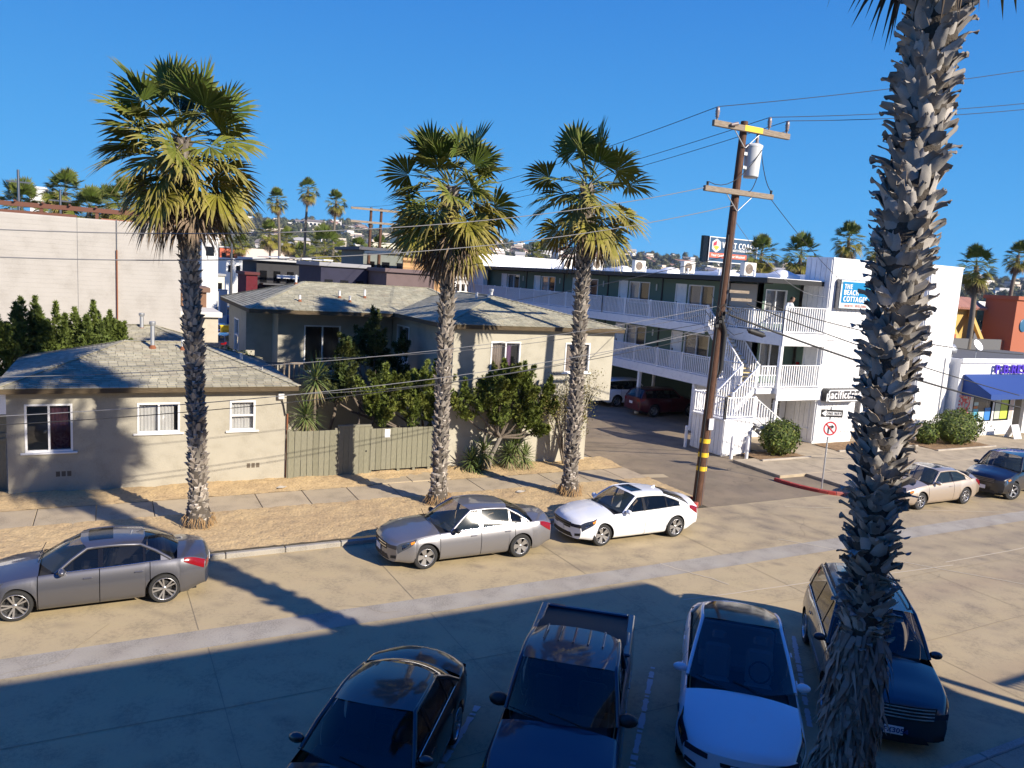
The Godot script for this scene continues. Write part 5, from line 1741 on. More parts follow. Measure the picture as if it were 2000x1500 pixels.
func build_near_palm() -> void:
	var base := Vector3(8.92, 0, -6.5)
	var t := thing("fan_palm", "huge close palm trunk covered in cut grey leaf stubs", "palm tree", base, 0, "fan palms along the street")
	rng.seed = 555
	var H := 14.2
	var ctr := func(y: float): return Vector3(0.05 * sin(y * 0.55), y, 0.04 * sin(y * 0.4 + 1.0))
	var pts := []
	var rad := []
	for i in 40:
		var y := H * i / 39.0
		pts.append(ctr.call(y))
		rad.append(0.215 + 0.055 * smoothstep(3.0, 9.0, y) + 0.06 * exp(-y) + 0.01 * sin(i * 1.7))
	var b := MB.new()
	b.col = Color(0.3, 0.28, 0.26)
	b.tube(pts, rad, 20)
	var trunk := put(b, "trunk", M.trunk, t)
	var shapes := []
	for i in 24: shapes.append(boot_mesh(700 + i))
	var list := []
	var row := 0
	var y := 3.0
	while y < 12.6:
		for k in 13:
			var a := TAU * (k + 0.5 * (row % 2)) / 13.0 + rng.randf_range(-0.2, 0.2)
			list.append([y + rng.randf_range(-0.07, 0.07), a, rng.randi() % 24, rng.randf_range(0.6, 1.02), rng.randf_range(-0.6, 0.6), rng.randf_range(-0.5, 0.25)])
		y += 0.105
		row += 1
	# those on the viewer's side first
	var toward := atan2(6.5, -8.92)
	list.sort_custom(func(p, q): return absf(angle_difference(p[1], toward)) < absf(angle_difference(q[1], toward)))
	var rest := SurfaceTool.new()
	rest.begin(Mesh.PRIMITIVE_TRIANGLES)
	for i in list.size():
		var q: Array = list[i]
		var o := Vector3(cos(q[1]), 0, sin(q[1]))
		var m := Basis(Vector3.UP, -q[1]) * Basis(Vector3.RIGHT, q[4]) * Basis(Vector3.BACK, q[5])
		var tr := Transform3D(m.scaled(Vector3.ONE * q[3]), ctr.call(q[0]) + o * (0.19 + 0.055 * smoothstep(3.0, 9.0, q[0])))
		if i < 300: inst(shapes[q[2]], "leaf_stub", M.boot, trunk, tr)
		else: rest.append_from(shapes[q[2]], 0, tr)
	inst(rest.commit(), "leaf_stubs", M.boot, trunk).set_meta("kind", "stuff")
	# shaggy thatch on the lowest trunk
	b = MB.new()
	for i in 2600:
		var a := rng.randf() * TAU
		var o := Vector3(cos(a), 0, sin(a))
		var s := Vector3(-sin(a), 0, cos(a))
		var yy := rng.randf_range(0.15, 3.25)
		var rr := 0.22 + rng.randf() * 0.09
		var p: Vector3 = ctr.call(yy) + o * rr
		var L := rng.randf_range(0.2, 0.62)
		var w := rng.randf_range(0.012, 0.05)
		var dn := (Vector3(0, -1, 0) + o * rng.randf_range(-0.1, 0.35) + s * rng.randf_range(-0.5, 0.5)).normalized()
		b.col = Color(0.2, 0.175, 0.15) * rng.randf_range(0.55, 1.5)
		var mid := p + dn * L * 0.5 + o * rng.randf_range(0.0, 0.07)
		b.quad(p - s * w, mid - s * w * 0.9, mid + s * w * 0.9, p + s * w)
		b.tri(mid - s * w * 0.9, p + dn * L, mid + s * w * 0.9)
	put(b, "thatch", M.dry, trunk).set_meta("kind", "stuff")
	var r := RandomNumberGenerator.new()
	r.seed = 31
	crown(t, Vector3(0, 14.5, 0), 38, 16, r, 1.1)

# ---------------------------------------------------------------- bushes, junipers, yuccas
func leaf_bush(called: String, label: String, at: Vector3, rad: Vector3, count: int, seed_: int) -> Node3D:
	var r := RandomNumberGenerator.new()
	r.seed = seed_
	var t := thing(called, label, "hedge", at)
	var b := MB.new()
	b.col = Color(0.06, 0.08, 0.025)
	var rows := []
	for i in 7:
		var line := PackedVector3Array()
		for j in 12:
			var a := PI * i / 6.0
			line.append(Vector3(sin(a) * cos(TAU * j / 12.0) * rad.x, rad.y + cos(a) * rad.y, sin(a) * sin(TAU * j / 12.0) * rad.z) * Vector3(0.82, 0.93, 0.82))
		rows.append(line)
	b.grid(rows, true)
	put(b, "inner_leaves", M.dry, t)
	b = MB.new()
	for i in count:
		var d := Vector3(r.randfn(), r.randfn(), r.randfn()).normalized()
		var lump := 1.0 + 0.1 * sin(d.x * 9.0 + seed_) * sin(d.y * 8.0) + 0.06 * sin(d.z * 13.0)
		var p := Vector3(d.x * rad.x, d.y * rad.y, d.z * rad.z) * lump * r.randf_range(0.84, 1.04) + Vector3(0, rad.y, 0)
		if p.y < 0.05: continue
		leaf(b, p, (d + Vector3(r.randfn(), r.randfn(), r.randfn()) * 0.5).normalized(), r.randf_range(0.05, 0.1), Color(0.075, 0.12, 0.022).lerp(Color(0.2, 0.2, 0.04), r.randf() * r.randf()) * r.randf_range(0.6, 1.3), r)
	put(b, "leaves", M.leaf, t)
	return t

func leaf(b: MB, p: Vector3, nrm: Vector3, s: float, c: Color, r: RandomNumberGenerator) -> void:
	var u := nrm.cross(Vector3(r.randfn(), r.randfn(), r.randfn())).normalized()
	var w := nrm.cross(u)
	b.col = c
	b.quad(p - u * s, p - w * s * 0.45, p + u * s, p + w * s * 0.45)

func flame(b: MB, base: Vector3, tip: Vector3, rad: float, count: int, tone: Color, r: RandomNumberGenerator) -> void:
	# a tapering spray of scaly juniper foliage
	var ax := tip - base
	var d := ax.normalized()
	for i in count:
		var q := pow(r.randf(), 0.8)
		var a := r.randf() * TAU
		var s := d.cross(Vector3(0.3, 0.2, 0.9)).normalized()
		var w := d.cross(s)
		var o := s * cos(a) + w * sin(a)
		var rr := rad * (1.0 - pow(q, 1.6)) * (0.55 + 0.45 * sin(minf(q * 4.0, 1.57))) * sqrt(r.randf()) * (0.8 + 0.35 * sin(a * 3.0 + q * 7.0))
		var p := base + ax * q + o * rr
		var dir := (d * 0.8 + o * r.randf_range(0.3, 1.0) + Vector3(r.randfn(), r.randfn(), r.randfn()) * 0.25).normalized()
		var side := dir.cross(Vector3(r.randfn(), r.randfn(), r.randfn())).normalized()
		var L := r.randf_range(0.07, 0.17)
		b.col = tone * r.randf_range(0.55, 1.35)
		b.tri(p - side * L * 0.3, p + dir * L, p + side * L * 0.3)
		b.tri(p - side * L * 0.16 + dir * L * 0.3, p + (dir + side * 0.7) * L * 0.8, p + side * L * 0.16 + dir * L * 0.1)

func yucca(label: String, at: Vector3, h: float, heads: Array, seed_: int) -> void:
	var r := RandomNumberGenerator.new()
	r.seed = seed_
	var t := thing("yucca_plant", label, "plant", at, 0, "spiky yuccas by the walls")
	for hd in heads:
		var c := Vector3(hd[0], h * hd[1], hd[2])
		var b := MB.new()
		b.col = Color(0.7, 0.65, 0.6)
		b.tube([Vector3(hd[0] * 0.3, -0.05, hd[2] * 0.3), c * Vector3(0.8, 0.5, 0.8), c], [0.09, 0.07, 0.06], 7)
		put(b, "stem", M.trunk, t)
		b = MB.new()
		for i in 120:
			var q := i / 119.0
			var a := i * 2.39996
			var el := lerpf(1.45, -1.1, pow(q, 0.75)) + r.randf_range(-0.12, 0.12)
			var L: float = hd[3] * r.randf_range(0.8, 1.1)
			var d := Vector3(cos(a) * cos(el), sin(el), sin(a) * cos(el))
			var s := Vector3(-sin(a), 0, cos(a))
			var p0 := c + Vector3(0, -0.25 * q, 0) + d * 0.04
			var p1 := p0 + d * L * 0.5
			var p2 := p0 + d * L + Vector3(0, -0.16 * L * cos(el), 0)
			var green := Color(0.10, 0.15, 0.04).lerp(Color(0.17, 0.2, 0.07), r.randf())
			b.col = green if q < 0.62 else green.lerp(Color(0.3, 0.23, 0.14), clampf((q - 0.62) * 3.5, 0, 1))
			b.quad(p0 - s * 0.022, p1 - s * 0.026, p1 + s * 0.026, p0 + s * 0.022)
			b.tri(p1 - s * 0.026, p2, p1 + s * 0.026)
		put(b, "leaf_rosette", M.leaf, t)

func build_plants() -> void:
	var r := RandomNumberGenerator.new()
	r.seed = 17
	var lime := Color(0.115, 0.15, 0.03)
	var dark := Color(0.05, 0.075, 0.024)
	# row of junipers behind the cottage, each trunk its own plant
	var spots := [[-5.3, 4.6], [-4.6, 5.2], [-3.9, 5.0], [-3.3, 5.5], [-2.7, 5.75], [-2.0, 5.6], [-1.4, 5.35], [-0.75, 5.7], [-0.2, 5.3], [0.3, 4.9]]
	var words := ["leftmost", "second from the left", "third from the left", "fourth from the left", "fifth from the left", "sixth from the left", "seventh from the left", "third from the right", "second from the right", "rightmost"]
	for i in spots.size():
		var t := thing("juniper_shrub", "upright green juniper before the white wall, " + words[i] + " of its row", "shrub", Vector3(spots[i][0], 0, -34.2 + 0.5 * (i % 2)), 0, "junipers behind the cottage roof")
		var h: float = spots[i][1]
		var b := MB.new()
		b.tube([Vector3(0, 0, 0), Vector3(0.05, 2, 0), Vector3(0, h * 0.8, 0)], [0.12, 0.09, 0.03], 6)
		put(b, "trunk", M.trunk, t)
		b = MB.new()
		for k in 11:
			var a := k * 2.4
			var lean := r.randf_range(0.15, 0.65)
			var y0 := r.randf_range(1.6, h - 1.6)
			flame(b, Vector3(cos(a) * lean * 0.5, y0, sin(a) * lean * 0.5), Vector3(cos(a) * lean, minf(y0 + r.randf_range(1.2, 2.1), h - r.randf() * 0.4), sin(a) * lean), 0.5, 420, lime.lerp(dark, r.randf() * 0.5), r)
		flame(b, Vector3(0, h - 2.2, 0), Vector3(0.05, h, 0), 0.42, 520, lime, r)
		put(b, "foliage", M.leaf, t)
	# courtyard and wall junipers: trunk, limbs, flame-shaped sprays
	var trees := [
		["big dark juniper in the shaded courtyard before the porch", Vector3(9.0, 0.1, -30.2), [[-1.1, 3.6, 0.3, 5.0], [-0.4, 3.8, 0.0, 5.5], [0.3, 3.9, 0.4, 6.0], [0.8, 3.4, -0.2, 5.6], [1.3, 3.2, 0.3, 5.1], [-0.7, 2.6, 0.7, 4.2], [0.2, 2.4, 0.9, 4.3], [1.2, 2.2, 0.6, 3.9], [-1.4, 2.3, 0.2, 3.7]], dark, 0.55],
		["bright juniper leaning over the courtyard fence", Vector3(10.2, 0.1, -27.6), [[-1.7, 2.2, 0.4, 3.7], [-1.1, 2.3, 0.5, 4.1], [-0.6, 2.4, 0.3, 3.9], [0.0, 2.5, 0.6, 4.3], [0.5, 2.4, 0.4, 4.2], [1.0, 2.5, 0.5, 4.0], [-0.3, 1.9, 0.8, 3.1], [0.7, 1.9, 0.7, 3.0], [-1.4, 1.9, 0.7, 2.9]], lime, 0.42],
		["twisted juniper with a bare leaning trunk against the cream wall", Vector3(12.75, CURB, -26.0), [[-1.2, 2.3, 0.1, 3.7], [-0.7, 2.4, 0.3, 4.0], [-0.1, 2.5, 0.2, 3.8], [0.5, 2.7, 0.1, 4.2], [0.9, 2.9, 0.2, 4.65], [1.3, 2.8, 0.0, 4.3], [1.8, 2.7, 0.2, 4.15], [2.1, 2.4, 0.1, 3.8], [1.0, 2.0, 0.4, 3.1], [1.7, 1.8, 0.3, 2.8], [0.2, 2.0, 0.4, 3.0], [2.0, 1.5, 0.2, 2.5]], lime, 0.4]]
	for q in trees:
		var t := thing("juniper_tree", q[0], "tree", q[1], 0, "twisted junipers round the courtyard")
		var b := MB.new()
		var hub := Vector3(0.45, 1.35, 0.1)
		b.tube([Vector3(0, -0.05, 0), Vector3(0.12, 0.6, 0.05), hub], [0.13, 0.1, 0.085], 8)
		b.tube([Vector3(0, 0.4, 0), Vector3(-0.15, 1.2, -0.05), Vector3(-0.1, 2.2, 0)], [0.08, 0.06, 0.05], 7)
		put(b, "trunk", M.trunk, t)
		b = MB.new()
		b.col = Color(0.7, 0.65, 0.6)
		for f in q[2]:
			var e := Vector3(f[0], f[1], f[2])
			b.tube([hub, hub.lerp(e, 0.5) + Vector3(r.randf_range(-0.2, 0.2), -0.12, 0.05), e, e + Vector3(0, (f[3] - f[1]) * 0.6, 0)], [0.06, 0.045, 0.03, 0.01], 6)
		put(b, "limbs", M.trunk, t)
		b = MB.new()
		for f in q[2]:
			var lean := Vector3(r.randf_range(-0.55, 0.55), 0, r.randf_range(-0.3, 0.3))
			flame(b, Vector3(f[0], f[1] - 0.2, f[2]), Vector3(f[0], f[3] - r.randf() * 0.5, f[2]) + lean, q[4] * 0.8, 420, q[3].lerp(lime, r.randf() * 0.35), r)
			for s in 7:
				var a := r.randf() * TAU
				var m := Vector3(f[0], lerpf(f[1], f[3], r.randf_range(-0.15, 0.6)), f[2]) + lean * r.randf() + Vector3(cos(a), 0, sin(a)) * 0.15
				flame(b, m, m + Vector3(cos(a) * r.randf_range(0.25, 0.6), r.randf_range(0.2, 0.75), sin(a) * 0.4), q[4] * r.randf_range(0.35, 0.6), 150, q[3].lerp(Color(0.2, 0.19, 0.04), r.randf() * 0.4) * r.randf_range(0.8, 1.2), r)
		put(b, "foliage", M.leaf, t)
	# open, half-bare shrub beside the third palm
	var sh := thing("scrub_tree", "open yellow-green shrub with bare stems beside the third palm", "tree", Vector3(16.2, CURB, -25.9))
	var sb := MB.new()
	sb.col = Color(0.9, 0.85, 0.8)
	var tips := []
	for i in 15:
		var a := i * 2.4
		var e := Vector3(cos(a) * r.randf_range(0.5, 1.5), r.randf_range(1.7, 3.4), sin(a) * 0.45)
		var m := Vector3(e.x * 0.35, e.y * 0.45, e.z * 0.4)
		sb.tube([Vector3(0, -0.05, 0), m, e], [0.06, 0.035, 0.01], 5)
		for k in 4:
			var e2 := e + Vector3(r.randf_range(-0.45, 0.45), r.randf_range(-0.4, 0.5), r.randf_range(-0.3, 0.3))
			sb.tube([m.lerp(e, 0.6), e2], [0.014, 0.005], 4, false)
			tips.append(e2)
			tips.append(m.lerp(e2, 0.7))
	put(sb, "stems", M.trunk, sh)
	sb = MB.new()
	for e in tips:
		for k in 26:
			var p: Vector3 = e + Vector3(r.randfn() * 0.16, r.randfn() * 0.15, r.randfn() * 0.14)
			leaf(sb, p, Vector3(r.randfn(), r.randfn() + 0.6, r.randfn()).normalized(), r.randf_range(0.025, 0.055), Color(0.15, 0.16, 0.04).lerp(Color(0.28, 0.2, 0.08), r.randf() * 0.8) * r.randf_range(0.6, 1.2), r)
	put(sb, "leaves", M.leaf, sh)
	yucca("tall two-headed yucca behind the left end of the board fence", Vector3(6.15, 0.1, -27.4), 3.1, [[0.25, 1.15, 0.1, 0.95], [-0.1, 0.72, 0.25, 0.85]], 5)
	yucca("low yucca clump right of the second palm at the wall foot", Vector3(12.25, CURB, -26.05), 0.55, [[-0.2, 1.0, 0.1, 0.6], [0.35, 1.5, 0.0, 0.7], [0.0, 0.4, 0.3, 0.5]], 6)
	yucca("bright yucca clump beneath the leaning juniper trunk", Vector3(14.0, CURB, -26.0), 0.7, [[0.0, 1.5, 0.0, 0.72], [0.3, 0.9, 0.15, 0.62], [-0.35, 1.0, 0.1, 0.65]], 8)
	yucca("shaded yucca by the porch steps", Vector3(7.2, 0.1, -30.6), 2.6, [[0.0, 1.1, 0.0, 0.95], [0.9, 1.2, 0.1, 0.9]], 11)
	var bush := leaf_bush("leafy_shrub", "dark leafy shrub between the cottage roof and the porch house", Vector3(4.1, 2.0, -33.0), Vector3(1.5, 1.0, 0.9), 2400, 71)
	bush.set_meta("category", "shrub")
	var br := MB.new()
	br.tube([Vector3(0, -2, 0), Vector3(0.1, 0.6, 0)], [0.12, 0.08], 6)
	put(br, "trunk", M.trunk, bush)
	# weeds tuft at the third palm and grass in the verge
	var w := MB.new()
	for i in 260:
		var p := Vector3(r.randf_range(-13, 18), 0, r.randf_range(-26.2, -20.3))
		if p.z < -23.3 and p.z > -25.1: continue
		p.y = berm(p.x, p.z) - 0.01
		w.col = Color(0.3, 0.2, 0.09) * r.randf_range(0.5, 1.3)
		var d := Vector3(r.randf_range(-0.1, 0.1), r.randf_range(0.01, 0.04), r.randf_range(-0.1, 0.1))
		w.tri(p, p + Vector3(0.02, 0.0, 0.015), p + d)
	tag(put(w, "dry_leaf_litter", M.dry), "dry brown leaf litter scattered over the sand verge", "litter", "", "stuff")

# ---------------------------------------------------------------- town behind, far hillside
func block(called: String, label: String, x0: float, x1: float, h: float, z0: float, z1: float, c: Color, rc: Color, rows := 1, cols := 3, over := 0.2) -> Node3D:
	var t := thing(called, label, "building", Vector3((x0 + x1) / 2, 0, z0))
	var b := wb(t, c)
	b.slab(x0, x1, 0, h, z1, z0)
	put(b, "wall", M.stucco, t)
	b = wb(t, rc)
	b.slab(x0 - over, x1 + over, h, h + 0.3, z1 - over, z0 + over, 0.03)
	put(b, "roof", M.matte, t)
	for i in rows:
		for j in cols:
			var w := (x1 - x0) / cols
			var y := h - 1.0 - i * 2.9
			bx(t, "window", M.black_gloss, x0 + (j + 0.25) * w, x0 + (j + 0.75) * w, y - 1.2, y, z0, z0 + 0.04)
	return t

func build_far_town() -> void:
	rng.seed = 1234
	# long blank block wall behind the cottage
	var t := thing("block_building", "large blank off-white block building behind the cottage", "building", Vector3(-10, 0, -45))
	var b := wb(t)
	b.slab(-34, 2.9, 0, 9.05, -58, -41)
	put(b, "wall", M.block_wall, t)
	# courses of blocks: shallow bed joints
	b = wb(t, Color(0.93, 0.92, 0.9))
	for i in 44:
		b.slab(-34, 2.9, 0.2 + i * 0.2, 0.2 + i * 0.2 + 0.185, -41, -40.992)
	put(b, "block_course", M.block_wall, t)
	bx(t, "control_joint", M.cable_grey, -1.48, -1.46, 0, 9.05, -40.992, -40.985)
	b = wb(t)
	b.tube([Vector3(0.14, 0.5, -40.93), Vector3(0.14, 7.7, -40.93)], [0.035], 6)
	put(b, "downpipe", M.rust, t)
	b = wb(t)
	b.tube([Vector3(0.14, 7.7, -40.95), Vector3(0.14, 9.1, -40.95)], [0.02], 5)
	put(b, "conduit", M.cable_grey, t)
	var wood := mat("pergola", lin(0.13, 0.055, 0.035), 0.9)
	var pg := thing("roof_pergola", "dark brown timber pergola along the top of the blank wall", "pergola", Vector3(-8, 9.05, -46))
	bx(pg, "beam", wood, -34, 1.3, 9.5, 9.72, -45.0, -44.8)
	bx(pg, "beam", wood, -34, -1.6, 9.05, 9.3, -44.6, -44.5)
	for i in 14:
		bx(pg, "post", wood, -32 + i * 2.4, -31.85 + i * 2.4, 9.05, 9.5, -45, -44.85)
	for i in 30:
		bx(pg, "slat", wood, -33 + i * 1.15, -32.92 + i * 1.15, 9.72, 9.8, -47.5, -44.6)
	# neighbours seen between the palms
	var white := Color(0.7, 0.7, 0.68)
	block("low_store", "beige low wall building right of the blank wall end", 3.0, 5.2, 4.3, -46, -50, Color(0.5, 0.45, 0.36), Color(0.6, 0.58, 0.52), 0, 1)
	block("brown_shed", "brown boarded shed above the beige low wall", 3.6, 5.0, 5.5, -50.2, -53, Color(0.2, 0.11, 0.07), Color(0.15, 0.09, 0.06), 0, 1)
	block("white_office", "plain white box building left of the thin palms", 10.3, 12.3, 10.0, -109.5, -118, white, white, 1, 1)
	block("shop_row", "white shop row with a red-orange upper storey down the street", 18.0, 23.5, 7.4, -148, -160, white, Color(0.6, 0.6, 0.6), 1, 4)
	block("orange_storey", "red-orange upper storey above the white shop row", 18.4, 22.8, 9.6, -161, -172, Color(0.5, 0.13, 0.07), Color(0.5, 0.48, 0.44), 1, 3)
	block("small_cottage", "small cottage with pale gable down the side street", 11.6, 14.4, 5.0, -120, -126, Color(0.6, 0.58, 0.5), Color(0.3, 0.3, 0.3), 1, 2)
	var mod := block("glass_bar", "modern dark bar with pale slatted roof and white counters", 13.2, 21.5, 7.6, -84, -94, Color(0.04, 0.04, 0.045), Color(0.45, 0.46, 0.47), 1, 6, 0.5)
	for i in 6:
		bx(mod, "roof_panel", M.white_paint, 14.2 + i * 1.15, 15.2 + i * 1.15, 8.0, 8.06 + 0.1 * (i % 2), -90, -83.2)
	bx(mod, "counter", M.white_paint, 15.2, 20.6, 5.9, 6.25, -83.8, -83.4)
	bx(mod, "awning", M.alloy_dark, 13.6, 20.8, 5.2, 5.35, -83.9, -82.2)
	block("maroon_shop", "maroon corner shop beside the modern bar", 11.9, 13.0, 6.1, -82, -88, Color(0.12, 0.015, 0.02), Color(0.1, 0.02, 0.02), 0, 1)
	block("navy_building", "dark navy flat-roofed building behind the porch house", 14.2, 17.9, 7.5, -60, -68, Color(0.035, 0.035, 0.06), Color(0.3, 0.3, 0.31), 1, 3)
	block("mauve_building", "mauve-brown stucco building with a parapet behind the porch house", 18.0, 21.6, 7.35, -55.5, -62, Color(0.16, 0.115, 0.11), Color(0.14, 0.1, 0.1), 0, 1)
	block("mauve_annex", "lower mauve wall with dark stair beside the mauve building", 21.7, 23.0, 7.0, -58.5, -62, Color(0.15, 0.11, 0.105), Color(0.1, 0.08, 0.08), 0, 1)
	var wd := thing("timber_building", "building clad in warm timber boards below the second palm crown", "building", Vector3(23, 0, -62))
	for i in 24:
		var k := 0.8 + 0.4 * rng.randf()
		b = wb(wd, Color(0.46 * k, 0.27 * k, 0.12 * k))
		b.slab(21.5, 25.2, 4.0 + i * 0.2, 4.19 + i * 0.2, -62.2, -62)
		put(b, "siding_board", M.old_wood if i % 7 == 0 else M.matte, wd)
	bx(wd, "roof", M.alloy_dark, 20.5, 27.2, 8.85, 9.1, -70, -61.6)
	block("grey_roof_house", "long grey-roofed house above the mauve building", 21, 28.4, 9.2, -72, -80, Color(0.2, 0.22, 0.2), Color(0.09, 0.09, 0.1), 1, 5, 0.6)
	block("yellow_block", "tall pale yellow block on the plain before the hills", 84.5, 91, 18.5, -246, -258, Color(0.62, 0.55, 0.36), Color(0.6, 0.55, 0.4), 4, 4)
	block("pale_block", "long pale block left of the tall yellow block", 74, 84, 15.5, -247, -258, Color(0.6, 0.58, 0.46), Color(0.6, 0.58, 0.5), 3, 6)
	block("tan_house", "tan house with tiled roof peeping over the white wall", 2.2, 4.6, 10.0, -70, -76, Color(0.6, 0.52, 0.38), Color(0.35, 0.18, 0.1), 0, 2)
	block("white_tank_room", "white rooftop tank house above the far-left palms", -11.2, -9.2, 16.3, -140, -145, white, white, 0, 1)
	block("red_roof_house", "small house with rust-red roof behind the pergola", -0.6, 1.8, 9.6, -64, -69, Color(0.55, 0.48, 0.36), Color(0.3, 0.12, 0.07), 0, 2)
	# street furniture specks down the side street
	for q in [["blue_bin", "small blue box beside the white kiosk down the side street", 11.6, -96, Color(0.02, 0.16, 0.5), 0.9], ["yellow_hydrant", "yellow street post before the parked cars far left", 8.9, -73, Color(0.75, 0.55, 0.02), 1.6], ["white_kiosk", "white kiosk with blue panels down the side street", 11.0, -93, Color(0.6, 0.65, 0.72), 4.0]]:
		var o := thing(q[0], q[1], "street furniture", Vector3(q[2], 0, q[3]))
		b = MB.new()
		b.col = q[4]
		b.box(Vector3(0, q[5] / 2, 0), Vector3(0.9, q[5], 0.6), Basis.IDENTITY, 0.05)
		b.box(Vector3(0, q[5] + 0.05, 0), Vector3(1.0, 0.1, 0.7))
		put(b, "case", M.satin, o)
		b = MB.new()
		b.col = q[4] * 0.6
		b.box(Vector3(0, q[5] * 0.55, 0.31), Vector3(0.6, q[5] * 0.5, 0.03))
		put(b, "panel", M.satin, o)
	# anonymous roofs of the plain, each a separate house, thinning to the hills
	var hn := 0
	for i in 170:
		var az := deg_to_rad(rng.randf_range(1, 66))
		var dist := rng.randf_range(180, 860)
		if rad_to_deg(az) > 29 and dist < 260: continue
		var p := Vector3(sin(az) * dist, 0, -cos(az) * dist)
		hn += 1
		_small_house(p, rng.randf_range(7, 16), rng.randf_range(3.5, 7.5), "low pale house among the trees of the plain", "houses on the plain")
	for i in 290:
		var az := deg_to_rad(rng.randf_range(2, 66))
		var dist := 940.0 + 860.0 * pow(rng.randf(), 0.75)
		var p := hill_at(az, dist)
		_small_house(p - Vector3(0, 1.5, 0), rng.randf_range(12, 34), rng.randf_range(6, 12), "white house on the far hillside", "houses on the far hillside")
	# tree masses: too many and too far to count
	var mm := MultiMesh.new()
	mm.transform_format = MultiMesh.TRANSFORM_3D
	mm.use_colors = true
	var blob := MB.new()
	var rr := RandomNumberGenerator.new()
	rr.seed = 6
	for i in 260:
		var d := Vector3(rr.randfn(), rr.randfn(), rr.randfn()).normalized()
		var p := d * rr.randf_range(0.55, 1.0) * (0.85 + 0.25 * sin(d.x * 5.0 + d.z * 4.0)) * Vector3(1, 0.9, 1) + Vector3(0, 0.8, 0)
		leaf(blob, p, d, rr.randf_range(0.16, 0.3), Color(1, 1, 1) * rr.randf_range(0.6, 1.3), rr)
	mm.mesh = blob.mesh()
	var items := []
	for i in 2600:
		var az := deg_to_rad(rng.randf_range(-8, 70))
		var dist := 170.0 + 760.0 * sqrt(rng.randf())
		var p := Vector3(sin(az) * dist, 0, -cos(az) * dist)
		if rad_to_deg(az) > 32 and dist < 230: continue
		items.append([p, rng.randf_range(2.6, 5.2)])
	for i in 4200:
		var az := deg_to_rad(rng.randf_range(-10, 72))
		var dist := 905.0 + 930.0 * rng.randf()
		items.append([hill_at(az, dist) - Vector3(0, 1, 0), rng.randf_range(4.0, 9.0)])
	mm.instance_count = items.size()
	for i in items.size():
		var s: float = items[i][1]
		mm.set_instance_transform(i, Transform3D(Basis(Vector3.UP, rng.randf() * TAU).scaled(Vector3(s, s * rng.randf_range(0.7, 1.3), s)), items[i][0]))
		mm.set_instance_color(i, Color(0.055, 0.07, 0.028).lerp(Color(0.12, 0.115, 0.05), rng.randf()))
	var mi := MultiMeshInstance3D.new()
	mi.multimesh = mm
	mi.material_override = M.dry
	mi.name = "distant_woodland"
	add_child(mi)
	tag(mi, "scattered dark trees over the plain and far hillside", "trees", "", "stuff")

var house_meshes := []
func _small_house(p: Vector3, w: float, h: float, label: String, group: String) -> void:
	if house_meshes.is_empty():
		for k in 3:
			var b := MB.new()
			b.slab(-0.5, 0.5, 0, 1, -0.4, 0.4)
			if k > 0: b.slab(-0.2, 0.5, 0.9, 1.4, -0.3, 0.3)
			var r := MB.new()
			if k == 0: r.plate([Vector3(-0.56, 1, 0.46), Vector3(-0.56, 1, -0.46), Vector3(-0.56, 1.4, 0)], Vector3(1.12, 0, 0))
			else: r.slab(-0.53, 0.53, 1.0, 1.06, -0.43, 0.43)
			var g := MB.new()
			for i in 4: g.slab(-0.42 + i * 0.23, -0.28 + i * 0.23, 0.35, 0.75, 0.4, 0.404)
			house_meshes.append([b.mesh(), r.mesh(), g.mesh()])
	if not M.has("town_wall_0"):
		mat("town_wall_0", lin(0.68, 0.66, 0.62), 0.8)
		mat("town_wall_1", lin(0.5, 0.44, 0.36), 0.8)
		mat("town_wall_2", lin(0.6, 0.5, 0.42), 0.8)
		mat("town_roof_0", lin(0.3, 0.16, 0.11), 0.9)
		mat("town_roof_1", lin(0.35, 0.34, 0.33), 0.9)
		mat("town_roof_2", lin(0.2, 0.17, 0.15), 0.9)
	var o := thing("hillside_house" if p.y > 0.5 else "plain_house", label, "house", p, rng.randf_range(-0.6, 0.6), group)
	var k := rng.randi() % 3
	var s := Transform3D(Basis.from_scale(Vector3(w, h, w * 0.9)), Vector3.ZERO)
	inst(house_meshes[k][0], "wall", M["town_wall_%d" % [0, 0, 1, 2][rng.randi() % 4]], o, s)
	inst(house_meshes[k][1], "roof", M["town_roof_%d" % (rng.randi() % 3)], o, s)
	inst(house_meshes[k][2], "window", M.black_gloss, o, s)

# ---------------------------------------------------------------- cars
func hermite(p: Array, x: float) -> float:
	# smooth curve through [x, y] pairs
	if x <= p[0][0]: return p[0][1]
	var n := p.size()
	if x >= p[n - 1][0]: return p[n - 1][1]
	var i := 0
	while x > p[i + 1][0]: i += 1
	var x0: float = p[i][0]
	var x1: float = p[i + 1][0]
	var h := x1 - x0
	var t := (x - x0) / h
	var m1: float = (p[i + 1][1] - p[i][1]) / h
	var m0 := m1
	var m2 := m1
	if i > 0: m0 = (p[i][1] - p[i - 1][1]) / (p[i][0] - p[i - 1][0])
	if i < n - 2: m2 = (p[i + 2][1] - p[i + 1][1]) / (p[i + 2][0] - p[i + 1][0])
	var a := (m0 + m1) / 2 if m0 * m1 > 0 else 0.0
	var b := (m1 + m2) / 2 if m1 * m2 > 0 else 0.0
	if i == 0: a = m1
	if i == n - 2: b = m1
	var t2 := t * t
	var t3 := t2 * t
	return (2 * t3 - 3 * t2 + 1) * p[i][1] + (t3 - 2 * t2 + t) * h * a + (-2 * t3 + 3 * t2) * p[i + 1][1] + (t3 - t2) * h * b

const RT := [0.0, 0.07, 0.18, 0.34, 0.52, 0.68, 0.80, 0.90, 0.96, 1.0, 1.04, 1.12, 1.25, 1.45, 1.7, 2.0]

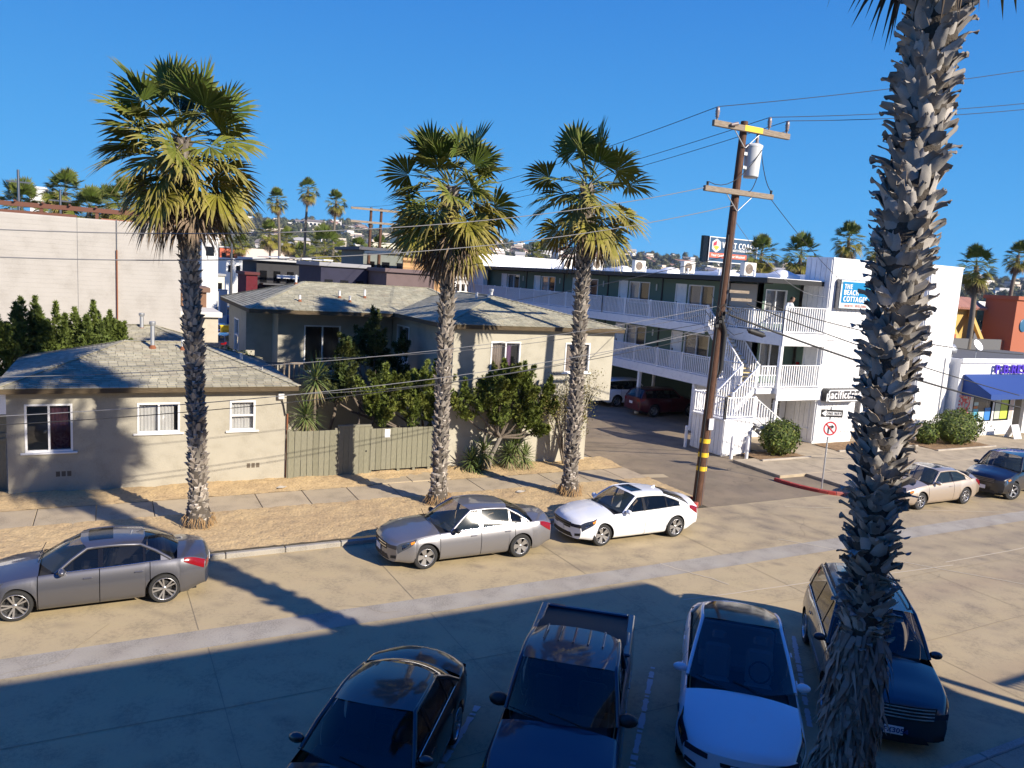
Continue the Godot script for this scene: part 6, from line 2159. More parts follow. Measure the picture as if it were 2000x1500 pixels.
class Car:
	var s := {}
	var host
	var L := 0.0
	var hw := 0.0
	func w(x: float) -> float:
		var f: float = minf(x / 0.55, 1.0)
		var r: float = minf((L - x) / 0.6, 1.0)
		var q: float = s.get("tail", 0.87)
		return hw * (0.86 + 0.14 * sin(f * PI / 2)) * (q + (1.0 - q) * sin(r * PI / 2))
	func bow(x: float, z: float) -> float:
		var k: float = pow(absf(z) / hw, 2.4)
		var f: float = 1.0 - smoothstep(0.0, 1.0, x)
		var r: float = 1.0 - smoothstep(0.0, 1.0, L - x)
		return k * (s.bow_f * f - s.bow_r * r)
	func sh(x: float) -> float: return host.hermite(s.sh, x)
	func top(x: float) -> float: return host.hermite(s.top, x)
	func arch(x: float) -> float:
		for a in [s.fo, s.fo + s.wb]:
			var d: float = absf(x - a)
			var R: float = s.wr + 0.055
			if d < R: return s.wr + sqrt(R * R - d * d) * 1.0
		return -1.0
	func wf(t: float) -> float:
		return host.hermite([[0.0, 0.88], [0.06, 0.945], [0.25, 0.982], [0.5, 1.0], [0.70, 0.985], [0.82, 0.965], [0.92, 0.935], [1.0, 0.892]], t)
	func pt(x: float, t: float, side: float, off := 0.0) -> Vector3:
		var W := w(x)
		var ysh := sh(x)
		var yb: float = s.bot + 0.10 * (1.0 - smoothstep(0.0, 0.5, x)) * 0.5 + 0.14 * (1.0 - smoothstep(0.0, 0.55, L - x))
		var y := 0.0
		var z := 0.0
		if t <= 1.0:
			var a := arch(x)
			if a > yb:
				var ta: float = minf((a - yb) / (ysh - yb), 0.95)
				t = lerpf(ta, 1.0, t)
			y = lerpf(yb, ysh, t)
			z = W * wf(t) + off
			if a > yb: z += 0.012 * (1.0 - smoothstep(0.0, 0.35, y - a))
		else:
			var k := 2.0 - t
			z = W * 0.892 * k
			y = ysh + (top(x) - ysh) * (1.0 - pow(k, 2.2)) + off
		return Vector3(L / 2 - x - bow(x, z), y, z * side)

func car_body(c: Car, t: Node3D, pm: Material) -> void:
	var s := c.s
	var seams: Array = s.seams
	var st := []
	var x := 0.0
	while x < c.L:
		st.append(x)
		x += 0.03 if x < 0.18 or x > c.L - 0.2 else 0.085
	st.append(c.L)
	for a in [s.fo, s.fo + s.wb]:
		var R: float = s.wr + 0.055
		for i in 19:
			st.append(a + R * sin(lerpf(-PI / 2, PI / 2, i / 18.0)) * 0.9995)
		st.append(a - R - 0.002); st.append(a + R + 0.002)
	for q in seams:
		st.append(q - 0.008); st.append(q + 0.008)
	for q in [s.c0, s.d0]: st.append(q)
	st.sort()
	var xs := [st[0]]
	for v in st:
		if v - xs[xs.size() - 1] > 0.0015: xs.append(v)
	var parts := {}
	for side in [1.0, -1.0]:
		var rows := []
		for q in xs:
			var line := PackedVector3Array()
			for r in RT: line.append(c.pt(q, r, side))
			if side < 0: line.reverse()
			rows.append(line)
		var NR := RT.size()
		var name_of := func(i: int, j: int) -> String:
			var m: float = (xs[i] + xs[i + 1]) / 2
			var jj := j if side > 0 else NR - 2 - j
			var rt: float = (RT[jj] + RT[jj + 1]) / 2
			for q in seams:
				if absf(m - q) < 0.008 and rt < 0.985: return ""
			if rt > 1.0:
				if m < s.c0 + 0.02: return "hood" if m > 0.14 and rt > 1.02 else "body"
				if m > s.d0 - 0.03: return s.get("rear_lid", "boot_lid") if m < c.L - 0.05 and rt > 1.02 else "body"
				return ""
			if m < 0.62 and m < s.fo: return "front_bumper" if rt < 0.62 else "body"
			if m > c.L - 0.5: return "rear_bumper" if rt < 0.55 else "body"
			for k in seams.size() - 1:
				if m > seams[k] and m < seams[k + 1]: return "door_%d" % k
			return "body"
		var names := {}
		for i in xs.size() - 1:
			for j in NR - 1:
				names[name_of.call(i, j)] = true
		for nm in names:
			if nm == "": continue
			var key: String = nm + ("_l" if side > 0 and nm.begins_with("door") else "")
			if not parts.has(key): parts[key] = MB.new()
			parts[key].grid(rows, false, func(i, j): return name_of.call(i, j) != nm)
	# nose and tail faces
	for e in [0.0, c.L]:
		var rows := []
		for r in RT:
			var p := c.pt(e, r, 1.0)
			var line := PackedVector3Array()
			for k in 13:
				var z := p.z * (k / 6.0 - 1.0)
				line.append(Vector3(c.L / 2 - e - c.bow(e, z), p.y, z))
			if e > 0: line.reverse()
			rows.append(line)
		parts["front_bumper" if e == 0.0 else "rear_bumper"].grid(rows)
	for key in parts:
		var nm: String = key
		if key.begins_with("door"): nm = "door"
		var m: Material = pm
		if s.has("mats") and s.mats.has(nm): m = s.mats[nm]
		var o := put(parts[key], nm, m, t)
		if key.begins_with("door") and s.get("handles", true):
			var idx := int(key.substr(5, 1))
			var hx: float = seams[idx + 1] - 0.22
			var sd := 1.0 if key.ends_with("_l") else -1.0
			var hb := MB.new()
			var hp := c.pt(hx, 0.80, sd, 0.022)
			hb.box(hp, Vector3(0.17, 0.026, 0.03), Basis.IDENTITY, 0.01)
			put(hb, "handle", pm if s.get("handle_body", true) else M.chrome, o)

# sheet laid a few millimetres proud of the body between (x, t) corners
func car_patch(c: Car, t: Node3D, called: String, m: Material, side: float, quad: Array, off := 0.006, nx := 8, ny := 5) -> MeshInstance3D:
	var rows := []
	for i in nx + 1:
		var u := i / float(nx)
		var line := PackedVector3Array()
		for j in ny + 1:
			var v := j / float(ny)
			var a: Vector2 = quad[0].lerp(quad[1], u)
			var d: Vector2 = quad[3].lerp(quad[2], u)
			var p := a.lerp(d, v)
			line.append(c.pt(p.x, p.y, side, off))
		if side < 0: line.reverse()
		rows.append(line)
	var b := MB.new()
	b.grid(rows)
	return put(b, called, m, t)

# sheet on the nose or tail face between (z, y) corners
func end_patch(c: Car, t: Node3D, called: String, m: Material, e: float, quad: Array, off := 0.008, nx := 8, ny := 4) -> MeshInstance3D:
	var rows := []
	var dir := 1.0 if e == 0.0 else -1.0
	for i in nx + 1:
		var line := PackedVector3Array()
		for j in ny + 1:
			var a: Vector2 = quad[0].lerp(quad[1], i / float(nx))
			var d: Vector2 = quad[3].lerp(quad[2], i / float(nx))
			var p := a.lerp(d, j / float(ny))
			line.append(Vector3(c.L / 2 - e - c.bow(e, p.x) + off * dir, p.y, p.x))
		if dir < 0: line.reverse()
		rows.append(line)
	var b := MB.new()
	b.grid(rows)
	return put(b, called, m, t)

func car_cabin(c: Car, t: Node3D, pm: Material) -> void:
	var s := c.s
	var X := func(x: float) -> float: return c.L / 2 - x
	var yr: float = s.roof
	var rw: float = s.rw
	var yrr: float = s.get("roof_r", yr - 0.04)
	var ax: float = s.c0 + s.sweep
	var A0 := Vector3(X.call(ax), c.sh(ax) + 0.0, c.w(ax) * 0.895)
	var A1 := Vector3(X.call(s.h0 + 0.14), yr - 0.085, rw)
	var C1 := Vector3(X.call(s.r0 - 0.1), yrr - 0.075, rw * 0.96)
	var cxx: float = s.d0 - s.get("c_in", 0.18)
	var C0 := Vector3(X.call(cxx), c.sh(cxx), c.w(cxx) * 0.885)
	var mir := func(p: Vector3) -> Vector3: return Vector3(p.x, p.y, -p.z)
	var curve := func(side: Vector3, mid: Vector3, k: float, e := 2.0) -> Vector3:
		return Vector3(lerpf(mid.x, side.x, pow(absf(k), e)), lerpf(mid.y, side.y, pow(absf(k), e * 1.25)), side.z * k)
	var cowl := Vector3(X.call(s.c0 - 0.02), c.top(s.c0) + 0.012, 0)
	var head := Vector3(X.call(s.h0), yr - 0.012, 0)
	var rear := Vector3(X.call(s.r0), yrr - 0.01, 0)
	var deck := Vector3(X.call(s.d0 + 0.02), c.top(s.d0) + 0.012, 0)
	var sheet_of := func(a_side: Vector3, a_mid: Vector3, b_side: Vector3, b_mid: Vector3, n: int, bulge: float, flip: bool) -> Array:
		var rows := []
		for i in n + 1:
			var q := i / float(n)
			var line := PackedVector3Array()
			for k in 17:
				var f := k / 8.0 - 1.0
				var p: Vector3 = curve.call(a_side, a_mid, f).lerp(curve.call(b_side, b_mid, f), q)
				p.y += bulge * sin(q * PI) * (1.0 - 0.4 * f * f)
				line.append(p)
			if flip: line.reverse()
			rows.append(line)
		return rows
	var b := MB.new()
	b.grid(sheet_of.call(A0, cowl, A1, head, 8, 0.028, false))
	put(b, "windscreen", M[s.get("glass_f", "tint_light")], t)
	b = MB.new()
	b.grid(sheet_of.call(C1, rear, C0, deck, 8, s.get("rear_bulge", 0.035), false))
	put(b, "rear_window", M.tint, t)
	# roof
	b = MB.new()
	var rows := []
	for i in 15:
		var q := i / 14.0
		var sd := A1.lerp(C1, q) + Vector3(0, 0.035 * sin(q * PI), 0.02 * sin(q * PI))
		var md := head.lerp(rear, q) + Vector3(0, s.get("crown", 0.035) * sin(q * PI), 0)
		var line := PackedVector3Array()
		for k in 17:
			line.append(curve.call(sd, md, k / 8.0 - 1.0, 3.2))
		rows.append(line)
	b.grid(rows)
	var roof := put(b, "roof", s.get("roof_mat", pm), t)
	if s.has("sunroof"):
		b = MB.new()
		var r2 := []
		for i in 7:
			var line := PackedVector3Array()
			for k in 9:
				var f: float = (k / 4.0 - 1.0) * s.sunroof[2]
				var q: float = lerpf(s.sunroof[0], s.sunroof[1], i / 6.0)
				var sd := A1.lerp(C1, q) + Vector3(0, 0.035 * sin(q * PI), 0)
				var md := head.lerp(rear, q) + Vector3(0, s.get("crown", 0.035) * sin(q * PI), 0)
				line.append(curve.call(sd, md, f, 3.2) + Vector3(0, 0.006, 0))
			r2.append(line)
		b.grid(r2)
		put(b, "sunroof", M.black_gloss, roof)
	if s.get("fin", false):
		b = MB.new()
		b.plate([rear + Vector3(0.22, 0.0, -0.02), rear + Vector3(0.02, 0.0, -0.02), rear + Vector3(0.02, 0.075, -0.02)], Vector3(0, 0, 0.04))
		put(b, "antenna_fin", pm, roof)
	if s.get("rails", false):
		for sd in [1.0, -1.0]:
			b = MB.new()
			var a := A1 + Vector3(-0.15, 0.07, -0.05)
			var d := C1 + Vector3(0.1, 0.09, -0.03)
			b.tube([Vector3(a.x, a.y - 0.05, a.z * sd), Vector3(a.x - 0.1, a.y + 0.02, a.z * sd), Vector3((a.x + d.x) / 2, (a.y + d.y) / 2 + 0.05, (a.z + 0.01) * sd), Vector3(d.x + 0.1, d.y + 0.02, d.z * sd), Vector3(d.x, d.y - 0.05, d.z * sd)], [0.018], 6)
			put(b, "roof_rail", M.black_trim, roof)
	# sides: pillars, rails, glass
	for sd in [1.0, -1.0]:
		var F := func(p: Vector3) -> Vector3: return Vector3(p.x, p.y, p.z * sd)
		var rail := []
		for i in 9:
			var q := i / 8.0
			rail.append(A1.lerp(C1, q) + Vector3(0, 0.03 * sin(q * PI) - 0.012, 0.02 * sin(q * PI) + 0.0))
		var edge := [A0, A0.lerp(A1, 0.5) + Vector3(0, 0.02, 0.004)] + rail + [C1.lerp(C0, 0.5) + Vector3(0, s.get("c_bulge", 0.02), 0.0), C0]
		var sp := []
		for p in edge: sp.append(F.call(p))
		b = MB.new()
		b.tube(sp, [0.035, 0.036, 0.038, 0.036], 8)
		put(b, "pillar", pm, t)
		# top of the side opening as a curve over x
		var ex := []
		for p in edge: ex.append([c.L / 2 - p.x, p.y])
		var side_z := func(x: float, y: float) -> float:
			var z0 := c.w(x) * 0.89
			var y0 := c.sh(x)
			return lerpf(z0, rw * 0.985, clampf((y - y0) / (yr - 0.1 - y0), 0, 1))
		var pane := func(x0: float, x1: float, called: String, m: Material, off: float, lean: float) -> void:
			var g := []
			for i in 13:
				var x := lerpf(x0, x1, i / 12.0)
				var line := PackedVector3Array()
				for j in 6:
					var q := j / 5.0
					var y0 := c.sh(x) - 0.005
					var y1 := maxf(lin_at(ex, x) - 0.025, y0 + 0.002)
					var y := lerpf(y0, y1, q)
					var xx := x - lean * (y - y0) * 0.0
					line.append(Vector3(c.L / 2 - xx, y, (side_z.call(x, y) + off) * sd))
				if sd < 0: line.reverse()
				g.append(line)
			var bb := MB.new()
			bb.grid(g)
			put(bb, called, m, t)
		var gm: Material = M[s.get("glass_s", "tint")]
		var bp: float = s.bp
		pane.call(ax + 0.05, bp - 0.05, "side_window", gm, -0.012, 0.0)
		pane.call(bp - 0.05, bp + 0.05, "door_post", M.black_gloss, 0.0, 0.0)
		var q1: float = s.get("q1", 0.0)
		if q1 > 0.0:
			pane.call(bp + 0.05, q1 - 0.02, "side_window", M[s.get("glass_q", s.get("glass_s", "tint"))], -0.012, 0.0)
			pane.call(q1 - 0.02, q1 + 0.03, "door_post", M.black_gloss, 0.0, 0.0)
			pane.call(q1 + 0.03, s.q2, "quarter_window", M.tint, -0.012, 0.0)
		else:
			pane.call(bp + 0.05, s.q2, "side_window", M[s.get("glass_q", s.get("glass_s", "tint"))], -0.012, 0.0)
		if s.q2 < cxx - 0.02:
			pane.call(s.q2, cxx, "rear_pillar", pm, 0.006, 0.0)
		# chrome or dark waist strip
		b = MB.new()
		var ws := []
		for i in 14:
			var x := lerpf(ax + 0.02, s.q2, i / 13.0)
			ws.append(Vector3(c.L / 2 - x, c.sh(x) + 0.006, (c.w(x) * 0.893 + 0.004) * sd))
		b.tube(ws, [0.011], 5)
		put(b, "waist_strip", M.chrome if s.get("bright", false) else M.black_trim, t)
		# mirror
		b = MB.new()
		var mp: Vector3 = F.call(Vector3(A0.x - 0.12, A0.y + 0.06, A0.z + 0.13))
		var ms: float = s.get("mirror", 1.0)
		var rr := []
		for i in 7:
			var a := PI * i / 6.0
			var line := PackedVector3Array()
			for k in 12:
				var o := TAU * k / 12.0
				line.append(mp + Vector3(-cos(a) * 0.075, sin(a) * sin(o) * 0.075, sin(a) * cos(o) * 0.12) * ms)
			rr.append(line)
		b.grid(rr, true)
		b.tube([F.call(A0 + Vector3(-0.1, 0.0, -0.02)), mp], [0.025], 6)
		put(b, "mirror", s.get("mirror_mat", pm), t)
	# inside: floor, dash, seats, wheel
	var seat: Material = M[s.get("seat", "seat_dark")]
	b = MB.new()
	b.slab(X.call(s.d0), X.call(s.c0 + 0.05), 0.3, 0.42, -c.hw * 0.8, c.hw * 0.8)
	b.slab(X.call(s.c0 + 0.62), X.call(s.c0 - 0.02), 0.5, c.sh(s.c0) - 0.05, -c.hw * 0.8, c.hw * 0.8, 0.06)
	b.slab(X.call(s.d0 + 0.02), X.call(s.d0 - 0.5), 0.5, c.sh(s.d0) - 0.04, -c.hw * 0.78, c.hw * 0.78, 0.04)
	put(b, "cabin_floor", M.interior, t)
	var fx: float = s.bp + 0.1
	for z in [-0.37, 0.37]:
		b = MB.new()
		b.box(Vector3(X.call(fx - 0.25), 0.56, z), Vector3(0.5, 0.16, 0.48), Basis(Vector3.BACK, 0.1), 0.05)
		b.box(Vector3(X.call(fx + 0.08), 0.86, z), Vector3(0.14, 0.62, 0.46), Basis(Vector3.BACK, 0.28), 0.05)
		b.box(Vector3(X.call(fx + 0.2), 1.2 if yr < 1.55 else 1.3, z), Vector3(0.1, 0.17, 0.26), Basis(Vector3.BACK, 0.2), 0.04)
		put(b, "seat", seat, t)
	b = MB.new()
	b.box(Vector3(X.call(fx + 0.75), 0.56, 0), Vector3(0.5, 0.18, c.hw * 1.4), Basis.IDENTITY, 0.05)
	b.box(Vector3(X.call(fx + 1.05), 0.86, 0), Vector3(0.16, 0.6, c.hw * 1.4), Basis(Vector3.BACK, 0.3), 0.05)
	put(b, "rear_seat", seat, t)
	b = MB.new()
	var ring := []
	for i in 17: ring.append(Vector3(X.call(s.c0 + 0.78), 0.0, 0) + Basis(Vector3.BACK, 0.45) * Vector3(0, 0.98 + sin(TAU * i / 16.0) * 0.18, -0.37 + cos(TAU * i / 16.0) * 0.18))
	b.tube(ring, [0.016], 6, false)
	put(b, "steering_wheel", M.black_trim, t)
	# wipers
	b = MB.new()
	for z in [-0.35, 0.25]:
		b.tube([cowl + Vector3(-0.02, 0.02, z), cowl.lerp(head, 0.12) + Vector3(0.0, 0.03, z + 0.5)], [0.009], 4)
	put(b, "wiper", M.black_trim, t)

func lin_at(p: Array, x: float) -> float:
	for i in p.size() - 1:
		if x <= p[i + 1][0]:
			return lerpf(p[i][1], p[i + 1][1], clampf((x - p[i][0]) / maxf(p[i + 1][0] - p[i][0], 0.0001), 0, 1))
	return p[p.size() - 1][1]

var wheel_cache := {}
func wheel(c: Car, t: Node3D, x: float, side: float, steer := 0.0) -> void:
	var s := c.s
	var R: float = s.wr
	var key := "%s_%f" % [s.rim, R]
	if not wheel_cache.has(key):
		var rr: float = R * s.get("rim_share", 0.7)
		var b := MB.new()
		b.lathe([[rr, -0.105], [R * 0.93, -0.108], [R * 0.985, -0.085], [R, -0.05], [R, 0.05], [R * 0.985, 0.085], [R * 0.93, 0.108], [rr * 1.04, 0.106], [rr * 0.98, 0.085]], 36)
		var tyre := b.mesh()
		b = MB.new()
		b.lathe([[rr * 0.995, 0.09], [rr * 1.02, 0.112], [rr * 0.95, 0.112], [rr * 0.92, 0.07], [rr * 0.9, -0.06]], 36)
		b.lathe([[0.0, 0.085], [rr * 0.16, 0.085], [rr * 0.2, 0.06], [rr * 0.22, 0.03]], 18)
		var n: int = s.spokes
		for i in n:
			var pair: Array = [-0.1, 0.1] if s.get("twin", false) else [0.0]
			for o in pair:
				var a: float = TAU * i / n + o
				var r0 := rr * 0.14
				var r1 := rr * 0.97
				var w0: float = s.get("spoke_w", 0.07) * (0.6 if pair.size() > 1 else 1.0)
				var u := Vector3(cos(a), 0, sin(a))
				var v := Vector3(-sin(a), 0, cos(a))
				var a2: float = TAU * i / n + o * 1.9
				var u2 := Vector3(cos(a2), 0, sin(a2))
				var v2 := Vector3(-sin(a2), 0, cos(a2))
				var p := [u * r0 - v * w0 * 0.42 + Vector3(0, 0.078, 0), u * r0 + v * w0 * 0.42 + Vector3(0, 0.078, 0), u2 * r1 + v2 * w0 * 0.5 + Vector3(0, 0.098, 0), u2 * r1 - v2 * w0 * 0.5 + Vector3(0, 0.098, 0)]
				b.quad(p[0], p[1], p[2], p[3])
				var dn := Vector3(0, -0.035, 0)
				b.quad(p[1], p[1] + dn, p[2] + dn, p[2])
				b.quad(p[0] + dn, p[0], p[3], p[3] + dn)
		var rim := b.mesh()
		b = MB.new()
		b.lathe([[0.0, 0.0], [rr * 0.62, 0.0], [rr * 0.62, -0.02]], 20)
		b.lathe([[rr * 0.93, -0.07], [0.0, -0.07]], 20)
		wheel_cache[key] = [tyre, rim, b.mesh()]
	var w := node("wheel", t)
	w.transform = Transform3D(Basis(Vector3.UP, steer) * Basis(Vector3.RIGHT, PI / 2 * side), Vector3(c.L / 2 - x, R, (c.hw - 0.125) * side))
	inst(wheel_cache[key][0], "tyre", M.rubber, w)
	inst(wheel_cache[key][1], "rim", M[s.get("rim_mat", "alloy")], w)
	inst(wheel_cache[key][2], "brake_disc", M.disc, w)

func car(label: String, called: String, spec: Dictionary, pm: Material, at: Vector3, turn: float, group := "", category := "car") -> Node3D:
	var t := thing(called, label, category, at, turn, group)
	var c := Car.new()
	c.s = spec
	c.host = self
	c.L = spec.L
	c.hw = spec.W / 2
	car_body(c, t, pm)
	car_cabin(c, t, pm)
	var st: float = spec.get("steer", 0.0)
	for x in [spec.fo, spec.fo + spec.wb]:
		for sd in [1.0, -1.0]: wheel(c, t, x, sd, st if x == spec.fo else 0.0)
	# underbody and wheel housings
	var b := MB.new()
	b.slab(-c.L / 2 + 0.3, c.L / 2 - 0.35, spec.bot - 0.02, spec.bot + 0.16, -c.hw * 0.66, c.hw * 0.66)
	for x in [spec.fo, spec.fo + spec.wb]:
		var rows := []
		for i in 13:
			var a := PI * i / 12.0
			var line := PackedVector3Array()
			for z in [-0.95, -0.45, 0.45, 0.95]:
				line.append(Vector3(c.L / 2 - x + cos(a) * (spec.wr + 0.05), spec.wr + sin(a) * (spec.wr + 0.05), z * c.hw))
			rows.append(line)
		b.grid(rows)
		b.slab(c.L / 2 - x - spec.wr, c.L / 2 - x + spec.wr, 0.25, spec.wr + 0.3, -c.hw * 0.6, c.hw * 0.6)
	put(b, "underbody", M.rubber, t)
	# lamps
	var hy: float = spec.hy
	for sd in [1.0, -1.0]:
		var hl: Array = spec.get("hl", [0.015, 0.66, 0.66, 0.97])
		var o := car_patch(c, t, "headlight", M[spec.get("hl_mat", "head_lens")], sd, [Vector2(hl[0], hl[2] - 0.1), Vector2(hl[1], hl[3] - 0.04), Vector2(hl[1] - 0.06, hl[3]), Vector2(hl[0], hl[3])], 0.007)
		car_patch(c, o, "reflector", M.chrome, sd, [Vector2(hl[0] + 0.1, hl[2] + 0.02), Vector2(hl[1] - 0.34, hl[3] - 0.12), Vector2(hl[1] - 0.34, hl[3] - 0.05), Vector2(hl[0] + 0.1, hl[3] - 0.06)], 0.009, 4, 3)
		car_patch(c, o, "indicator", M.amber, sd, [Vector2(hl[1] - 0.28, hl[3] - 0.14), Vector2(hl[1] - 0.12, hl[3] - 0.1), Vector2(hl[1] - 0.12, hl[3] - 0.04), Vector2(hl[1] - 0.28, hl[3] - 0.05)], 0.010, 3, 3)
		var z0: float = c.hw * 0.50
		var z1: float = c.hw * 0.855
		end_patch(c, o, "headlight_front", M[spec.get("hl_mat", "head_lens")], 0.0, [Vector2(z0 * sd, hy - 0.07), Vector2(z1 * sd, hy - 0.06), Vector2(z1 * sd, hy + 0.05), Vector2(z0 * sd, hy + 0.02)], 0.009)
		var tl: Array = spec.get("tl", [0.42, 0.62, 0.97])
		var tq := car_patch(c, t, "tail_light", M.tail_red, sd, [Vector2(c.L - tl[0], tl[2] - 0.1), Vector2(c.L - 0.015, tl[1]), Vector2(c.L - 0.015, tl[2]), Vector2(c.L - tl[0], tl[2])], 0.007)
		end_patch(c, tq, "tail_light_rear", M.tail_red, c.L, [Vector2(c.hw * 0.55 * sd, spec.ty - 0.07), Vector2(c.hw * 0.83 * sd, spec.ty - 0.1), Vector2(c.hw * 0.83 * sd, spec.ty + 0.06), Vector2(c.hw * 0.55 * sd, spec.ty + 0.05)], 0.009)
	var gz: float = c.hw * spec.get("gw", 0.48)
	var gr := end_patch(c, t, "grille", M.black_trim, 0.0, [Vector2(-gz, hy - 0.12), Vector2(gz, hy - 0.12), Vector2(gz * 1.05, hy + spec.get("gh", 0.05)), Vector2(-gz * 1.05, hy + spec.get("gh", 0.05))], 0.007, 12)
	for k in spec.get("bars", 2):
		var y: float = hy - 0.1 + 0.15 * (k + 0.5) / spec.get("bars", 2) + (spec.get("gh", 0.05) - 0.05) * (k + 0.5) / spec.get("bars", 2)
		end_patch(c, gr, "grille_bar", M.chrome if spec.get("bright", false) else M.alloy_dark, 0.0, [Vector2(-gz, y - 0.012), Vector2(gz, y - 0.012), Vector2(gz, y + 0.012), Vector2(-gz, y + 0.012)], 0.016, 12, 1)
	end_patch(c, t, "lower_intake", M.black_trim, 0.0, [Vector2(-c.hw * 0.6, 0.26), Vector2(c.hw * 0.6, 0.26), Vector2(c.hw * 0.5, 0.38), Vector2(-c.hw * 0.5, 0.38)], 0.007, 12)
	for sd in [1.0, -1.0]:
		end_patch(c, t, "fog_recess", M.black_trim, 0.0, [Vector2(c.hw * 0.66 * sd, 0.31), Vector2(c.hw * 0.84 * sd, 0.34), Vector2(c.hw * 0.84 * sd, 0.42), Vector2(c.hw * 0.66 * sd, 0.38)], 0.007)
	for e in [0.0, c.L]:
		var d := 1.0 if e == 0.0 else -1.0
		b = MB.new()
		b.box(Vector3(c.L / 2 - e + 0.02 * d, 0.47 if e == 0.0 else spec.get("py", 0.72), 0), Vector3(0.012, 0.15, 0.31), Basis.IDENTITY, 0.004)
		var pl := put(b, "number_plate", M.plate, t)
		if spec.has("plate"):
			var tx := letters(spec.plate, 0.085, 0.004, Transform3D(Basis(Vector3.UP, PI / 2 * d), Vector3(c.L / 2 - e + 0.03 * d, 0.47 if e == 0.0 else spec.get("py", 0.72), 0)), M.plate_ink, "characters", pl)
	# black sill strip along each side, wheel to wheel
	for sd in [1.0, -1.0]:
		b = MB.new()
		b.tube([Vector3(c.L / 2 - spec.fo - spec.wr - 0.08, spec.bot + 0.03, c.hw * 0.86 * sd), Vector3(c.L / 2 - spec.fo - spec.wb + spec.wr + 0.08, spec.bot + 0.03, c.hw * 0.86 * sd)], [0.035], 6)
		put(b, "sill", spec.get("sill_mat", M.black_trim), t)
	return t

func sedan(L: float, W: float, H: float, fo: float, wb_: float, more := {}) -> Dictionary:
	var k := L / 4.8
	var s := {"L": L, "W": W, "fo": fo, "wb": wb_, "wr": 0.33, "bot": 0.19, "bow_f": 0.30, "bow_r": 0.2, "roof": H, "rw": W / 2 * 0.675, "c0": 1.32 * k, "h0": 2.12 * k, "r0": 3.42 * k, "d0": 4.12 * k, "sweep": 0.34,
		"sh": [[0, 0.64], [0.10, 0.72], [0.45, 0.81], [1.2 * k, 0.895], [1.9 * k, 0.92], [3.0 * k, 0.945], [3.9 * k, 0.975], [4.5 * k, 0.97], [L, 0.86]],
		"top": [[0, 0.69], [0.05, 0.76], [0.2, 0.835], [0.7, 0.925], [1.32 * k, 1.0], [4.12 * k, 1.085], [4.55 * k, 1.075], [L - 0.06, 1.02], [L, 0.92]],
		"bp": 2.52 * k, "q1": 3.38 * k, "q2": 3.72 * k, "seams": [1.34 * k, 2.5 * k, 3.5 * k], "hy": 0.63, "ty": 0.80, "spokes": 5, "rim": "five", "twin": true}
	s.merge(more, true)
	return s

func suv(L: float, W: float, H: float, fo: float, wb_: float, more := {}) -> Dictionary:
	var k := L / 4.8
	var s := {"L": L, "W": W, "fo": fo, "wb": wb_, "wr": 0.37, "bot": 0.26, "bow_f": 0.24, "bow_r": 0.14, "roof": H, "roof_r": H - 0.05, "rw": W / 2 * 0.70, "c0": 1.28 * k, "h0": 1.98 * k, "r0": 4.38 * k, "d0": 4.72 * k, "sweep": 0.3, "c_in": 0.08, "rear_bulge": 0.05, "c_bulge": 0.03,
		"sh": [[0, 0.78], [0.12, 0.86], [0.5, 0.95], [1.2 * k, 1.05], [2.0 * k, 1.08], [3.4 * k, 1.11], [4.3 * k, 1.13], [L, 1.08]],
		"top": [[0, 0.84], [0.05, 0.92], [0.2, 0.99], [0.7, 1.07], [1.28 * k, 1.16], [4.72 * k, 1.16], [L, 1.12]],
		"bp": 2.45 * k, "q1": 3.38 * k, "q2": 4.3 * k, "seams": [1.3 * k, 2.43 * k, 3.42 * k], "hy": 0.78, "ty": 0.98, "spokes": 5, "rim": "five_suv", "rear_lid": "tailgate", "py": 0.8, "tl": [0.3, 0.7, 0.98], "crown": 0.03, "gh": 0.08, "bars": 3}
	s.merge(more, true)
	return s

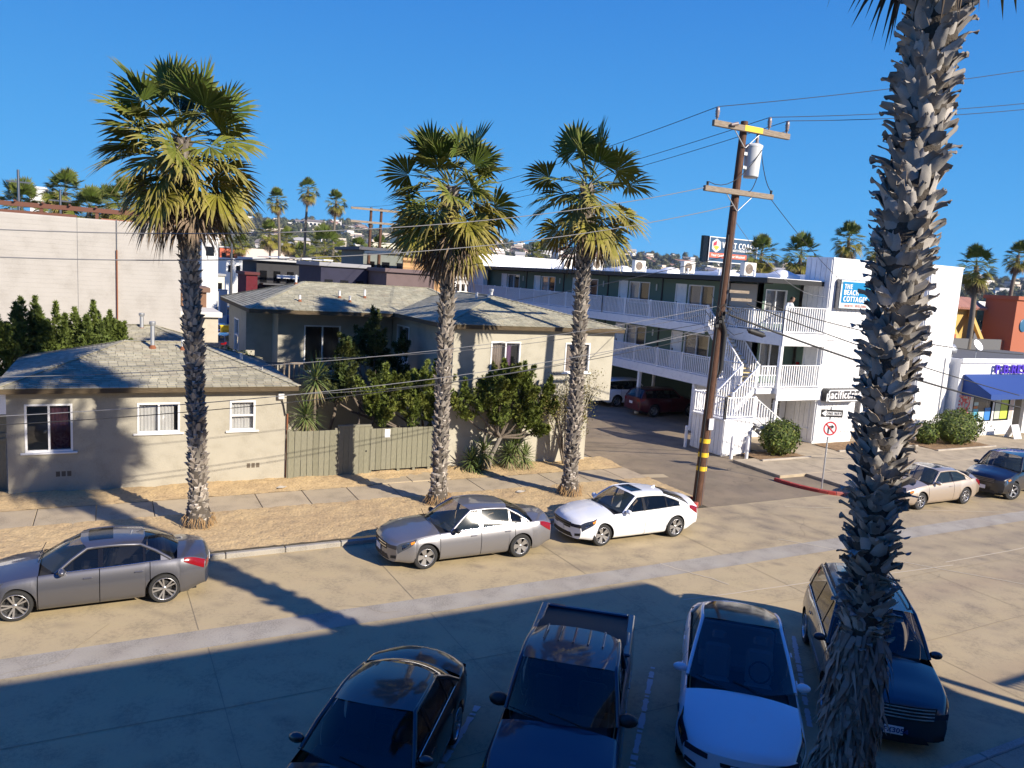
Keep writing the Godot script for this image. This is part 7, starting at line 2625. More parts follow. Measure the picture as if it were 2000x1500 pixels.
func build_cars() -> void:
	var grey := paint("paint_grey", lin(0.14, 0.14, 0.155), 0.7, 0.36)
	var grey2 := paint("paint_silver_grey", lin(0.25, 0.245, 0.255), 0.65, 0.38)
	var white := paint("paint_white", lin(0.78, 0.79, 0.80), 0.0, 0.4)
	var pearl := paint("paint_pearl", lin(0.72, 0.74, 0.77), 0.0, 0.4)
	var gold := paint("paint_gold", lin(0.50, 0.41, 0.32), 0.55, 0.36)
	var black := paint("paint_black", lin(0.008, 0.008, 0.01), 0.0, 0.3)
	var navy := paint("paint_navy", lin(0.014, 0.02, 0.045), 0.25, 0.35)
	var slate := paint("paint_slate", lin(0.02, 0.022, 0.03), 0.3, 0.35)
	var red := paint("paint_red", lin(0.09, 0.008, 0.015), 0.4, 0.35)
	var kerbside := "cars parked along the far kerb"
	car("dark grey sports sedan cut by the left frame edge, parked below the cottage windows", "parked_car", sedan(4.68, 1.81, 1.43, 0.9, 2.8, {"rim": "ten", "spokes": 5, "spoke_w": 0.06, "rim_share": 0.76, "sunroof": [0.12, 0.5, 0.62], "bright": true, "fin": true, "bot": 0.17, "tl": [0.5, 0.68, 0.99]}), grey, Vector3(-0.42, 0, -18.6), PI, kerbside)
	car("silver-grey sedan parked between the second palm and the white sedan", "parked_car", sedan(4.86, 1.85, 1.47, 0.97, 2.775, {"rim": "split", "spokes": 5, "spoke_w": 0.12, "rim_share": 0.68, "glass_s": "tint_light", "mirror_mat": M.black_trim, "bright": true, "plate": ""}), grey2, Vector3(8.56, 0, -18.63), PI, kerbside)
	car("white sedan with a dark sunroof parked beside the utility pole", "parked_car", sedan(4.63, 1.80, 1.42, 0.9, 2.7, {"rim": "turbine", "spokes": 5, "spoke_w": 0.1, "rim_share": 0.72, "sunroof": [0.1, 0.42, 0.6], "hl_mat": "head_dark", "r0": 3.35, "d0": 4.2, "q2": 3.75, "fin": true}), white, Vector3(14.02, 0, -18.66), PI, kerbside)
	car("gold two-door coupe parked right of the big palm trunk", "parked_car", sedan(4.745, 1.79, 1.40, 0.95, 2.67, {"rim": "star", "spokes": 7, "twin": false, "spoke_w": 0.05, "rim_share": 0.66, "glass_s": "tint_light", "sunroof": [0.15, 0.5, 0.62], "bp": 2.85, "q1": 0.0, "q2": 3.62, "seams": [1.36, 2.85], "hl": [0.02, 0.45, 0.72, 0.95]}), gold, Vector3(27.95, 0, -18.3), PI, kerbside)
	car("black compact SUV at the right frame edge with its front wheel turned", "parked_car", suv(4.4, 1.8, 1.68, 0.85, 2.63, {"rim": "suv_plain", "steer": -0.45, "hl_mat": "head_lens", "hl": [0.02, 0.5, 0.66, 0.97], "rim_share": 0.62}), black, Vector3(33.2, 0, -18.3), PI + 0.16, kerbside)
	var bays := "cars nosed into the shaded bays"
	var th := atan2(-0.74, -0.66)
	car("near-black glossy sedan, leftmost in the shaded bays", "parked_car", sedan(4.88, 1.85, 1.45, 0.95, 2.85, {"rim": "ten", "spokes": 5, "rim_share": 0.74, "spoke_w": 0.06, "glass_f": "tint", "bright": true}), black, Vector3(3.4, 0, -10.12), atan2(-0.785, -0.62), bays)
	var tk := suv(5.35, 1.9, 1.86, 0.95, 3.2, {"c0": 1.42, "h0": 2.05, "r0": 3.38, "d0": 3.62, "roof_r": 1.83, "bp": 2.62, "q1": 0.0, "q2": 3.42, "seams": [1.42, 2.6, 3.5], "rear_lid": "bed_cover", "glass_f": "tint", "wr": 0.39, "bot": 0.34, "c_in": 0.1, "rear_bulge": 0.0, "c_bulge": 0.0, "mirror": 1.35, "mirror_mat": M.black_trim, "rw": 0.74, "tail": 0.98, "bow_r": 0.03, "crown": 0.02,
		"sh": [[0, 0.86], [0.12, 0.95], [0.5, 1.04], [1.3, 1.13], [2.5, 1.17], [3.6, 1.2], [3.7, 1.27], [5.25, 1.28], [5.35, 1.24]],
		"top": [[0, 0.92], [0.05, 1.0], [0.2, 1.07], [0.8, 1.16], [1.42, 1.22], [3.62, 1.23], [3.7, 1.285], [5.25, 1.29], [5.35, 1.25]]})
	tk["mats"] = {"bed_cover": mat("vinyl_cover", lin(0.012, 0.012, 0.013), 0.55)}
	var truck := car("dark blue crew-cab pickup with a black bed cover", "pickup_truck", tk, navy, Vector3(6.5, 0, -9.75), atan2(-0.775, -0.63), bays, "pickup truck")
	for z in [-0.84, 0.84]:
		var rl := MB.new()
		rl.box(Vector3(5.35 / 2 - 4.5, 1.31, z), Vector3(1.66, 0.06, 0.13), Basis.IDENTITY, 0.02)
		put(rl, "bed_rail", navy, truck)
	var tg := MB.new()
	tg.box(Vector3(-5.35 / 2 + 0.06, 1.3, 0), Vector3(0.1, 0.07, 1.55), Basis.IDENTITY, 0.02)
	put(tg, "tailgate", navy, truck)
	for i in 5:
		var rb := MB.new()
		rb.box(Vector3(5.35 / 2 - 3.0, 1.866, -0.48 + i * 0.24), Vector3(0.55, 0.012, 0.03), Basis.IDENTITY, 0.005)
		put(rb, "roof_rib", navy, truck)
	var xs := suv(5.04, 1.99, 1.66, 1.0, 2.96, {"c0": 1.28, "h0": 2.75, "r0": 3.9, "d0": 4.6, "sweep": 0.42, "roof_r": 1.55, "roof_mat": M.black_gloss, "glass_f": "tint", "seat": "seat_light", "hl_mat": "head_dark", "hl": [0.05, 0.85, 0.62, 0.97], "bars": 0, "gw": 0.3, "gh": -0.05, "mirror": 1.05, "bp": 2.55, "q1": 3.5, "q2": 4.2, "bot": 0.24, "c_in": 0.35, "bow_f": 0.42,
		"sh": [[0, 0.62], [0.12, 0.7], [0.5, 0.82], [1.2, 0.96], [2.0, 1.02], [3.4, 1.06], [4.4, 1.06], [5.04, 0.98]],
		"top": [[0, 0.66], [0.05, 0.72], [0.25, 0.8], [0.7, 0.92], [1.28, 1.06], [4.6, 1.14], [4.9, 1.16], [5.04, 1.05]], "hy": 0.6, "ty": 0.85})
	car("white electric crossover with a panoramic glass roof, in the shaded bays", "parked_car", xs, pearl, Vector3(10.0, 0, -9.57), th, bays)
	car("dark SUV with a wide chrome-barred grille behind the big palm trunk", "parked_car", suv(5.05, 2.0, 1.78, 0.95, 3.02, {"rim": "suv_dark", "rim_share": 0.7, "bars": 4, "gw": 0.62, "gh": 0.14, "bright": true, "rails": true, "hl_mat": "head_dark", "glass_f": "tint", "plate": "8FX3054", "hl": [0.02, 0.5, 0.72, 0.97]}), slate, Vector3(13.34, 0, -9.47), th, bays)
	var port := "cars backed into the motel carport"
	car("dark red crossover nosed into the motel carport", "parked_car", suv(4.6, 1.84, 1.66, 0.9, 2.67, {"rim": "suv_plain", "rim_share": 0.62}), red, Vector3(29.2, 0.004, -36.2), 0.0, port)
	car("white SUV nosed into the motel carport behind the red crossover", "parked_car", suv(4.9, 1.9, 1.72, 0.95, 2.85, {"rim": "suv_plain", "rim_share": 0.62}), pearl, Vector3(29.0, 0.004, -39.6), 0.0, port)
	# specks down the side street
	car("dark blue parked car far left behind the first palm trunk", "parked_car", suv(4.6, 1.84, 1.66, 0.9, 2.67, {"rim": "suv_plain"}), navy, Vector3(8.0, 0, -66), 1.1, "cars far down the side street")
	car("white parked car far left behind the first palm trunk", "parked_car", sedan(4.7, 1.8, 1.45, 0.92, 2.75, {"rim": "star", "spokes": 7, "twin": false}), white, Vector3(8.9, 0, -78), 1.1, "cars far down the side street")
	car("grey hatchback far down the side street beyond the kiosk", "parked_car", suv(4.3, 1.8, 1.6, 0.9, 2.6, {"rim": "suv_plain"}), grey, Vector3(13.2, 0, -104), 0.4, "cars far down the side street")

# ---------------------------------------------------------------- utility pole, wires, street signs, people
func wire(label: String, a: Vector3, d: Vector3, sag: float, r: float, m: Material, group: String, n := 28) -> void:
	var t := thing("overhead_wire", label, "wire", (a + d) / 2, 0, group)
	var pts := []
	for i in n + 1:
		var q := i / float(n)
		pts.append(a.lerp(d, q) - Vector3(0, sag * 4.0 * q * (1.0 - q), 0))
	var b := wb(t)
	b.tube(pts, [r], 5, false)
	put(b, "strand", m, t)

func build_pole() -> void:
	rng.seed = 9
	var P := Vector3(18.45, 0, -20.42)
	var t := thing("utility_pole", "leaning brown timber utility pole with two crossarms and a transformer", "utility pole", P)
	var at := func(y: float) -> Vector3: return P + Vector3(0.028 * y, y, 0.004 * y)
	var b := wb(t)
	var pts := []
	var rad := []
	for i in 14:
		pts.append(at.call(13.25 * i / 13.0))
		rad.append(0.185 - 0.065 * i / 13.0)
	b.tube(pts, rad, 16)
	put(b, "pole", M.pole_wood, t)
	b = wb(t, Color(0.6, 0.6, 0.6))
	b.tube([at.call(0.0) + Vector3(-0.18, 0, 0.06), at.call(9.5) + Vector3(-0.14, 0, 0.05)], [0.035], 6)
	put(b, "riser_pipe", M.black_trim, t)
	b = wb(t)
	b.tube([at.call(0.0) + Vector3(0.04, 0, 0.185), at.call(3.0) + Vector3(0.02, 0, 0.175), at.call(6.4) + Vector3(0.05, 0, 0.16), at.call(10.6) + Vector3(0.0, 0, 0.14)], [0.012], 5)
	put(b, "ground_wire", M.cable_grey, t)
	for y in [1.25, 1.75, 2.25]:
		b = wb(t)
		b.tube([at.call(y), at.call(y + 0.16)], [0.186], 16, false)
		put(b, "yellow_band", M.yellow, t)
	b = wb(t)
	b.box(at.call(2.95) + Vector3(0.02, 0, 0.19), Vector3(0.2, 0.4, 0.03))
	put(b, "notice", M.plate, t)
	for q in [[13.0, -1.5, 1.9, 0.12], [10.92, -1.55, 1.5, 0.11]]:
		var c: Vector3 = at.call(q[0])
		b = wb(t)
		b.slab(c.x + q[1], c.x + q[2], c.y - q[3], c.y + q[3] * 0.6, c.z + 0.13, c.z + 0.26, 0.012)
		put(b, "crossarm", M.old_wood, t)
		b = wb(t)
		for s in [-1.0, 1.0]: b.tube([c + Vector3(0.6 * s, -0.08, 0.2), c + Vector3(0.02 * s, -0.62, 0.15)], [0.018], 5)
		put(b, "brace", M.galvanised, t)
	var c1: Vector3 = at.call(13.0)
	bx(t, "marker_plate", M.yellow, c1.x - 0.18, c1.x + 0.62, c1.y - 0.1, c1.y + 0.08, c1.z + 0.262, c1.z + 0.268)
	var tips := []
	for x in [-1.35, 0.95, 1.78]:
		b = wb(t)
		var base := c1 + Vector3(x, 0.07, 0.19)
		b.lathe([[0.03, 0.0], [0.03, 0.1], [0.07, 0.1], [0.045, 0.16], [0.08, 0.19], [0.05, 0.24], [0.085, 0.27], [0.055, 0.33], [0.07, 0.36], [0.04, 0.42], [0.0, 0.43]], 12, base)
		put(b, "insulator", M.porcelain, t)
		tips.append(base + Vector3(0, 0.43, 0))
	# cutout and transformer
	b = wb(t)
	b.tube([c1 + Vector3(-0.85, -0.02, 0.32), c1 + Vector3(-0.6, 0.05, 0.36)], [0.05, 0.06], 8)
	put(b, "cutout", M.porcelain, t)
	var tc: Vector3 = at.call(11.45) + Vector3(0.48, 0, 0.1)
	b = wb(t)
	b.lathe([[0.0, 0.0], [0.24, 0.0], [0.25, 0.06], [0.29, 0.98], [0.31, 1.0], [0.31, 1.06], [0.2, 1.12], [0.0, 1.13]], 24, tc)
	var tr := put(b, "transformer", M.transformer, t)
	b = wb(t)
	b.lathe([[0.05, 1.1], [0.07, 1.16], [0.045, 1.22], [0.065, 1.28], [0.03, 1.5], [0.0, 1.52]], 10, tc + Vector3(0.1, 0, 0.03))
	put(b, "bushing", M.porcelain, tr)
	b = wb(t)
	b.box(tc + Vector3(-0.3, 0.75, 0), Vector3(0.25, 0.1, 0.1)); b.box(tc + Vector3(-0.3, 0.3, 0), Vector3(0.25, 0.1, 0.1))
	put(b, "bracket", M.galvanised, tr)
	var c2: Vector3 = at.call(10.92)
	b = wb(t)
	for q in [[tc + Vector3(0.28, 0.85, 0.1), c2 + Vector3(1.45, 0.15, 0.2), 0.25], [tc + Vector3(0.1, 0.9, 0.3), c2 + Vector3(-1.4, 0.2, 0.2), 0.5], [tc + Vector3(0.1, 0.0, 0.2), c2 + Vector3(0.3, 0.05, 0.25), 0.15], [tips[2] + Vector3(0, -0.35, 0), tc + Vector3(0.1, 1.5, 0.03), 0.05]]:
		var pp := []
		for i in 9: pp.append(q[0].lerp(q[1], i / 8.0) - Vector3(0, q[2] * 4 * i / 8.0 * (1 - i / 8.0), 0))
		b.tube(pp, [0.014], 5, false)
	for x in [-1.42, 1.42]: b.tube([c2 + Vector3(x, 0.06, 0.19), c2 + Vector3(x, 0.2, 0.19)], [0.035, 0.045], 8)
	put(b, "jumper_lead", M.cable_black, t)
	# telephone gear: arms, loops of cable, splice case
	var c3: Vector3 = at.call(7.55)
	b = wb(t)
	b.box(c3 + Vector3(0.5, 0.05, 0.2), Vector3(0.9, 0.1, 0.1)); b.box(c3 + Vector3(0.55, -0.22, 0.28), Vector3(0.95, 0.1, 0.1))
	put(b, "extension_arm", M.old_wood, t)
	b = wb(t)
	for k in 16:
		var q := at.call(6.7 + rng.randf_range(-0.35, 0.55)) as Vector3
		var e := q + Vector3(rng.randf_range(-0.9, 1.1), rng.randf_range(-0.25, 0.35), rng.randf_range(0.1, 0.35))
		var m := (q + e) / 2 + Vector3(0, -rng.randf_range(0.1, 0.4), 0.15)
		b.tube([q + Vector3(0, 0, 0.15), m, e], [0.011], 4, false)
	for k in 5:
		var o := at.call(6.4 + k * 0.15) as Vector3
		b.box(o + Vector3(-0.3 + 0.12 * k, 0, 0.2), Vector3(0.14, 0.1, 0.08))
	put(b, "cable_bundle", M.cable_black, t)
	b = wb(t)
	b.tube([at.call(6.7) + Vector3(-0.12, 0, 0.2), at.call(6.2) + Vector3(0.1, 0, 0.2), at.call(4.9) + Vector3(0.14, 0, 0.18), at.call(4.6) + Vector3(0.04, 0, 0.18)], [0.06, 0.09, 0.08, 0.02], 8)
	put(b, "cable_sheath", M.cable_black, t)
	# wires
	var g := "wires on the utility pole"
	var n := 0
	var far_tops := [Vector3(19.8, 13.1, -72), Vector3(22.3, 13.1, -72), Vector3(24.0, 13.1, -72)]
	var dir := ["leftmost", "middle", "rightmost"]
	for i in 3:
		wire("thin power line from the pole top back along the alley, " + dir[i] + " of three", tips[i], far_tops[i], 0.9, 0.012, M.cable_black, g)
	wire("topmost thin power line leaving the pole top to the right", tips[0], Vector3(30.0, 16.3, -17.0), 0.1, 0.012, M.cable_black, g)
	wire("upper of two thin power lines leaving the pole top to the right", tips[1], Vector3(30.0, 15.1, -17.2), 0.1, 0.012, M.cable_black, g)
	wire("lower of two thin power lines leaving the pole top to the right", tips[2], Vector3(30.0, 14.9, -17.4), 0.1, 0.012, M.cable_black, g)
	wire("upper pale service cable sagging left from the lower crossarm", c2 + Vector3(-1.5, 0, 0.2), Vector3(-26, 10.6, -20.4), 2.85, 0.013, M.cable_grey, g, 60)
	wire("lower pale service cable sagging left from the lower crossarm", c2 + Vector3(-0.2, -0.45, 0.2), Vector3(-26, 10.2, -20.4), 3.0, 0.013, M.cable_grey, g, 60)
	wire("thin wire from the lower crossarm down to the right", c2 + Vector3(1.45, -0.1, 0.2), Vector3(33.0, 8.2, -27.2), 0.15, 0.012, M.cable_black, g)
	wire("slack wire from the pole to the motel tower", at.call(10.1), Vector3(31.8, 7.6, -27.3), 0.7, 0.009, M.cable_grey, g)
	wire("pale drop wire from the pole to the porch house ridge", at.call(8.8), Vector3(15.2, 6.5, -30.2), 0.1, 0.014, M.cable_grey, g)
	wire("grey drop wire from the pole to the corner of the two-storey house", at.call(6.6), Vector3(18.6, 5.55, -26.3), 0.1, 0.012, M.cable_grey, g)
	wire("grey drop wire sagging from the pole to the cottage meter", at.call(6.5), Vector3(5.2, 3.2, -26.3), 0.55, 0.010, M.cable_grey, g)
	wire("black telephone cable sagging low across the cottage wall", at.call(6.3), Vector3(-26, 5.2, -21.0), 2.05, 0.011, M.cable_grey, g, 60)
	wire("second telephone cable just under the first across the cottage wall", at.call(6.15), Vector3(-26, 5.0, -21.2), 2.1, 0.011, M.cable_black, g, 60)
	wire("telephone cable along the cottage eave", at.call(7.1), Vector3(-26, 6.4, -22.0), 2.2, 0.009, M.cable_grey, g, 60)
	wire("service wire crossing the upper windows of the two-storey house", at.call(6.9), Vector3(6.2, 4.4, -26.6), 0.35, 0.009, M.cable_grey, g)
	wire("top black telephone cable running right in front of the motel", at.call(7.4) + Vector3(0.9, 0, 0.2), Vector3(33.5, 5.75, -18.5), 0.35, 0.018, M.cable_black, g)
	wire("middle black telephone cable running right in front of the motel", at.call(7.2) + Vector3(0.9, 0, 0.25), Vector3(33.5, 4.05, -18.4), 0.15, 0.02, M.cable_black, g)
	wire("thick black telephone cable with the splice case", at.call(6.8) + Vector3(0.2, 0, 0.2), Vector3(33.5, 3.55, -18.3), 0.2, 0.036, M.cable_black, g)
	var sc := thing("splice_case", "black barrel splice case hung on the thick telephone cable", "splice case", Vector3(20.15, 6.2, -20.15))
	b = MB.new()
	var ax := Vector3(1, -0.24, 0.1).normalized()
	b.tube([-ax * 0.42, -ax * 0.34, -ax * 0.3, ax * 0.3, ax * 0.34, ax * 0.42], [0.03, 0.05, 0.1, 0.1, 0.05, 0.03], 12)
	put(b, "case", M.cable_black, sc)
	# twin pole down the alley and thin poles left
	var tw := thing("utility_pole", "distant twin-legged pole with double crossarms above the flat roofs", "utility pole", Vector3(22, 0, -72))
	for x in [21.6, 22.6]:
		b = wb(tw)
		b.tube([Vector3(x - 0.2, 0, -72), Vector3(x, 13.2, -72)], [0.2, 0.13], 8)
		put(b, "pole", M.pole_wood, tw)
	for y in [13.0, 11.8]:
		bx(tw, "crossarm", M.old_wood, 19.6, 24.6, y - 0.1, y + 0.1, -71.85, -71.7)
	for q in [["thin dark pole at the far left edge above the white wall", -5.6, -62, 12.6], ["second thin pole near the left edge above the white wall", -3.4, -66, 11.8], ["lamp post beside the first palm crown", 5.3, -66, 11.5], ["lamp post left of the modern bar", 9.2, -72, 10.5]]:
		var o := thing("street_pole", q[0], "pole", Vector3(q[1], 0, q[2]))
		b = MB.new()
		b.tube([Vector3.ZERO, Vector3(0, q[3], 0)], [0.12, 0.08], 8)
		put(b, "shaft", M.alloy_dark, o)
		b = MB.new()
		b.box(Vector3(0, q[3] - 0.8, 0), Vector3(1.4, 0.1, 0.1))
		put(b, "arm", M.alloy_dark, o)

func build_small_things() -> void:
	# no-right-turn sign with a one-way plate above it
	var t := thing("traffic_sign", "no right turn sign under a one way plate on a thin post", "traffic sign", Vector3(25.0, CURB, -20.6))
	var T := Transform3D(Basis(Vector3.UP, -0.35), Vector3(24.98, 0, -20.55))
	var b := wb(t)
	b.tube([Vector3(25.0, 0.0, -20.62), Vector3(24.98, 3.35, -20.6)], [0.03], 8)
	put(b, "post", M.galvanised, t)
	b = tb(t, T)
	b.slab(-0.31, 0.31, 2.15, 2.85, 0.0, 0.01, 0.003)
	put(b, "board", M.plate, t)
	var ringm := mat("sign_ring", lin(0.5, 0.01, 0.015), 0.4)
	b = tb(t, T)
	for i in 32:
		var a := TAU * i / 32.0
		var e := TAU * (i + 1) / 32.0
		b.quad(Vector3(cos(a) * 0.28, 2.5 + sin(a) * 0.28, 0.014), Vector3(cos(e) * 0.28, 2.5 + sin(e) * 0.28, 0.014), Vector3(cos(e) * 0.225, 2.5 + sin(e) * 0.225, 0.014), Vector3(cos(a) * 0.225, 2.5 + sin(a) * 0.225, 0.014))
	b.box(Vector3(0, 2.5, 0.017), Vector3(0.05, 0.5, 0.004), Basis(Vector3.BACK, 0.785))
	put(b, "ban_ring", ringm, t)
	b = tb(t, T)
	b.box(Vector3(-0.07, 2.42, 0.013), Vector3(0.06, 0.24, 0.004))
	b.box(Vector3(-0.01, 2.57, 0.013), Vector3(0.17, 0.06, 0.004))
	b.tri(Vector3(0.05, 2.48, 0.014), Vector3(0.05, 2.66, 0.014), Vector3(0.17, 2.57, 0.014))
	put(b, "arrow", M.black_trim, t)
	b = tb(t, T)
	b.slab(-0.46, 0.46, 2.95, 3.25, 0.0, 0.01, 0.003)
	var ow := put(b, "one_way_plate", M.black_trim, t)
	b = tb(t, T)
	b.plate([Vector3(-0.43, 3.1, 0.01), Vector3(-0.24, 3.23, 0.01), Vector3(-0.24, 3.17, 0.01), Vector3(0.4, 3.17, 0.01), Vector3(0.4, 3.03, 0.01), Vector3(-0.24, 3.03, 0.01), Vector3(-0.24, 2.97, 0.01)], Vector3(0, 0, 0.004))
	put(b, "white_arrow", M.white_trim, ow)
	var o := letters("ONE WAY", 0.1, 0.004, Transform3D.IDENTITY, M.black_trim, "lettering", ow)
	o.transform = ow.global_transform.affine_inverse() * T * Transform3D(Basis.IDENTITY, Vector3(0.08, 3.1, 0.018))
	# wheel stop, bollards
	var ws := thing("wheel_stop", "pale blue concrete wheel stop on the motel forecourt", "wheel stop", Vector3(33.6, CURB, -25.0))
	b = MB.new()
	b.col = Color(0.36, 0.4, 0.55)
	b.box(Vector3(0, 0.06, 0), Vector3(1.5, 0.13, 0.16), Basis.IDENTITY, 0.03)
	put(b, "block", M.concrete, ws)
	for q in [[24.45, -28.3, "white bollard at the back corner of the stair landing"], [25.0, -25.75, "white bollard before the stair landing, left of two"], [25.75, -25.55, "white bollard before the stair landing, right of two"]]:
		var bo := thing("bollard", q[2], "bollard", Vector3(q[0], 0.0, q[1]), 0, "white bollards round the stair landing")
		b = MB.new()
		b.lathe([[0.0, 1.07], [0.05, 1.06], [0.075, 1.0], [0.075, 0.0]], 14)
		put(b, "post", M.white_paint, bo)
	# scraps on the sand
	for q in [[4.9, -25.4, "pale scrap of card on the sand near the cottage corner"], [12.6, -22.9, "white scrap of paper on the verge between the palms"]]:
		var sc := thing("paper_scrap", q[2], "litter", Vector3(q[0], berm(q[0], q[1]) + 0.02, q[1]), 0.4)
		b = MB.new()
		b.col = Color(0.55, 0.5, 0.4)
		b.grid([PackedVector3Array([Vector3(-0.15, 0, -0.1), Vector3(-0.15, 0.03, 0.1)]), PackedVector3Array([Vector3(0, 0.05, -0.1), Vector3(0.02, 0.02, 0.1)]), PackedVector3Array([Vector3(0.15, 0.01, -0.1), Vector3(0.16, 0.04, 0.1)])])
		put(b, "sheet", M.matte, sc)
	build_person()

# a smooth body: distance to tapered bones joined, meshed as surface nets
func build_person() -> void:
	var t := thing("person", "person in a pale blue shirt bending over on the top balcony", "person", Vector3(30.2, 5.7, -28.35))
	var bones := [
		[Vector3(0, 0.95, 0), Vector3(0.02, 1.18, 0.05), 0.14, 0.135], [Vector3(0.02, 1.18, 0.05), Vector3(0.05, 1.42, 0.16), 0.14, 0.15],
		[Vector3(0.05, 1.45, 0.17), Vector3(0.07, 1.56, 0.24), 0.06, 0.055], [Vector3(0.08, 1.62, 0.28), Vector3(0.09, 1.7, 0.31), 0.095, 0.085],
		[Vector3(-0.1, 1.42, 0.16), Vector3(-0.24, 1.2, 0.2), 0.07, 0.05], [Vector3(-0.24, 1.2, 0.2), Vector3(-0.16, 1.05, 0.4), 0.048, 0.036],
		[Vector3(0.2, 1.42, 0.16), Vector3(0.32, 1.18, 0.22), 0.07, 0.05], [Vector3(0.32, 1.18, 0.22), Vector3(0.22, 1.06, 0.42), 0.048, 0.036],
		[Vector3(-0.08, 0.93, 0), Vector3(-0.1, 0.5, 0.04), 0.09, 0.065], [Vector3(-0.1, 0.5, 0.04), Vector3(-0.1, 0.08, -0.02), 0.062, 0.04], [Vector3(-0.1, 0.05, -0.02), Vector3(-0.1, 0.04, 0.14), 0.045, 0.035],
		[Vector3(0.1, 0.93, 0), Vector3(0.12, 0.5, 0.04), 0.09, 0.065], [Vector3(0.12, 0.5, 0.04), Vector3(0.12, 0.08, -0.02), 0.062, 0.04], [Vector3(0.12, 0.05, -0.02), Vector3(0.12, 0.04, 0.14), 0.045, 0.035]]
	for sd in [-1, 1]:
		var wr := Vector3(-0.16, 1.05, 0.4) if sd < 0 else Vector3(0.22, 1.06, 0.42)
		bones.append([wr, wr + Vector3(0.02 * sd, -0.03, 0.08), 0.034, 0.03])
		for f in 4:
			bones.append([wr + Vector3(0.02 * sd + (f - 1.5) * 0.02, -0.03, 0.08), wr + Vector3(0.02 * sd + (f - 1.5) * 0.022, -0.07, 0.15 - absf(f - 1.5) * 0.008), 0.0105, 0.009])
		bones.append([wr + Vector3(-0.02 * sd, -0.02, 0.04), wr + Vector3(-0.05 * sd, -0.04, 0.1), 0.012, 0.0095])
	var field := func(p: Vector3) -> float:
		var d := 9.0
		for q in bones:
			var ab: Vector3 = q[1] - q[0]
			var h: float = clampf((p - q[0]).dot(ab) / ab.length_squared(), 0, 1)
			var e: float = (p - q[0] - ab * h).length() - lerpf(q[2], q[3], h)
			var k: float = 0.05 if q[2] > 0.03 else 0.008
			var m: float = clampf(0.5 + 0.5 * (d - e) / k, 0, 1)
			d = lerpf(d, e, m) - k * m * (1.0 - m)
		return d
	var cell := 0.022
	var lo := Vector3(-0.4, -0.02, -0.2)
	var n := Vector3i(38, 84, 36)
	var val := PackedFloat32Array()
	val.resize((n.x + 1) * (n.y + 1) * (n.z + 1))
	var ix := func(i: int, j: int, k: int) -> int: return (k * (n.y + 1) + j) * (n.x + 1) + i
	for k in n.z + 1:
		for j in n.y + 1:
			for i in n.x + 1:
				val[ix.call(i, j, k)] = field.call(lo + Vector3(i, j, k) * cell)
	var pos := {}
	for k in n.z:
		for j in n.y:
			for i in n.x:
				var sum := Vector3.ZERO
				var cnt := 0
				for e in [[0, 1], [2, 3], [4, 5], [6, 7], [0, 2], [1, 3], [4, 6], [5, 7], [0, 4], [1, 5], [2, 6], [3, 7]]:
					var a := Vector3i(i + (e[0] & 1), j + ((e[0] >> 1) & 1), k + (e[0] >> 2))
					var c := Vector3i(i + (e[1] & 1), j + ((e[1] >> 1) & 1), k + (e[1] >> 2))
					var va := val[ix.call(a.x, a.y, a.z)]
					var vb := val[ix.call(c.x, c.y, c.z)]
					if (va < 0) != (vb < 0):
						sum += Vector3(a).lerp(Vector3(c), va / (va - vb))
						cnt += 1
				if cnt > 0: pos[Vector3i(i, j, k)] = lo + sum / cnt * cell
	var b := MB.new()
	var tint := func(p: Vector3) -> Color:
		if p.y > 1.5: return Color(0.33, 0.2, 0.14)
		if p.y < 0.12: return Color(0.05, 0.05, 0.05)
		if p.y < 0.98 and p.z < 0.3: return Color(0.04, 0.05, 0.08)
		if p.z > 0.36: return Color(0.33, 0.2, 0.14)
		return Color(0.5, 0.55, 0.62)
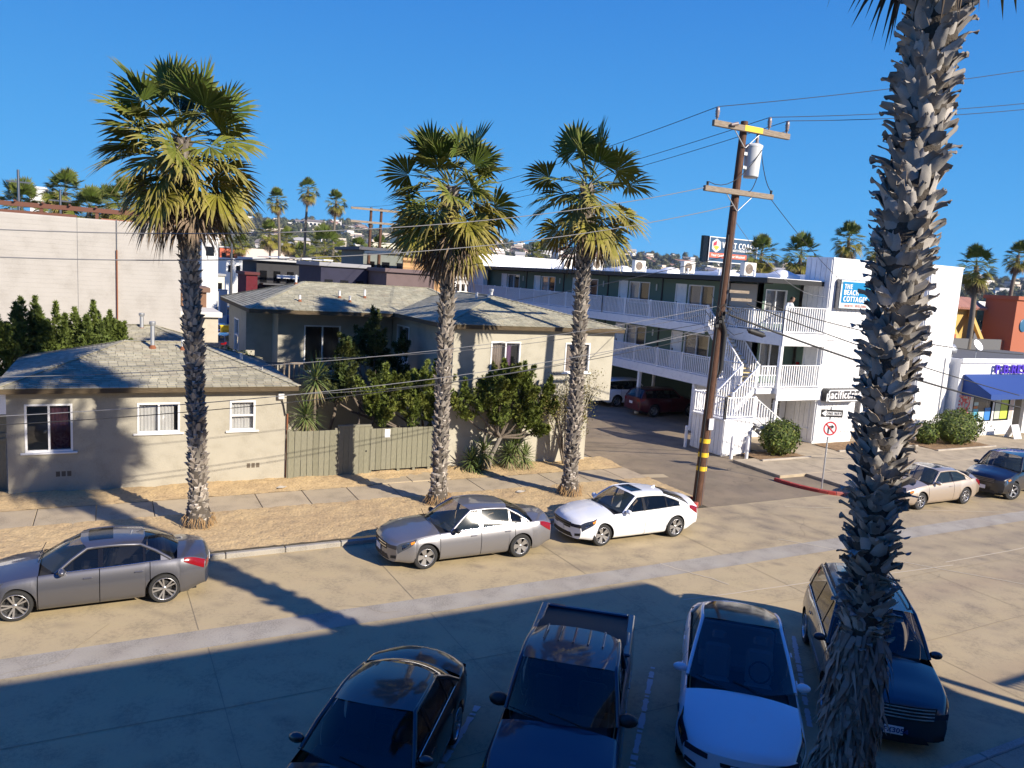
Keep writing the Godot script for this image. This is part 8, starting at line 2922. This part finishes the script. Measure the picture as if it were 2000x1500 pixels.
	var grad := func(p: Vector3) -> Vector3:
		var h := 0.008
		return Vector3(field.call(p + Vector3(h, 0, 0)) - field.call(p - Vector3(h, 0, 0)), field.call(p + Vector3(0, h, 0)) - field.call(p - Vector3(0, h, 0)), field.call(p + Vector3(0, 0, h)) - field.call(p - Vector3(0, 0, h))).normalized()
	var nrm := {}
	for q in pos: nrm[q] = grad.call(pos[q])
	for k in range(1, n.z):
		for j in range(1, n.y):
			for i in range(1, n.x):
				for ax in 3:
					var d := Vector3i(1, 0, 0) if ax == 0 else (Vector3i(0, 1, 0) if ax == 1 else Vector3i(0, 0, 1))
					var va := val[ix.call(i, j, k)]
					var vb := val[ix.call(i + d.x, j + d.y, k + d.z)]
					if (va < 0) == (vb < 0): continue
					var u := Vector3i(0, 1, 0) if ax == 0 else (Vector3i(0, 0, 1) if ax == 1 else Vector3i(1, 0, 0))
					var v := Vector3i(0, 0, 1) if ax == 0 else (Vector3i(1, 0, 0) if ax == 1 else Vector3i(0, 1, 0))
					var o := Vector3i(i, j, k)
					var cs := [o, o - u, o - u - v, o - v]
					var ok := true
					for q in cs: ok = ok and pos.has(q)
					if not ok: continue
					if va < 0: cs.reverse()
					for tri in [[0, 1, 2], [0, 2, 3]]:
						var a: Vector3i = cs[tri[0]]
						var e: Vector3i = cs[tri[1]]
						var f: Vector3i = cs[tri[2]]
						b._smooth(pos[a], pos[e], pos[f], nrm[a], nrm[e], nrm[f], tint.call(pos[a]), tint.call(pos[e]), tint.call(pos[f]))
	put(b, "body", M.matte, t)
	b = MB.new()
	var hc := Vector3(0.085, 1.7, 0.28)
	var rows := []
	for i in 8:
		var a := PI * 0.62 * i / 7.0
		var line := PackedVector3Array()
		for k in 14:
			var o := TAU * k / 14.0
			line.append(hc + Vector3(sin(a) * cos(o) * 0.105, cos(a) * 0.11 + 0.0, sin(a) * sin(o) * 0.11 - 0.02))
		rows.append(line)
	b.col = Color(0.015, 0.012, 0.01)
	b.grid(rows, true)
	put(b, "hair", M.matte, t)
